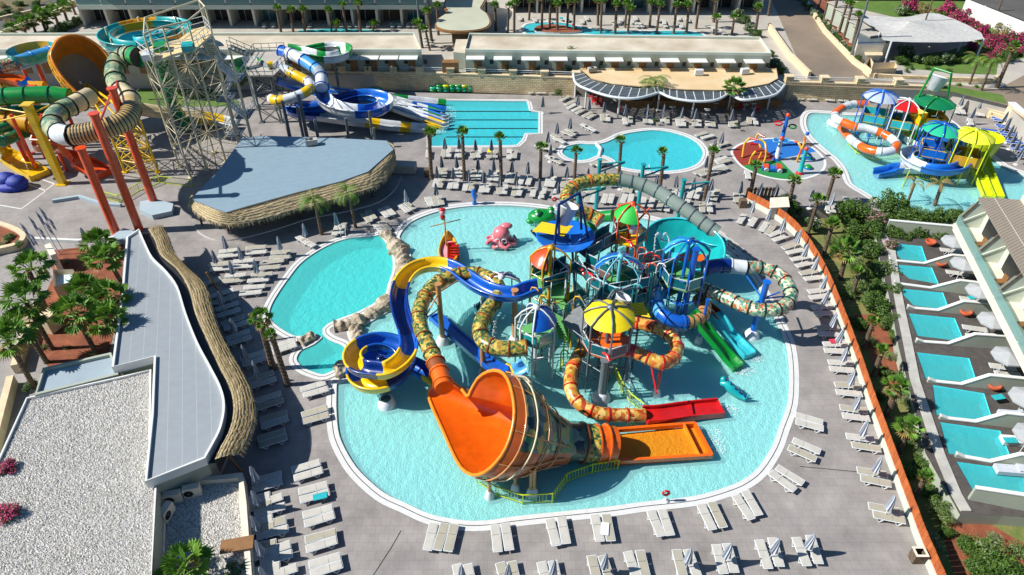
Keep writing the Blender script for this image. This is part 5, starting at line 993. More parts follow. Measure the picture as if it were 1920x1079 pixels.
for x, y, z in ((529,190,5),(560,178,5.6)): q = MB(); p = P(x, y, z); q.cyl((p.x, p.y, 0), p, .25, .22, 8); q.build('support_post', 'greysteel', S)
S = thing('open_slide', 'green and white open flume looping high beside the flat roofed building', 'water slide', P(620, 150))
flume(S, [(536,95,6.9),(556,98,6.8),(580,104,6.7),(605,110,6.5),(632,109,6.4),(649,101,6.3),(644,93,6.2),(622,91,6.1),(598,94,6.0),(575,99,5.8)], .78, .6, [(.12, 'green'), (.25, 'white_p'), (.34, 'green'), (.5, 'white_p'), (.68, 'green'), (.82, 'white_p'), (1, 'green')])
for x, y, z in ((626,110,5.8),): q = MB(); p = P(x, y, z); q.cyl((p.x, p.y, 0), p, .2, .2, 8); q.build('support_post', 'greysteel', S)
S = thing('tube_slide', 'green and white bowl like slide bend at the left of the dark stair tower', 'water slide', P(455, 150)); q = MB(); q.lathe(P(462,123,6.4), [(1.9, .5), (1.8, -.4), (1.2, -.9)], 18, lambda i, k: k//3 % 2); q.build('bend', ['green', 'white_p'], S); q = MB(); p = P(462,123,5.5); q.cyl((p.x, p.y, 0), p, .2, .2, 8); q.build('support_post', 'greysteel', S)
S = thing('racer_slide', 'white multi lane racer slide running into the lane pool', 'water slide', P(720, 210))
for k in range(4):
    o = k*5.2; flume(S, [(520,150-o*.2+k*2,5.4),(575,163-k*1.2+o*.6,3.9),(650,173+k*3.2,2.6),(720,183+k*5,1.6),(780,200+k*6.2,.8),(828,216+k*6.6,.25),(835,217+k*6.8,.15)], .6, .28, [(.35, 'sky' if k % 2 else 'grey_p'), (.55, 'grey_p'), (.72, 'white_p'), (.86, ('green', 'sky', 'grey_p', 'yellow')[k]), (1, 'white_p')], nm='lane')  # grey-blue upper stretches are shade painted into the white lanes
for x, y, z in ((600,190,2.8),(680,215,1.6)): q = MB(); p = P(x, y, z); q.cyl((p.x, p.y, 0), p, .15, .15, 8); q.build('support_post', 'greysteel', S)
S = thing('body_slide', 'green and white checked slide end entering the lane pool', 'water slide', P(790, 195)); flume(S, [(700,182,1.6),(740,188,1.1),(790,193,.6),(836,198,.2)], .7, .5, [(.3, 'pgreen'), (.48, 'green'), (.62, 'white_p'), (.85, 'white_p'), (1, 'green')])
S = thing('body_slide', 'blue and white slide end beside the green checked one in the lane pool', 'water slide', P(800, 207)); flume(S, [(730,194,1.4),(760,199,1.0),(800,204,.5),(834,211,.15)], .7, .45, [(.4, 'white_p'), (.85, 'sky'), (1, 'blue')])
# tube stacks
def ring_stack(x, y, n, ms, lab):
    p = P(x, y, 0); r = thing('tube_stack', lab, 'stack of tubes', p)
    for k in range(n):
        q = MB(); q.tube([p+Vector((.42*cos(i*pi/6), .42*sin(i*pi/6), .2+k*.34)) for i in range(12)], .2, 8, 0, closed=True); q.build('swim_tube', ms[k % len(ms)], r)
for i, x in enumerate((813,825,837,849,861,872,883)): ring_stack(x, 171, 3 if i else 2, ['green', 'bteal'] if i not in (2, 5) else ['bteal', 'green', 'lime'], ORD[i]+' stack from the left of green swim tubes against the stone wall')
for i, x in enumerate((903,915)): ring_stack(x, 171, 4, ['bteal', 'green'], ['left', 'right'][i]+' stack of the separate pair of green swim tubes by the stone wall')
for i, x in enumerate((942,953)): ring_stack(x, 171, 2, ['yellow'], ['left', 'right'][i]+' stack of yellow swim tubes by the stone wall')
# ================= right kids play structure
KF = thing('kids_play_tower', 'colourful kids water play tower with domes and a tipping bucket at the top right', 'play structure', P(1740, 270))
def kt(px, py, zt, R, zp, fab, rib, fm, pm, ang=(20, 110, 200, 290), drop=.7, skip=()):
    C = P(px, py, zt); canopy(KF, C, R, drop, 0, 360, fab, rib, allribs=(20, 65, 110, 155, 200, 245, 290, 335)[::1], zb=-.3)
    deck_ring(KF, C, R*.95, zp, fm, pm, 'yellow', ang, skip); return C
kt(1657,172,5.8,2.1,2.2,mat('fab_grey', 'a9b4c2', .6, .1, 1),'sky','pgreen','cyan_p'); kt(1706,188,5.4,2.0,2.2,'red','white_metal','pgreen','cyan_p')
kt(1772,233,5.6,2.1,2.0,mat('fab_mint', '1fae84', .6, .1, 1),'blue','blue','sky'); kt(1831,245,5.6,2.1,2.0,mat('fab_lemon', 'dfe03a', .6, .1, 1),'lime','goldp','goldp')
C = P(1757,183,6.4); canopy(KF, C, 2.3, .6, 0, 360, 'pgreen', 'green', allribs=(40, 130, 220, 310), zb=-.3); deck_ring(KF, C, 2.2, 3.4, 'orange', 'yellow', 'yellow', (40, 130, 220, 310))
bucket(KF, P(1763,145,8.6), 1.0, 1.6)
for a, b in (((1752,128,9.6),(1784,138,9.6)), ((1752,128,9.6),(1722,182,6.0)), ((1784,138,9.6),(1776,190,6)), ((1722,182,6),(1702,282,-.2)), ((1750,180,6),(1722,285,-.2)), ((1776,190,6),(1760,255,0))): strut(KF, P(*a), P(*b), .13, 'green', 'bucket_frame')
def ypanel(pts, m='yellow'): 
    q = MB(); v = W(pts); nrm = (v[1]-v[0]).cross(v[2]-v[0]).normalized()*.08; q.add(v+[p+nrm for p in v], [(0, 1, 2, 3), (7, 6, 5, 4), (0, 4, 5, 1), (1, 5, 6, 2), (2, 6, 7, 3), (3, 7, 4, 0)]); q.build('stair_wall', m, KF)
ypanel([(1665,222,1.6),(1672,210,2.8),(1700,235,2.8),(1695,253,.6)]); ypanel([(1707,215,4.2),(1714,200,5.0),(1740,212,5.0),(1732,228,3.6)]); ypanel([(1695,255,.4),(1700,240,1.8),(1718,250,1.8),(1716,265,.4)]); ypanel([(1735,215,4.4),(1742,210,4.6),(1738,258,1.6),(1730,252,1.4)]); ypanel([(1716,266,.3),(1718,252,1.6),(1732,255,1.6),(1728,270,.3)])
ypanel([(1692,262,.2),(1698,256,1.2),(1724,270,1.2),(1720,290,-.1)], 'white_p')
walkway(KF, P(1748,272,.2), P(1760,240,2.2), 1.3, 'orange', pm='sky', frame='blue', steps=7)
q = MB(); q.box(P(1748,275,1.2), (2.6, 2.0, 1.8), .2); q.build('climbing_block', 'sky', KF)
for i, (x, y) in enumerate(((1728,282),(1745,290),(1775,280),(1800,275),(1745,300),(1770,300))): post(KF, x, y, 2.2, .1, 'blue', False)
S = thing('tube_slide', 'orange and white banded tube slide looping over the kids pool', 'water slide', P(1640, 260))
zz = [(1626,196,3.0),(1610,196,3.0),(1596,197,3.0),(1580,203,2.9),(1567,213,2.8),(1567,223,2.7),(1581,230,2.6),(1603,238,2.5),(1627,242,2.4),(1650,249,2.2),(1666,257,2.1),(1678,266,2.0),(1681,275,1.9),(1673,283,1.8),(1652,285,1.7),(1628,281,1.5),(1611,273,1.3),(1596,262,1.0),(1584,248,.7),(1574,237,.4),(1556,229,.15)]
bands = [((k+1)/14, 'orange' if k % 2 == 0 else 'white_p') for k in range(14)]; tube_slide(S, zz, .5, bands, 'grey_p', 14)
for x, y, z in ((1624,250,2.2),(1672,262,1.8),(1571,232,2.4)): post(S, x, y, z-.4, .1, 'white_metal', False)
fence([(1590,272),(1605,288),(1640,302),(1700,296)], 'yellow fence in the water under the orange banded tube')
fence([(1692,350),(1702,330),(1760,345),(1795,328)], 'yellow fence in the water under the blue spiral slide')
S = thing('spiral_slide', 'blue and white open flume spiral in the kids pool', 'water slide', P(1752, 320)); c_ = P(1752,300,1.6); sp = W([(1770,262,2.8),(1775,275,2.6),(1782,290,2.3)])
for k in range(0, 17): a = .35-k*2*pi*1.1/16; sp.append(Vector((c_.x+2.9*cos(a), c_.y+2.9*sin(a), 2.1-k*.085)))
sp += W([(1690,318,.6),(1668,323,.3),(1642,328,.1)]); q = MB(); q.sweep(crom(sp, 5), uprof(.62, .5), seg_fn([(.1, 'a'), (.2, 'a'), (.3, 'a'), (.42, 'a'), (.55, 'a'), (.68, 'a'), (.8, 'a'), (.9, 'a'), (1, 'a')])); q.build('flume', ['white_p', 'white_p', 'sky', 'sky', 'white_p', 'grey_p', 'sky', 'white_p', 'sky'], S)
q = MB(); q.cyl((c_.x, c_.y, -.3), (c_.x, c_.y, 2.2), .2, .15, 8); q.build('support_post', 'sky', S)
for k in range(5): a = k*1.25; strut(S, Vector((c_.x, c_.y, .9)), Vector((c_.x+2.7*cos(a), c_.y+2.7*sin(a), 1.2)), .06, 'sky')
S = thing('twin_slide', 'lime yellow twin slide dropping into the kids pool beside the hotel roof', 'water slide', P(1845, 350))
for o in (0, 17): tray(S, [(1822+o,285,2.2),(1826+o,300,1.6),(1832+o,318,1.0),(1842+o,345,.4),(1853+o,372,.1)], .62, .4, 'lime', nm='lane')
q = MB(); q.lathe(P(1842,275,1.2), [(1.9, 1.3), (1.7, .2), (1.3, -1.3)], 14); q.build('launch_tub', 'lime', S)
# play pad toys
def bentpipe(r, pts, rad, mats, nm='spray_leg'):
    q = MB(); k = len(mats); q.tube(crom(W(pts), 3), rad, 8, lambda t: min(int(t*k), k-1)); q.build(nm, mats, r)
R = thing('spray_spider', 'arched pipe spider spray toy in yellow and red on the red pad', 'water toy', P(1415, 305))
for pts in ([(1392,295,.1),(1394,280,.9),(1397,268,1.6),(1406,259,2.2)], [(1405,308,.1),(1408,297,.8),(1412,290,1.4),(1417,284,1.8)], [(1432,305,.1),(1436,293,.8),(1436,280,1.5),(1434,268,2.0),(1424,262,2.3)], [(1423,297,.1),(1428,285,.9),(1424,270,1.7)], [(1417,262,2.0),(1418,257,2.2),(1422,251,2.4)]): bentpipe(R, pts, .12, ['goldp', 'goldp', 'yellow'])
for a, b in (((1406,259,2.2),(1422,263,2.3)), ((1422,251,2.4),(1434,258,2.3)), ((1406,270,1.9),(1422,271,1.9)), ((1417,284,1.8),(1432,282,1.6))): strut(R, P(*a), P(*b), .13, 'red', 'spray_beam')
def pole_toy(label, x, y, z, c1, c2, extras):
    R = thing('spray_pole', label, 'water toy', P(x, y)); p = P(x, y); q = MB(); q.lathe(p, [(.45, 0), (.4, .2), (.28, .3), (.2, z)], 10, lambda i, k: 0 if i < 2 else 1); q.build('pole', [c1, c2], R); q = MB(); q.ball(p+Vector((0, 0, z+.15)), .28, 8); q.build('ball_top', 'coral', R)
    for dx, dz, mm in extras: q = MB(); q.tube([p+Vector((dx+.42*cos(i*pi/5), .3*sin(i*pi/5), dz+.12*sin(i*pi/5))) for i in range(10)], .11, 6, closed=True); q.build('spray_ring', mm, R); strut(R, p+Vector((0, 0, dz)), p+Vector((dx*.5, 0, dz)), .05, c2)
    return R
pole_toy('tall blue spray pole with red and green rings on the play pad', 1463, 273, 3.8, 'sky', 'sky', [(-.9, 2.9, 'red'), (.9, 2.5, 'green')])
pole_toy('short white cone spray pole with blue foot at the centre of the play pad', 1455, 300, 2.6, 'sky', 'white_p', [(-.5, 2.5, 'lblue'), (.6, 2.4, 'lblue')])
pole_toy('teal spray pole with red foot at the right of the play pad', 1499, 326, 3.0, 'red', 'teal', [(.3, 2.3, 'blue')])
R = thing('spray_creature', 'orange pipe creature spray toy on the grey part of the pad', 'water toy', P(1497, 300))
for pts in ([(1494,303,.1),(1499,290,1.0),(1503,280,1.7)], [(1503,280,1.7),(1497,268,2.2),(1491,266,2.0)], [(1503,280,1.7),(1512,270,2.1),(1521,274,1.7)], [(1503,280,1.7),(1508,268,2.4),(1509,258,2.8)]): bentpipe(R, pts, .13, ['goldp', 'orange'])
q = MB(); q.ball(P(1514,251,3.0), .25, 8); q.build('eye', 'blue', R)
R = thing('toy_car', 'small blue and red toy car on the green part of the play pad', 'toy car', P(1446, 320)); p = P(1446,320,0); q = MB(); q.box(p+Vector((0, 0, .3)), (2.2, .9, .3), -.2); q.box(p+Vector((-.7, .1, .5)), (.6, .8, .25), -.2, 1); q.box(p+Vector((.75, -.1, .5)), (.6, .9, .4), -.2, 1); q.build('body', ['sky', 'coral'], R)
for dx in (-.7, .75):
    for dy in (-.5, .5): q = MB(); c = p+Vector((dx-dy*.0, dy-dx*.2, .25)); q.cyl(c-Vector((0, .08, 0)), c+Vector((0, .08, 0)), .27, .27, 12); q.build('wheel', 'white_p', R)
for i, (x, y) in enumerate(((1517,298),(1515,316))): q = MB(); p = P(x, y); q.lathe(p, [(.5, 0), (.5, .2), (.25, .4), (.05, .42)], 12, lambda a, b: 0 if a < 1 else 1); q.build('spray_dome', ['sky', 'green'], label=['far', 'near'][i]+' blue and green spray dome on the grey part of the pad', cat='water toy', group='spray domes')
# ================= vegetation
def leafmat(name, c, c2, tr=.25):
    m, nt, b = base_mat(name); L = nt.links; n = N_(nt, 'ShaderNodeTexNoise', Scale=2.2, Detail=3.0); L.new(pos(nt), n.inputs['Vector'])
    mx = N_(nt, 'ShaderNodeMixRGB'); mx.inputs[1].default_value = lin(c); mx.inputs[2].default_value = lin(c2); L.new(n.outputs['Fac'], mx.inputs[0]); L.new(mx.outputs[0], b.inputs['Base Color']); b.inputs['Roughness'].default_value = .55
    t = N_(nt, 'ShaderNodeBsdfTranslucent'); L.new(mx.outputs[0], t.inputs[0]); s = N_(nt, 'ShaderNodeMixShader'); s.inputs[0].default_value = tr; L.new(b.outputs[0], s.inputs[1]); L.new(t.outputs[0], s.inputs[2]); L.new(s.outputs[0], nt.nodes['Material Output'].inputs['Surface']); MATS[name] = m
leafmat('leaf_a', '3a5a1c', '5a7a28'); leafmat('leaf_b', '4c6a24', '6f8a34'); leafmat('leaf_d', '26401a', '3b5722'); leafmat('leaf_dry', 'a08a52', '8a7440'); leafmat('leaf_olive', '76825c', '97a07a')
leafmat('flower_pink', 'd99ab0', 'c97a98'); leafmat('flower_white', 'e6e4dc', 'cfd0c4'); leafmat('flower_mag', 'a81e5c', 'c23a74'); leafmat('palm_a', '5c8a2a', '7fa33a'); leafmat('palm_b', '456f20', '5f8a2e')
def fan_crown(R, n, seed, droop=.5, tuft=False, dry=6):
    rnd = random.Random(seed); m = MB()
    for i in range(n+dry):
        isd = i >= n; a = i*2.4+rnd.uniform(-.3, .3); f = i/n if not isd else 1.15+.1*rnd.random(); el = radians(82-f*95*(1 if not tuft else .55))
        pl = R*rnd.uniform(.36, .52)*(1 if not isd else .5); d = Vector((cos(a)*cos(el), sin(a)*cos(el), sin(el))); s = Vector((-sin(a), cos(a), 0)); u = s.cross(d); tip = d*pl
        w = .016*R; mi = 2 if isd else rnd.randint(0, 1); m.add([s*w, -s*w, tip-s*w, tip+s*w], [(0, 1, 2, 3)], mi)
        fr = R*rnd.uniform(.42, .56); K = 11
        for k in range(K):
            b = radians(-80+160*k/(K-1)); dd = (d*cos(b)+s*sin(b)); q = tip+dd*fr*.5; e = tip+dd*fr*(1-.25*abs(k-(K-1)/2)/4)*rnd.uniform(.85, 1.1)-Vector((0, 0, droop*fr*.45*rnd.uniform(.5, 1.3))); v = dd.cross(u).normalized()*R*.05
            m.add([tip, q-v+u*.03, e, q+v-u*.03], [(0, 1, 2, 3)], mi)
    return m
def feather_crown(R, n, seed):
    rnd = random.Random(seed); m = MB()
    for i in range(n):
        a = i*2.399+rnd.uniform(-.2, .2); el = radians(rnd.uniform(25, 75)); p = Vector((0, 0, 0)); prev = None
        for k in range(11):
            t = k/10; d = Vector((cos(a)*cos(el-t*2.1), sin(a)*cos(el-t*2.1), sin(el-t*2.1))); s = Vector((-sin(a), cos(a), 0)); q = p+d*R/8.5
            m.add([p-s*.03, p+s*.03, q+s*.02, q-s*.02], [(0, 1, 2, 3)], 1)
            if k > 1:
                w = R*.3*(1-abs(t-.5)*1.1)
                for sg in (-1, 1):
                    for h in (0, .5): o = p.lerp(q, h); m.add([o, o+d*.09, o+s*sg*w+d*w*.5-Vector((0, 0, w*.45))], [(0, 1, 2)], rnd.choice((0, 0, 1, 2)))
            p = q
    return m
def trunk_mesh(r0, r1, seed, flare=1.3):
    m = MB(); N = 26; rr = [r0*flare if k == 0 else (r0+(r1-r0)*k/N)*(1.09 if k % 2 else .96) for k in range(N+1)]; m.tube([Vector((0, 0, k/N)) for k in range(N+1)], rr, 9, 0, cap=False); return m
def palm_proto(kind):
    r = bpy.data.objects.new('palm_tree', None); c = MB()
    if kind == 'fan': cm, tr, mt = fan_crown(1.95, 17, 1, .35, False, 4), (.2, .17), ['palm_a', 'palm_b', 'leaf_dry']
    elif kind == 'fan2': cm, tr, mt = fan_crown(1.6, 16, 5, .3, False, 8), (.24, .2), ['palm_b', 'palm_a', 'leaf_dry']
    elif kind == 'tuft': cm, tr, mt = fan_crown(1.15, 13, 3, .15, True, 2), (.2, .19), ['palm_a', 'palm_b', 'leaf_dry']
    elif kind == 'dead': cm, tr, mt = feather_crown(1.6, 5, 9), (.17, .15), ['leaf_dry', 'leaf_dry', 'leaf_dry']
    else: cm, tr, mt = feather_crown(2.5, 15, 4), (.16, .12), ['palm_b', 'palm_a', 'leaf_dry']
    me = []
    for mb, nm, ms in ((trunk_mesh(tr[0], tr[1], 1), 'trunk', ['trunk']), (cm, 'crown', mt)):
        d = bpy.data.meshes.new('palm_'+nm); d.from_pydata(mb.v, [], mb.f); [d.materials.append(MATS[k]) for k in ms]; d.polygons.foreach_set('material_index', mb.m); d.update(); me.append(d)
    return me
PM = {k: palm_proto(k) for k in ('fan', 'fan2', 'tuft', 'droop', 'dead')}
def palm(bx, by, tx, ty, kind, label, group, zb=0, sc=1.0):
    h = hsolve((bx, by), (tx, ty), zb); b = P(bx, by, zb); t = P(tx, ty, zb+h); lean = Vector((t.x-b.x, 0, 0))
    if abs(lean.x) > h*.3: lean.x = h*.3*(1 if lean.x > 0 else -1)
    r = thing('palm_tree', label, 'palm', b, group); tm, cm = PM[kind]; o = bpy.data.objects.new('trunk', tm); COL.objects.link(o); o.parent = r
    M = Matrix.Identity(4); sw = random.uniform(.9, 1.15)*(1.0 if h > 3 else .85); M[0][0] = sw; M[1][1] = sw; M[2][2] = h; M[0][2] = lean.x; o.matrix_local = M
    c = bpy.data.objects.new('crown', cm); COL.objects.link(c); c.parent = r; c.location = (lean.x, 0, h); c.rotation_euler = (random.uniform(-.08, .08), random.uniform(-.08, .08), random.uniform(0, 6)); s = sc*random.uniform(.92, 1.1); c.scale = (s, s, s*random.uniform(.9, 1.1))
def palms(lst, kind, where, group, zb=0, sc=1.0):
    lst = sorted(lst)
    for i, q in enumerate(lst): palm(q[0], q[1], q[2], q[3], q[4] if len(q) > 4 else kind, ORD[i]+' palm from the left '+where, group, zb, sc)
palms([(88,680,40,612),(65,727,18,640),(180,662,140,590),(246,668,200,604),(95,598,60,505),(232,538,197,487),(203,610,160,548),(248,622,205,560),(190,475,185,460),(98,655,48,565)], 'fan', 'in the red soil bed at the left', 'palms in the red soil bed', 0, 1.15)
palms([(512,692,490,600,'fan2'),(540,722,507,634,'tuft')], 'tuft', 'between the wavy thatch and the toddler basin', 'palms by the toddler basin', 0, .8)
palms([(603,440,589,378),(667,427,650,362)], 'droop', 'in front of the thatched snack bar', 'drooping palms by the snack bar', 0, .62)
palms([(809,335,806,255),(871,340,867,255),(940,340,936,263),(1013,335,1014,282),(1077,340,1080,288),(1160,335,1162,268),(1237,358,1242,290),(1320,376,1337,288),(1405,372,1415,314)], 'tuft', 'in the row behind the splash pool', 'palms behind the splash pool')
palms([(1072,160,1072,106,'fan'),(1226,205,1226,152,'droop'),(1370,218,1376,166,'fan')], 'fan', 'around the poolside bar', 'palms by the poolside bar', 0, .95)
palms([(1472,405,1487,345),(1544,395,1562,332),(1515,437,1532,380),(1544,478,1558,426),(1575,522,1585,472,'fan2')], 'tuft', 'beside the upper end of the timber wall', 'palms by the upper timber wall', -1, 1.1)
palms([(1700,384,1714,345),(1750,392,1762,346)], 'dead', 'among the withered pair between hedge and kids pool', 'withered palms by the kids pool', -.5, .8)
palms([(1620,652,1634,606,'tuft'),(1637,705,1650,662,'tuft'),(1662,780,1678,727,'fan2'),(1685,848,1702,802,'fan2'),(1712,936,1733,898,'tuft'),(1597,560,1604,512,'tuft')], 'tuft', 'down the garden strip right of the timber wall', 'palms in the garden strip', GZ, .85)
palms([(1810,178,1832,112,'droop'),(1832,190,1857,116,'droop'),(1860,185,1900,88,'fan2')], 'droop', 'on the lawn corner at the top right', 'tall palms at the top right corner', ZT-1.5, .7)
palms([(1793,180,1793,168),(1826,184,1828,172)], 'tuft', 'of the two dwarf palms by the top right corner', 'dwarf palms', ZT-1.5, .9)
palms([(1572,62,1588,10),(1582,72,1596,12),(1597,92,1608,34),(1558,48,1570,-8),(1545,34,1558,-22),(1533,20,1546,-34)], 'tuft', 'along the booths by the sloping road', 'palms along the booths', ZT, 1.1)
palms([(1417,57,1420,20),(1372,66,1375,37),(1342,66,1342,38),(1305,54,1310,2),(1338,42,1340,2),(1287,64,1288,15),(1263,64,1267,14),(1231,64,1237,14),(1218,52,1220,10),(1177,64,1182,22),(1172,52,1175,14),(1153,64,1155,14),(1126,63,1127,8),(1121,48,1119,6)], 'tuft', 'behind the right half of the lazy river building', 'palms of the right lazy river', ZT, 1.2)
palms([(1076,60,1077,6),(1063,57,1067,9),(1045,60,1043,14),(1030,55,1033,4),(1016,57,1016,1),(992,38,995,6),(964,60,965,11),(952,62,955,16),(930,58,927,16),(912,26,912,1),(1440,30,1444,-5),(1425,10,1428,-30)], 'tuft', 'around the lazy river island and beach bar', 'palms of the lazy river island', ZT, 1.2)
palms([(676,60,672,12),(650,60,642,14),(527,61,520,20),(550,61,546,24),(572,61,569,24),(622,60,616,24),(810,82,800,27),(822,66,820,17),(792,90,782,50),(806,95,793,62),(700,60,702,50),(630,60,631,50)], 'tuft', 'in front of the upper left hotel block', 'palms of the left hotel block', ZT, 1.15)
palms([(30,76,20,57),(50,65,42,48),(67,61,60,42),(87,60,76,30),(92,59,87,38),(110,48,100,22),(130,51,120,14),(142,28,132,2),(216,38,211,14),(240,34,232,12),(260,31,255,12),(305,36,302,14),(330,36,326,12)], 'fan2', 'beside the dark road at the top left', 'palms at the top left road', ZT, 1.1)
palm(350,1100,347,1066,'fan','big fan palm at the bottom edge below the gravel yard', None, 0, 1.05)
# shrubs and small trees
def bush_mesh(seed, n, mats, fl=0, leaf=.13, flat=1.0):
    rnd = random.Random(seed); m = MB(); bl = [(Vector((0, 0, .5)), .62)]+[(Vector((rnd.uniform(-.6, .6), rnd.uniform(-.6, .6), rnd.uniform(.25, .95)*flat)), rnd.uniform(.22, .42)) for _ in range(11)]
    for i in range(n):
        c, r = rnd.choice(bl[1:]) if i % 4 else bl[0]; v = Vector((rnd.gauss(0, 1), rnd.gauss(0, 1), rnd.gauss(0, 1)+.35)).normalized()*r*(rnd.random()**.25)*rnd.uniform(.85, 1.12); p = c+v
        if p.z < .02: p.z = rnd.uniform(.02, .2)
        a = Vector((rnd.gauss(0, 1), rnd.gauss(0, 1), rnd.gauss(0, .6))).normalized(); b = a.cross(v+Vector((rnd.gauss(0, .3), rnd.gauss(0, .3), .3))).normalized(); s = leaf*rnd.uniform(.5, 1.1); 
        mi = 3 if (fl and rnd.random() < fl and v.z > -.05 and (i % 7 < 4 or fl > .7)) else rnd.choice((0, 0, 1, 2)); m.add([p-a*s, p-b*s*.45, p+a*s, p+b*s*.45], [(0, 1, 2, 3)], mi)
    d = bpy.data.meshes.new('crown'); d.from_pydata(m.v, [], m.f); [d.materials.append(MATS[k]) for k in mats]; d.polygons.foreach_set('material_index', m.m); d.update(); return d
G3 = ['leaf_a', 'leaf_b', 'leaf_d']
BMs = dict(green=[bush_mesh(s, 2600, G3, 0, .085) for s in (1, 2)], loose=[bush_mesh(4, 1000, ['leaf_b', 'leaf_a', 'leaf_olive'], 0, .085)], olive=[bush_mesh(5, 1100, ['leaf_olive', 'leaf_olive', 'leaf_b'], 0, .075)], pink=[bush_mesh(6, 2200, G3+['flower_pink'], .5, .09)], white=[bush_mesh(7, 2000, G3+['flower_white'], .45, .1)], mag=[bush_mesh(8, 2200, ['leaf_a', 'leaf_d', 'leaf_b', 'flower_mag'], .75, .1)], tan=[bush_mesh(9, 900, ['leaf_dry', 'leaf_dry', 'leaf_olive'], 0, .1)], tiny=[bush_mesh(10, 260, G3, 0, .16)])
tw = MB()
for k in range(5): a = k*1.3; tw.tube([Vector((0, 0, -.05)), Vector((cos(a)*.12, sin(a)*.12, .25)), Vector((cos(a)*.4, sin(a)*.4, .7))], [.06, .045, .02], 6)
td = bpy.data.meshes.new('trunk'); td.from_pydata(tw.v, [], tw.f); td.materials.append(MATS['trunk']); td.update()
def bush(x, y, rpx, kind, label, group=None, zb=0, hz=1.0, nm='shrub', cat='shrub'):
    p = P(x, y, zb+.8); p.z = zb; dep = p.y*CT+(HC-zb)*ST; R = rpx*dep/FPX*1.12; r = thing(nm, label, cat, p, group); k = random.choice(BMs[kind])
    c = bpy.data.objects.new('crown', k); COL.objects.link(c); c.parent = r; c.scale = (R*random.uniform(.9, 1.1), R*random.uniform(.9, 1.1), R*hz*random.uniform(.9, 1.1)); c.rotation_euler = (0, 0, random.uniform(0, 6))
    t = bpy.data.objects.new('trunk', td); COL.objects.link(t); t.parent = r; t.scale = (R, R, R*hz)
kd = dict(green='dense green', loose='loose light green', olive='grey green', pink='pink flowering', white='white flowering', mag='magenta flowering', tan='dry tan', tiny='small green')
def bushes(lst, where, group, zb=0, hz=1.0, nm='shrub', cat='shrub'):
    cnt = {}
    for q in sorted(lst):
        k = q[3]; i = cnt.get(k, 0); cnt[k] = i+1; tot = sum(1 for z in lst if z[3] == k)
        bush(q[0], q[1], q[2], k, (('only ' if tot == 1 else ORD[i]+' ')+kd[k]+' '+cat+(' from the left ' if tot > 1 else ' ')+where), group, zb, hz, nm, cat)
bushes([(1480,392,24,'green'),(1528,418,15,'white'),(1590,398,28,'green'),(1618,400,22,'green'),(1665,395,32,'green'),(1700,408,26,'green'),(1727,415,28,'green'),(1757,412,24,'green'),(1788,412,27,'green'),(1720,440,20,'green'),(1755,442,22,'green'),(1790,438,20,'green'),(1640,435,24,'green'),(1600,430,22,'green'),(1640,415,24,'pink'),(1655,388,15,'pink'),(1680,440,22,'green'),(1628,468,24,'green'),(1668,462,16,'pink')], 'in the hedge below the kids pool', 'hedge by the kids pool', GZ+.3, 1.15)
bushes([(1638,505,22,'green'),(1670,545,20,'green'),(1632,560,20,'loose'),(1680,625,16,'green'),(1660,690,15,'green'),(1715,755,16,'green'),(1700,790,15,'loose'),(1728,862,17,'green'),(1752,918,16,'green'),(1780,990,16,'green'),(1655,510,27,'loose'),(1605,535,20,'loose'),(1640,540,20,'green'),(1647,575,28,'green'),(1668,600,22,'green'),(1605,490,18,'loose'),(1705,738,22,'olive'),(1720,775,18,'loose'),(1722,815,18,'loose'),(1735,845,18,'loose'),(1707,880,18,'green'),(1762,945,22,'loose'),(1775,965,18,'loose'),(1755,1000,13,'olive'),(1766,1018,12,'olive'),(1700,825,14,'loose'),(1745,880,15,'olive'),(1590,545,16,'loose'),(1612,600,16,'green'),(1632,632,14,'loose'),(1672,660,13,'olive'),(1690,700,15,'loose'),(1655,735,13,'green'),(1740,910,16,'loose'),(1728,990,14,'green'),(1575,470,16,'green'),(1560,448,15,'loose')], 'in the strip left of the private pools', 'shrubs of the garden strip', GZ, 1.0)
bushes([(1855,1030,34,'loose'),(1822,1022,24,'green'),(1885,1058,36,'green'),(1845,1068,28,'green'),(1912,1030,24,'loose'),(1870,1000,16,'olive'),(1895,1085,24,'loose')], 'at the bottom right corner', 'shrubs at the bottom right', GZ, .85)
bush(436,1066,30,'green','dense feathery green shrub at the bottom edge beside the fan palm',None,0); bush(395,1072,22,'loose','light green shrub between the fan palm and feathery shrub',None,0,.8)
bushes([(1702,98,17,'white'),(1690,110,13,'green'),(1725,108,14,'white'),(1745,112,14,'green'),(1775,110,16,'white'),(1800,108,13,'green'),(1712,120,6,'tiny'),(1742,120,6,'tiny'),(1782,124,6,'tiny'),(1703,125,6,'tiny')], 'under the front edge of the shade sail', 'shrubs by the shade sail', ZT, 1.0)
bushes([(1707,14,19,'mag'),(1693,20,14,'white'),(1735,20,16,'tan'),(1777,22,20,'mag'),(1795,38,20,'mag'),(1815,52,20,'mag'),(1836,66,21,'mag'),(1860,80,21,'mag'),(1880,66,20,'tan'),(1905,82,20,'mag'),(1850,104,15,'mag'),(1880,95,17,'mag'),(1890,105,15,'green'),(1825,85,12,'mag'),(1918,95,13,'mag')], 'in the bank along the white hall', 'flower bank at the white hall', ZT, 1.1)
bushes([(1500+9.2*k, -8+9.6*k, 8.5, 'white' if k % 2 else 'green') for k in range(13)], 'along the sloping road hedge', 'oleanders along the sloping road', ZT, 1.1)
bushes([(1385,22,12,'white'),(1395,35,12,'green'),(1405,48,12,'white'),(1418,60,11,'green'),(1455,118,15,'white'),(1465,128,10,'green'),(1447,95,8,'green')], 'just left of the sloping road', 'shrubs left of the sloping road', ZT, 1.0)
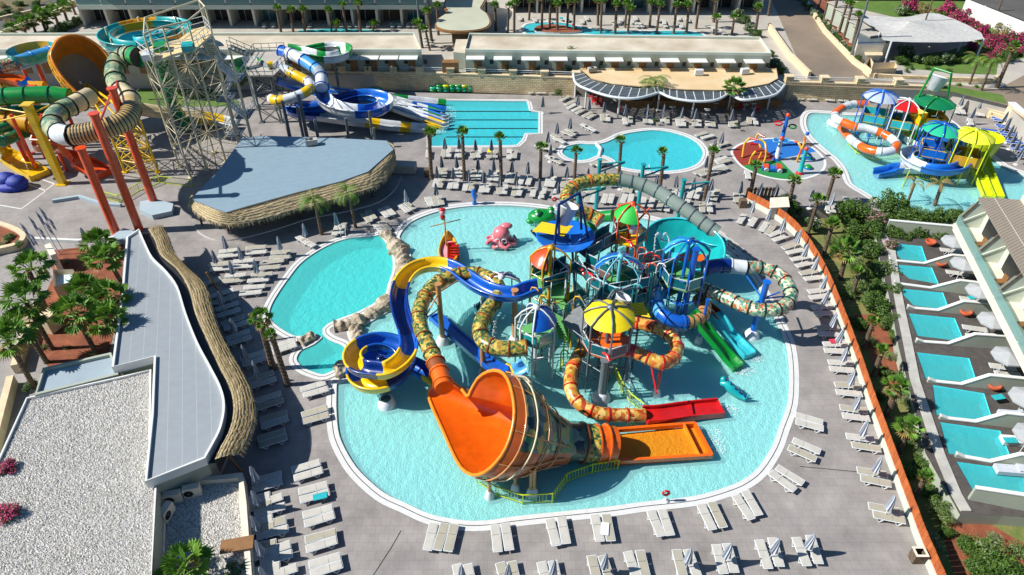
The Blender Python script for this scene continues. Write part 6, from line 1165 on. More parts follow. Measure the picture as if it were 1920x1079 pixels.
bushes([(100,55,11,'white'),(113,50,12,'green'),(126,44,12,'white'),(140,40,12,'green'),(152,34,12,'white'),(163,28,11,'green')], 'behind the palms at the top left', 'oleanders at the top left', ZT, 1.0)
bushes([(8+26*(k % 5)+random.uniform(-8, 8), 4+9*(k//5)+random.uniform(-3, 3), 10, 'green' if k % 3 else 'tan') for k in range(17) if (8+26*(k % 5)) < 120-10*(k//5)*1.6], 'in the top left corner', 'scrub bushes', ZT, .7)
bush(2,868,20,'mag','red flowering shrub over the left edge of the gravel roof',None,2.7,.6); bush(4,950,26,'mag','magenta bougainvillea at the left edge on the gravel roof',None,2.7,.6); bush(45,835,14,'green','green yucca like shrub at the corner of the gravel roof',None,0,1.2); bush(50,715,14,'green','dark green shrub below the lowest left palm',None,0,.9)
bushes([(10,438,14,'green'),(-5,450,14,'tan'),(30,447,12,'green')], 'in the round planter', 'planter shrubs', .4, .5); bushes([(190,470,14,'green'),(150,470,9,'green'),(75,640,10,'tiny'),(170,650,8,'tiny'),(120,640,8,'tiny'),(220,520,10,'loose'),(120,480,8,'olive')], 'on the red soil bed', 'plants on the red soil', 0, .6)
bushes([(385,118+0,14,'green'),(450,150,12,'green'),(418,145,10,'loose'),(380,142,10,'tan')], 'behind the tall cream tower', 'plants behind the tower', 1.5, 1)
bushes([(1075+62*k*.0+880-1075+57*k+15, 131, 6, 'tiny') for k in range(10)]+[(690+55*k, 128, 6, 'tiny') for k in range(2)], 'against the wall of the low buildings', 'climbing plants on the low buildings', ZT, 2.4)
bushes([(1012,64,6,'tiny'),(1030,66,6,'tiny'),(1048,64,6,'tiny'),(1060,60,6,'tiny'),(1385,228,5,'tiny'),(1230,218,6,'tiny'),(1048,168,8,'green')], 'near the bar and lazy river', 'low plants', .5, 1)
# ================= loungers, umbrellas
mat('sling', 'bab6ac', .8, .1, 2); mat('sling2', 'a59f8d', .8, .08, 2); mat('sling_blue', '1552a8', .8, .1, 2); mat('brolly', '8c929c', .8, .15, 6); mat('brolly_light', 'b9bec6', .8, .1, 4); mat('brolly_dark', '3f4651', .8, .15, 4)
def lounger(slm, detail, rot=0.0):
    r = bpy.data.objects.new('sun_lounger', None) if detail else None; W_, Ln = .275, .95; meshes = []
    def mk(mb, nm, ms):
        d = bpy.data.meshes.new(nm); d.from_pydata(mb.v, [], mb.f); [d.materials.append(MATS[k]) for k in ms]; d.polygons.foreach_set('material_index', mb.m); d.update(); return (nm, d)
    fr = MB()
    for s in (-1, 1): fr.tube([Vector((-Ln, s*W_, .34)), Vector((.2, s*W_, .34)), Vector((Ln, s*W_, .36+rot))], .032, 6)
    for x in (-Ln, -.3, .25, Ln): fr.bar((x, -W_, .34+(rot if x == Ln else 0)), (x, W_, .34+(rot if x == Ln else 0)), .05, .05)
    sl = MB(); sl.box((-.36, 0, .365), (1.12, W_*2-.05, .03)); bk = MB(); a = Vector((.22, 0, .37)); b = Vector((Ln-.03, 0, .385+rot)); bk.bar(a, b, W_*2-.05, .03)
    lg = []
    for x in (-.55, .55):
        l = MB()
        for s in (-1, 1): l.bar((x-.22, s*W_, .34), (x, s*(W_+.02), .02), .05, .05); l.bar((x+.22, s*W_, .34), (x, s*(W_+.02), .02), .05, .05)
        l.bar((x, -W_, .03), (x, W_, .03), .05, .05); lg.append(l)
    if detail: return [mk(fr, 'frame', ['white_metal']), mk(sl, 'seat', [slm]), mk(bk, 'backrest', [slm]), mk(lg[0], 'leg', ['white_metal']), mk(lg[1], 'leg', ['white_metal'])]
    al = MB()
    for mb, mi in ((fr, 0), (sl, 1), (bk, 1), (lg[0], 0), (lg[1], 0)): al.add(mb.v, mb.f, mi)
    return [mk(al, 'sun_lounger', ['white_metal', slm])]
LP = {(s, d, t): lounger(s, d, .28*t) for s in ('sling', 'sling2', 'sling_blue') for d in (0, 1) for t in (0, 1)}
def put_lounger(p, yaw, s, label, group, detail, tilt=0):
    ms = LP[(s, detail, tilt)]
    if detail:
        r = thing('sun_lounger', label, 'sun lounger', p, group); r.rotation_euler = (0, 0, yaw)
        for nm, d in ms: o = bpy.data.objects.new(nm, d); COL.objects.link(o); o.parent = r
    else: r = bpy.data.objects.new('sun_lounger', ms[0][1]); COL.objects.link(r); r.location = p; r.rotation_euler = (0, 0, yaw); tagp(r, label, 'sun lounger', group)
NL = 0
def lrow(pts, d, where, group, order='left', z=0, s=None, d2=None, tilt=0, sort=True):
    """pts: photo points of lounger centres; d: photo direction of the long axis (d2 at the end of the row)"""
    global NL
    if sort: pts = sorted(pts, key=(lambda q: q[0]) if order == 'left' else (lambda q: q[1]))
    for i, (x, y) in enumerate(pts):
        t = i/max(1, len(pts)-1); dd = d if d2 is None else (d[0]+(d2[0]-d[0])*t, d[1]+(d2[1]-d[1])*t); c = P(x, y, z+.36); e = P(x+dd[0]*.4, y+dd[1]*.4, z+.36)-c; yaw = atan2(e.y, e.x)+random.uniform(-.06, .06); c.z = z; NL += 1
        put_lounger(c, yaw, s or ('sling' if random.random() < .62 else 'sling2'), ORD[i]+' lounger from the '+order+' '+where, group, 1 if y > 395 else 0, tilt if tilt in (0, 1) else int(random.random() < tilt))
lrow([(807.5,1006),(827,1006),(846,1008)], (11,-47), 'in the triple at the near pool edge', 'loungers at the near pool edge')
for a, dd, w_ in (([(931,1009),(951,1006)], (-6,-49), 'second pair'), ([(1037,998),(1057,994)], (-12,-47), 'third pair'), ([(1120,990),(1141,989)], (-8,-48), 'fourth pair'), ([(1230,981),(1249,979)], (-17,-42), 'fifth pair'), ([(1325,969),(1345,965)], (-20,-45), 'sixth pair'), ([(1394,951),(1410,943)], (-25,-40), 'seventh pair'), ([(1467,902),(1481,891)], (-42,-28), 'eighth pair'), ([(1504,850),(1512,836)], (-47,-22), 'ninth pair'), ([(1517,785),(1518,797)], (-50,-12), 'last pair')):
    lrow(a, dd, 'of the '+w_+' round the near pool edge', 'loungers at the near pool edge')
lrow([(862,1085),(882,1085),(945,1082),(965,1080),(1022,1081),(1042,1079),(1115,1069),(1138,1069),(1186,1061),(1206,1059),(1275,1058),(1299,1057),(1350,1048),(1370,1046),(1432,1039),(1455,1035),(1503,1034),(1527,1030)], (-10,-46), 'in the row along the bottom edge', 'loungers along the bottom edge', d2=(-16,-44))
lrow([(1391,410),(1412,415),(1433,425),(1444,431)], (14,-18), 'at the top end of the timber wall', 'loungers along the timber wall')
rt = [(1455,437),(1464,446),(1482,461),(1491,471),(1500,484),(1509,495),(1517,510),(1526,521),(1534,545),(1537,556),(1542,575),(1547,587),(1552,614),(1556,626),(1565,645),(1568,658),(1576,680),(1579,693),(1589,722),(1592,737),(1600,767),(1605,782),(1613,821),(1624,838),(1635,886),(1642,902),(1658,954),(1667,970)]
lrow(rt, (34,-12), 'down the timber wall', 'loungers along the timber wall', 'top', d2=(56,12), sort=False)
lrow([(574,874),(578,889),(587,915),(590,930),(596,959),(599,974),(601,1005),(603,1021),(609,1051),(612,1067),(587,724),(592,735),(590,771),(592,784),(532,644),(534,653)], (52,-15), 'in the column nearest the left pool edge', 'loungers in the inner left column', 'top')
lrow([(500,896),(501,910),(502,939),(506,956),(508,981),(511,998),(515,1029),(518,1046),(527,1073)], (50,-14), 'in the middle column left of the pool', 'loungers in the middle left column', 'top')
lrow([(478,935),(480,950),(482,978),(485,993),(488,1024),(491,1040),(494,1068)], (48,-12), 'in the outer column against the gravel yard parapet', 'loungers in the outer left column', 'top')
lrow([(395,528),(418,549),(421,561),(426,574),(429,586),(437,600),(442,610),(446,628),(449,638),(474,667),(478,677),(490,706),(494,717),(503,745),(507,757),(513,781),(515,792),(509,816),(512,827)], (44,-14), 'in the shade of the wavy thatch', 'loungers in the thatch shade', 'top')
lrow([(430,470),(428,479),(480,464),(481,473),(412,495),(413,504),(457,489),(455,499),(513,490),(506,501),(442,516),(436,526),(491,515),(484,525),(477,538),(470,549),(527,473),(525,482)], (38,-3), 'in the block between thatch and turquoise pool', 'loungers in the upper left block', 'top')
lrow([(568,450),(578,455)], (26,16), 'beside the left snack bar palm', 'loungers by the snack bar palms'); lrow([(630,431),(642,428)], (10,-24), 'between the two snack bar palms', 'loungers by the snack bar palms')
lrow([(687,408),(696,402),(720,399),(731,395),(711,428),(722,423)], (-17,-18), 'between the snack bar and the splash pool', 'loungers by the snack bar'); lrow([(757,390),(767,385)], (-20,-14), 'in the pair right of the snack bar', 'loungers by the snack bar'); lrow([(804,378),(815,377),(826,375)], (-8,-24), 'in the triple beside the seahorse fountain', 'loungers by the snack bar')
lrow([(803,288),(832,287),(842,287),(858,288),(868,288),(887,289),(898,288),(918,289),(929,288),(955,291),(965,289)], (4,-18), 'in the row below the lane pool', 'loungers below the lane pool', tilt=.3)
lrow([(825,321),(834,323),(855,322),(863,324),(888,328),(898,328),(920,330),(931,331),(953,334),(963,335),(978,337),(992,338),(1027,341),(1037,342),(1057,342),(1068,342),(1102,352),(1112,353),(1172,352),(1182,353),(1223,356),(1233,357),(1264,363),(1277,364),(1295,363),(1308,364),(1333,366),(1342,367)], (6,-19), 'in the upper row behind the splash pool', 'loungers behind the splash pool', tilt=.4)
lrow([(817,343),(827,343),(845,345),(856,345),(873,349),(885,349),(904,352),(915,352),(936,355),(947,355),(965,358),(975,358),(1000,360),(1018,362),(1042,363),(1053,363),(1102,370),(1113,371),(1134,372),(1146,372),(1170,372),(1183,372),(1206,378),(1222,379),(1238,385),(1252,387),(1275,380),(1287,382)], (7,-21), 'in the lower row behind the splash pool', 'loungers behind the splash pool')
lrow([(1317,388),(1331,388)], (-1,-22), 'in the pair above the bowl slide', 'loungers above the bowl slide'); lrow([(1381,370),(1391,370)], (-2,-20), 'in the pair left of the wooden box', 'loungers above the bowl slide')
lrow([(1345,433),(1358,444),(1368,452),(1378,460),(1392,478),(1402,487)], (-24,-15), 'behind the bowl slide rim', 'loungers behind the bowl slide')
lrow([(1402,327)], (-4,-18), 'just below the play pad', 'loungers by the round pool'); lrow([(1120,305),(1131,307),(1314,321),(1325,325),(1347,313),(1353,318),(1352,298),(1357,303),(1345,269),(1355,270),(1315,251),(1327,256)], (20,-6), 'around the big round blue pool', 'loungers around the blue pool')
lrow([(1035,296),(1042,301),(1015,276),(1027,277),(1065,250),(1072,246),(1045,257),(1049,263),(1100,237),(1107,241)], (18,8), 'between lane pool and round blue pool', 'loungers left of the blue pool', 'top')
lrow([(995,170),(1010,170),(1020,170),(1035,170),(1044,170)], (-1,-14), 'against the stone wall', 'loungers at the stone wall'); lrow([(1060,184),(1069,193),(1072,199),(1082,204),(1089,208),(1102,214),(1110,217)], (17,-8), 'curving round the left end of the bar', 'loungers at the bar end')
lrow([(1130,220),(1140,221),(1172,227),(1182,224),(1210,224),(1220,225),(1242,222),(1251,225),(1272,230),(1282,230),(1302,230),(1311,230),(1327,230),(1337,231),(1370,231),(1379,231),(1405,226),(1417,227)], (-2,-17), 'in the row in front of the poolside bar', 'loungers before the bar')
lrow([(1492,181),(1502,181),(1517,182),(1527,182),(1550,183),(1560,184),(1575,184),(1585,185),(1602,185),(1612,186)], (-5,-14), 'in front of the right stone wall', 'loungers at the right stone wall'); lrow([(1795,207),(1805,208),(1831,211),(1841,212),(1820,228)], (-4,-14), 'beside the low planter wall at the right', 'loungers at the planter wall')
lrow([(1874,222),(1878,226),(1882,236),(1886,240),(1889,249),(1893,254),(1899,263),(1903,268),(1910,277),(1914,282),(1855,244),(1921,294)], (18,2), 'among the blue covered ones at the right edge', 'blue covered loungers', 'top', s='sling_blue')
lrow([(1590-2,378),(1553,386),(1560,389)], (-3,-18), 'beside the palms above the hedge', 'loungers above the hedge')
tz = [(x, 34+k % 3*3) for k, x in enumerate((975,1003,1030,1055,1062,1092,1100,1165,1185,1192,1235,1245,1273,1290))]+[(1152,45),(1195,47),(1204,47),(1247,47),(1277,48)]
lrow(tz, (-3,-8), 'on the terrace beyond the lazy river', 'loungers by the lazy river', z=ZT, s='sling'); lrow([(x, 47) for x in (495,512,580,640,655,668,690,700,735,748,765,775)], (-2,-8), 'before the ground floor of the left hotel', 'loungers at the left hotel', z=ZT); lrow([(1333,50),(1345,55),(1350,60),(800,70),(802,76),(805,82)], (14,3), 'beside the palm path and lazy river end', 'loungers by the palm path', z=ZT)
def cbrolly(mt, H=2.35):
    o = []
    def mk(mb, nm, ms):
        d = bpy.data.meshes.new(nm); d.from_pydata(mb.v, [], mb.f); [d.materials.append(MATS[k]) for k in ms]; d.polygons.foreach_set('material_index', mb.m); d.update(); return (nm, d)
    po = MB(); po.cyl((0, 0, 0), (0, 0, H), .03, .03, 6); ba = MB(); ba.lathe((0, 0, 0), [(.26, 0), (.26, .07), (.05, .1)], 10)
    ca = MB(); n = 16; lp = []
    for z, r in ((H+.05, .02), (H-.1, .09), (H-.35, .15), (H-.8, .2), (H-1.15, .25), (H-1.32, .29)): lp.append([Vector(((r*(1 if k % 2 else .62))*cos(2*pi*k/n+z*.5), (r*(1 if k % 2 else .62))*sin(2*pi*k/n+z*.5), z-(0 if k % 2 or z > H-1.2 else .1))) for k in range(n)])
    ca.loft(lp, lambda i, k: k//4 % 2, True, False); return [mk(po, 'pole', ['white_metal']), mk(ba, 'base', ['white']), mk(ca, 'canopy', mt)]
CB = [cbrolly(['brolly', 'brolly_light']), cbrolly(['brolly', 'brolly_dark'])]
def brollies(lst, where, group, zc=1.75, z=0):
    cnt = 0
    for i, (x, y) in enumerate(sorted(lst)):
        p = P(x, y, z+zc); p.z = z; r = thing('closed_parasol', ORD[i % 28]+' folded grey parasol from the left '+where, 'parasol', p, group); r.rotation_euler = (random.uniform(-.04, .04), random.uniform(-.04, .04), random.uniform(0, 6))
        for nm, d in CB[1 if y < 360 else 0]: o = bpy.data.objects.new(nm, d); COL.objects.link(o); o.parent = r
brollies([(834,268),(861,267),(892,270),(921,270)], 'directly below the lane pool', 'parasols below the lane pool'); brollies([(828,302),(856,302),(896,306),(926,308),(959,311),(989,314),(1034,319),(1063,321),(1103,324),(1133,327),(1165,330),(1196,334),(1231,337),(1270,339),(1303,343),(1335,344),(1391,350),(1427,352),(1456,354)], 'in the back parasol row', 'parasols in the back row')
brollies([(819,322),(850,323),(878,328),(908,331),(938,336),(967,335),(1012,345),(1047,349),(1076,345),(1246,359),(1282,363),(1328,367),(817,353)], 'between the two lounger rows behind the splash pool', 'parasols between the rows'); brollies([(989,152),(1013,152),(1037,152)], 'against the stone wall', 'parasols at the stone wall')
brollies([(1018,190),(1045,239),(1069,230),(1027,256),(1032,279),(1325,302),(1354,257),(1341,270)], 'around lane pool and round pool', 'parasols around the blue pool'); brollies([(1084,186),(1106,195),(1134,200),(1174,205),(1215,205),(1245,204),(1279,210),(1306,212),(1375,214),(1414,207)], 'in front of the poolside bar', 'parasols before the bar')
brollies([(1499,164),(1525,164),(1557,164),(1584,165),(1611,166),(1693,170)], 'in front of the right stone wall', 'parasols at the right stone wall'); brollies([(1806,187),(1840,191),(1827,210),(1886,218),(1891,230),(1897,244),(1903,256),(1910,270),(1917,284)], 'in the top right lounger corner', 'parasols in the top right corner')
brollies([(1412,386),(1443,400),(1470,420),(1497,442),(1511,467),(1530,492),(1546,527),(1549,556),(1565,599),(1576,627),(1587,662),(1601,707),(1610,752),(1624,802),(1649,870),(1674,941)], 'along the timber wall', 'parasols along the timber wall'); brollies([(1521,1011),(1455,1020),(1365,1031),(1294,1041),(1134,1051),(1037,1064),(865,1072),(952,1069)], 'along the bottom edge', 'parasols along the bottom edge')
brollies([(420,453),(401,479),(449,473),(522,455),(432,500),(478,498)], 'in the upper left lounger block', 'parasols in the upper left block'); brollies([(413,555),(437,607),(455,659),(475,688)], 'in the shade of the wavy thatch', 'parasols in the thatch shade'); brollies([(476,886),(478,929),(477,976),(486,1024),(490,1073)], 'beside the gravel yard parapet', 'parasols beside the gravel yard')
brollies([(569,430),(630,409),(762,366),(154,437),(1525,365),(1562,372)], 'standing apart near palms and paths', 'single parasols')
# open parasols, pots and day beds of the private terraces
for i, (x, y) in enumerate([(1790,452),(1808,494),(1838,545),(1862,600),(1890,667),(1925,745),(1935,815)]):
    p = P(x, y, PZ+2.2); r = thing('open_parasol', ORD[i]+' open pale grey parasol from the top on the private terraces', 'parasol', (p.x, p.y, PZ), 'open parasols'); m = MB(); tp_ = p+Vector((0, 0, .35)); n = 8
    m.loft([[tp_+Vector((.03*cos(k*pi/4), .03*sin(k*pi/4), 0)) for k in range(n)], [p+Vector((1.15*cos(k*pi/4+.3), 1.15*sin(k*pi/4+.3), -.05)) for k in range(n)], [p+Vector((1.15*cos(k*pi/4+.3), 1.15*sin(k*pi/4+.3), -.18)) for k in range(n)]], 0, True, False); m.build('canopy', mat('brolly_open', 'a2a4a5', .8, .08, 3), r); m = MB(); m.cyl((p.x, p.y, PZ), p+Vector((0, 0, .3)), .03, .03, 6); m.build('pole', 'white_metal', r)
for i, (x, y) in enumerate([(1745,455),(1764,494),(1811,586),(1864,724)]):
    p = P(x, y, PZ+.3); r = thing('terracotta_pot', ORD[i]+' round terracotta pot from the top on the private terraces', 'pot', (p.x, p.y, PZ), 'terracotta pots'); m = MB(); m.lathe((p.x, p.y, PZ), [(.25, 0), (.5, .3), (.5, .5), (.42, .5), (.3, .32), (.02, .3)], 14); m.build('pot_body', mat('terra', 'b5522e', .8, .15, 3), r)
lrow([(1783,470),(1795,512),(1822,562),(1828,616),(1835,632),(1880,688),(1890,702)], (34,4), 'on the private terraces', 'loungers on the private terraces', 'top', z=PZ, s='sling')
for i, (x, y) in enumerate([(1900,777),(1905,825),(1895,880)]): p = P(x, y, PZ+.3); m = MB(); m.box((p.x, p.y, PZ+.2), (1.9, .7, .35), -.1); m.box((p.x+.7, p.y, PZ+.42), (.5, .65, .15), -.1); m.build('day_bed', 'white' if i % 2 else 'brolly_light', label=ORD[i]+' thick cushioned day bed from the top near the right edge', cat='day bed', group='day beds')
# bar tables and red chairs
for i, (x, y) in enumerate([(1148,193),(1165,210),(1192,197),(1260,210),(1273,200),(1312,200),(1325,215),(1340,202),(1395,205),(1410,203),(1430,200)]):
    p = P(x, y); r = thing('bar_table', ORD[i]+' small round white table from the left under the bar pergola', 'table', p, 'bar tables'); m = MB(); m.lathe(p, [(.02, .74), (.45, .74), (.45, .7), (.02, .7)], 14); m.build('table_top', 'white', r); m = MB(); m.lathe(p, [(.3, 0), (.3, .03), (.04, .06), (.04, .7)], 8); m.build('leg', 'white_metal', r)
for i, (x, y) in enumerate([(1107,187),(1113,196),(1122,200),(1128,196),(1120,190),(1160,212),(1205,200),(1240,190),(1290,200),(1356,200),(1385,207),(1420,212)]):
    p = P(x, y); a = i*1.3; r = thing('bar_chair', ORD[i]+' red plastic chair from the left under the bar pergola', 'chair', p, 'red bar chairs'); m = MB(); m.box(p+Vector((0, 0, .45)), (.5, .5, .06), a); m.build('seat', 'red', r); m = MB(); m.box(p+Vector((cos(a)*.24, sin(a)*.24, .72)), (.05, .5, .5), a); m.build('backrest', 'red', r); m = MB(); [m.bar(p+Vector((u, v, 0)), p+Vector((u, v, .45)), .05, .05) for u in (-.2, .2) for v in (-.2, .2)]; m.build('legs', 'red', r)
# odds and ends
def lamp(x, y, tx, ty, lab, zb=0, rad=.14):
    h = hsolve((x, y), (tx, ty), zb); p = P(x, y, zb); r = thing('lamp_post', lab, 'lamp post', p); m = MB(); m.cyl(p, p+Vector((0, 0, h)), rad, rad*.6, 8); m.build('pole', 'greysteel', r); m = MB(); m.box(p+Vector((0, 0, h)), (1.2, .3, .2)); m.build('lamp_head', 'greysteel', r)
lamp(1594,112,1632,-20,'thick leaning grey pole beside the sloping road', ZT, .22); lamp(787,60,779,-30,'tall grey pole in front of the left hotel block', ZT, .2)
for i, (a, b) in enumerate([((1721,78),(1752,-10)), ((1858,52),(1878,2))]):
    p = P(a[0], a[1], ZT); h = 7 if i == 0 else 5; m = MB(); m.cyl(p, p+Vector((0, 0, h)), .13, .1, 8); m.bar(p+Vector((-.5, 0, h-.4)), p+Vector((.5, 0, h-.4)), .1, .1); m.build('utility_pole', 'trunk', label=['dark wooden utility pole through the shade sail', 'short wooden utility pole before the white hall'][i], cat='utility pole')
p = P(1716,1050,0); R = thing('litter_bin', 'grey wooden litter bin against the timber wall at the bottom right', 'bin', p); m = MB(); m.wall([p+Vector(v) for v in ((-.35, -.3, 0), (.35, -.3, 0), (.35, .3, 0), (-.35, .3, 0))], 0, .9); m.build('bin_body', 'trunk', R); m = MB(); m.ring([p+Vector(v) for v in ((-.4, -.35, 0), (.4, -.35, 0), (.4, .35, 0), (-.4, .35, 0))], [p+Vector(v) for v in ((-.25, -.2, 0), (.25, -.2, 0), (.25, .2, 0), (-.25, .2, 0))], .92); m.build('bin_rim', 'cap', R)
for i, (x, y) in enumerate(((1391,388), (802,330))): p = P(x, y); m = MB(); m.box(p+Vector((0, 0, .45)), (.7, .7, .9)); m.build('litter_bin', 'trunk', label=['small wooden bin at the top end of the timber wall', 'dark bin at the foot of the leftmost back row palm'][i], cat='bin')
p = P(1427,370); R = thing('wooden_gate', 'slatted wooden enclosure above the start of the timber wall', 'enclosure', p); m = MB()
for k in range(9): m.box(p+Vector((-1.6+k*.4, 0, .6)), (.3, .06, 1.2))
m.bar(p+Vector((-1.8, .05, .9)), p+Vector((1.8, .05, .9)), .06, .1); m.build('slats', 'door', R)
R = thing('pump_kiosk', 'small flat roofed cream kiosk above the start of the timber wall', 'kiosk', P(1450,395)); lp = Pl([(1446,374),(1476,372),(1478,389),(1444,391)], 1.3)[::-1]; m = MB(); m.wall(lp, -1.2, 1.3); m.build('wall', 'sage_light', R); m = MB(); m.prism(inset(lp, -.15), 1.3, 1.42); m.build('roof', 'cap', R); m = MB(); m.box(P(1460,400,.2), (1.0, .1, .7)); m.build('window', 'dark', R)
m = MB(); c = P(757,314,.6); m.box(c, (2.8, 1.3, 1.0), -.1); m.build('service_box', 'roof_grey', label='pale service box at the right end of the snack bar', cat='box')
for i, (x, y, rot) in enumerate(((645,440,.5),(1212,325,0.1))):
    p = P(x, y); R = thing('pool_ladder', ['steel ladder on the edge of the turquoise pool', 'steel ladder in the round blue pool'][i], 'ladder', p)
    for s in (-.25, .25): m = MB(); m.tube([p+Vector((s, .5, 0)), p+Vector((s, .5, .8)), p+Vector((s, .1, .9)), p+Vector((s, -.3, .5)), p+Vector((s, -.4, -.8))], .035, 6); m.build('handrail', 'white_metal', R)
p = P(583,150,0); lamp
for i, (x, y) in enumerate(((1468,190),(1480,198))): pass
p = P(1476,203); R = thing('furniture_stack', 'heap of stacked grey metal furniture right of the poolside bar', 'furniture stack', p); m = MB(); random.seed(3)
for k in range(26): a = p+Vector((random.uniform(-1.6, 1.6), random.uniform(-1, 1), random.uniform(0, .9))); m.bar(a, a+Vector((random.uniform(-.8, .8), random.uniform(-.5, .5), random.uniform(.2, .9))), .05, .05)
m.build('metal_frames', 'greysteel', R)
m = MB(); p = P(706,167); m.lathe(p+Vector((0, 0, 0)), [(1.0, .1), (1.1, .4), (.9, .5)], 14); m.build('green_basin', 'bteal', label='flat green basin on the paving against the stone wall', cat='basin')
print('loungers', NL)
# ================= denser fort: lower decks, pipes, ladders, jets
def hdeck(px, z, fm, sides, pm='dteal', h=1.0, frame='white_metal'):
    lp = Pl(px, z); m = MB(); ccw = lp if sum(lp[i-1].x*lp[i].y-lp[i].x*lp[i-1].y for i in range(len(lp))) > 0 else lp[::-1]; m.prism(ccw, z-.12, z); m.build('platform', fm, FT)
    for i in sides:
        a, b = lp[i], lp[(i+1) % len(lp)]; k = max(1, round((b-a).length/1.7))
        for j in range(k): panel(FT, a.lerp(b, j/k), a.lerp(b, (j+1)/k), h, pm, frame)
    for p in lp: q = MB(); q.cyl((p.x, p.y, -.4), (p.x, p.y, z+h), .07, .07, 6); q.build('deck_post', 'teal_post', FT)
hdeck([(1082,498),(1122,490),(1148,520),(1210,512),(1218,538),(1138,552),(1105,535)], 4.35, 'mesh_wood', (4, 5, 6), 'dteal')
hdeck([(1040,560),(1078,545),(1100,570),(1060,590)], 2.3, 'floor_green', (1, 2), 'teal')
hdeck([(1225,530),(1262,520),(1280,545),(1240,560)], 3.0, 'floor_green', (0, 3), 'teal')
hdeck([(890,585),(915,580),(922,598),(898,604)], .8, 'floor_green', (0, 1, 3), 'teal', .8)
hdeck([(1150,560),(1205,548),(1212,566),(1160,580)], 2.6, 'net_grey', (0, 1, 2), 'dteal')
rnd = random.Random(11)
def pipe(pts, r, m, nm='water_pipe'): q = MB(); q.tube(crom(W(pts), 4), r, 6); q.build(nm, m, FT)
pipe([(1252,452,6.2),(1238,448,7),(1238,435,7.6)], .05, 'sky'); pipe([(1100,545,2),(1100,530,5.6),(1108,522,6.2),(1118,526,5.8)], .06, 'white_metal')
for x, y, z, m in ((1058,640,2.6,'lime'),(1067,618,3.0,'lime'),(1052,662,1.6,'lime'),(1215,500,6.0,'coral'),(1196,470,6.2,'coral'),(1222,485,5.2,'red'),(1088,600,3.4,'goldp'),(1076,562,5.2,'goldp'),(1131,600,5,'greysteel'),(1188,540,5.6,'teal_post'),(1232,500,5.5,'white_metal'),(1012,560,5.0,'goldp'),(995,545,5.4,'goldp')):
    p = P(x, y, 0); p = P(x, y, z); q = MB(); q.cyl((p.x, p.y, -.4), p, .07, .06, 6); q.tube([p, p+Vector((.1, -.1, .4)), p+Vector((.4, -.3, .5)), p+Vector((.6, -.45, .3))], .06, 6); q.build('spray_post', m, FT)
for c, r_ in ((P(1218,482,5.4), .5), (P(1205,500,4.9), .35)):
    q = MB(); q.tube([c+Vector((r_*cos(i*pi/6), -.05, r_*sin(i*pi/6))) for i in range(12)], .06, 6, closed=True); [q.bar(c, c+Vector((r_*cos(i*pi/3), -.05, r_*sin(i*pi/3))), .05, .05) for i in range(6)]; q.build('turning_wheel', 'red', FT)
for a, b in (((1015,560,.5),(1050,520,4.3)), ((1100,620,.2),(1085,560,2.3)), ((1205,600,.2),(1230,560,3.0))): walkway(FT, P(*a), P(*b), .9, 'floor_green', steps=9)
for C_, R_, z0, z1, mm in ((Cr, 1.6, 0, 3, 'goldp'), (Cb, 1.85, .2, 3, 'sky_l'), (Ce, 1.8, .2, 3, 'sky'), (Cy, 1.85, .5, 2.6, 'greysteel'), (Cw, 1.5, .4, 2.6, 'white_metal'), (Cg, 1.45, .5, 3.5, 'coral')):
    for k in range(6):
        a = k*pi/3+.3; b = a+pi/3; A = Vector((C_.x+R_*cos(a), C_.y+R_*sin(a), z1)); B_ = Vector((C_.x+R_*cos(b), C_.y+R_*sin(b), z1)); strut(FT, A, B_, .05, mm); strut(FT, A, Vector((C_.x, C_.y, z1-1.2)), .045, mm); strut(FT, B_+Vector((0, 0, 2.4)), A+Vector((0, 0, 2.4)), .04, mm)
mat('spray', 'eef6f6', .3, .1, 6)
glassy('jet', 'f2fafa', .6)
def jet(pts, r, nm='water_jet'):
    q = MB(); c = crom(W(pts), 6); 
    for p, n_ in zip(c, c[1:]):
        for k in range(5): t = rnd.random(); o = p.lerp(n_, t)+Vector((rnd.gauss(0, r), rnd.gauss(0, r), rnd.gauss(0, r))); q.ball(o, rnd.uniform(.03, .07), 4)
    q.build(nm, 'jet', FT)
jet([(1180,665,4.0),(1181,672,3.7),(1181,700,2.5),(1180,735,1.2),(1178,768,.1)], .05)
for s in (-1, 1): jet([(1241,452,6.6),(1241+4*s,440,7.4),(1241+9*s,438,7.5),(1241+13*s,450,6.6),(1241+14*s,470,5.2)], .03)
jet([(930,600,3.0),(926,620,1.8),(925,640,.4)], .1); jet([(1100,560,4.2),(1098,590,2),(1098,610,.2)], .06)
def foam(x, y, rx, ry, lab):
    c = P(x, y, -.06); q = MB(); r2 = random.Random(x)
    for k in range(int(150*rx*ry)+60):
        a = r2.random()*6.28; d = r2.random()**.7; p = c+Vector((cos(a)*d*rx, sin(a)*d*ry, 0)); s = r2.uniform(.015, .055); q.add([p+Vector((cos(i*1.26+a)*s, sin(i*1.26+a)*s*.7, .02)) for i in range(5)], [(0, 1, 2, 3, 4)])
    o = q.build('foam', 'spray', label=lab, cat='foam', kind='stuff')
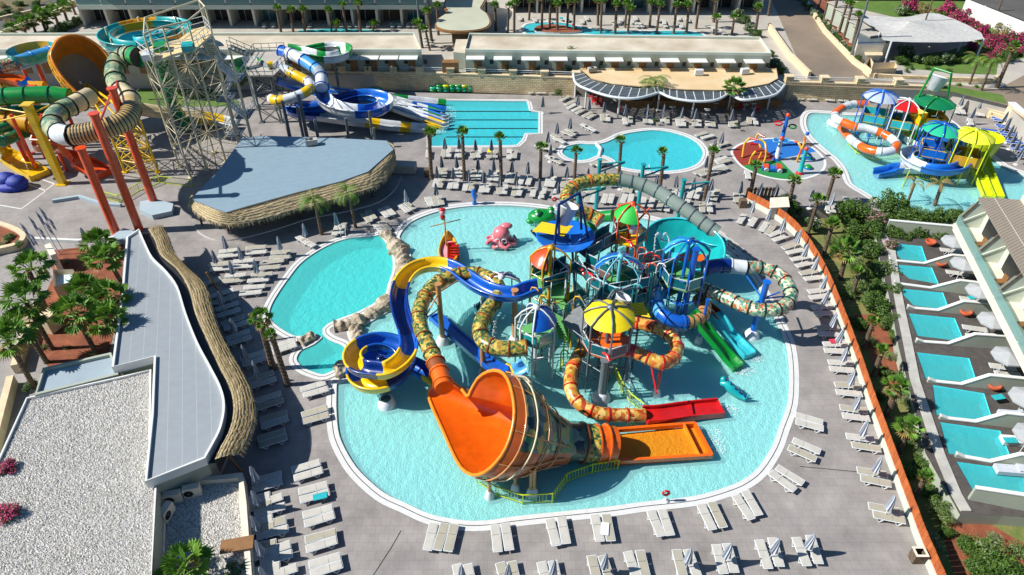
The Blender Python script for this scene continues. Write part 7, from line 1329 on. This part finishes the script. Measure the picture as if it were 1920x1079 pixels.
for i, (x, y, rx, ry, l) in enumerate([(1395,695,.9,.6,'white foam at the end of the green slide'),(1366,768,.8,.6,'white foam at the end of the red slide'),(808,590,.8,.6,'white foam at the end of the blue body slide'),(1418,672,.7,.5,'white foam at the end of the aqua slide'),(1345,828,.6,1.3,'white foam beside the orange tray'),(838,218,1.2,3.2,'white foam where the racer lanes meet the lane pool'),(823,246,1,.8,'white foam at the yellow banded slide end'),(1560,235,1.2,.9,'white foam where the orange banded tube ends'),(1862,378,1.2,1.0,'white foam below the lime twin slide'),(1178,772,.7,.5,'white splash where the thin water jet falls'),(925,645,1.2,1.0,'white splash under the camouflage tube'),(1100,700,2.0,1.4,'loose foam under the yellow domed tower')]): foam(x, y, rx, ry, l)
# roof bits, towels, bags, people-scale clutter
for x, y, z, s, l in ((585,272,3.62,(1.3,.7,.6),'grey cooling unit on the snack bar roof'),(1110,135,3.5,(1.2,.6,.5),'small vent box at the left of the bar roof')):
    p = P(x, y, z); r = thing('cooling_unit', l, 'cooling unit', p); m = MB(); m.box(p+Vector((0, 0, s[2]/2+.1)), s, .3); m.build('casing', 'roof_grey', r); m = MB(); m.lathe(p+Vector((0, 0, s[2]+.1)), [(.25, .01), (.2, .03), (.03, .03)], 10); m.build('fan_grille', 'dark', r)
mat('towel_y', 'e8d23a', .9, .1, 3); mat('towel_t', '1fa6ad', .9, .1, 3); mat('towel_r', 'c8344a', .9, .1, 3); mat('towel_w', 'dfe2e6', .9, .08, 3)
for x, y, z, a, m_, l in ((918,283,0,1.5,'towel_y','yellow towel on a lounger below the lane pool'),(1825,558,PZ,.1,'towel_t','turquoise towel on a private terrace lounger'),(1895,826,PZ,0,'towel_t','turquoise towel on the day bed near the right edge'),(1134,992,0,1.4,'towel_w','white towel across a lounger of the fourth near pair'),(600,931,0,.3,'towel_t','turquoise towel on a lounger in the inner left column'),(1566,640,0,.1,'towel_r','red towel on a lounger by the timber wall'),(1075,47,ZT,1.5,'towel_r','red towel by the lazy river'),(1052,34,ZT,1.5,'towel_t','turquoise lounger towel by the lazy river'),(1065,36,ZT,1.5,'towel_t','second turquoise lounger towel by the lazy river'),(740,46,ZT,1.5,'towel_t','turquoise towel before the left hotel block'),(700,46,ZT,1.5,'towel_r','red towel before the left hotel block'),(1872,745,PZ+.05,.2,'towel_t','patterned blue air mat beside a private pool')):
    p = P(x, y, z+.42); m = MB(); m.box(p+Vector((0, 0, .01)), (.9, .5, .04), a); m.build('towel', m_, label=l, cat='towel')
# long drain lines on the paving
for i, px in enumerate([[(700,1079),(735,1025),(752,995)], [(1500,875),(1640,888)], [(1440,330),(1600,470)]]):
    m = MB(); pp = Pl(px, .004); [m.bar(a, b, .05, .006) for a, b in zip(pp, pp[1:])]; m.build('drain_line', 'dark', kind='structure')

simple_tube('wide amber tube slide passing low behind the yellow post', [(-20,226,5.4),(20,228,5.2),(62,232,5),(100,242,4.6),(128,258,4)], 1.15, [(.5, 'goldp'), (1, 'brown_o')], 'brown', [(60,240,3.8)])
simple_tube('short blue tube slide piece under the orange dish rim', [(100,196,6.5),(118,190,6.4),(140,190,6.2)], .6, [(1, 'dblue')], 'sky', [(120,196,5.6)])
simple_tube('yellow tube slide behind the red and blue open slide', [(-20,160,7.4),(10,162,7.2),(50,164,7),(85,166,6.8)], .8, [(.4, 'yellow'), (1, 'goldp')], 'tan', [(30,170,6)])
for i, (x, y, z) in enumerate(((28,300,6.5),(85,262,6.8),(10,240,6.0))):
    p = P(x, y); q = MB(); q.cyl((p.x, p.y, 0), (p.x, p.y, z), .25, .22, 10); q.cyl((p.x, p.y, z), (p.x, p.y, z+.1), .32, .32, 10); q.build('steel_post', 'coral', label=['thin red post right of the wide yellow slide', 'thin red post behind the big yellow post', 'thin red post under the green tube at the left edge'][i], cat='post')
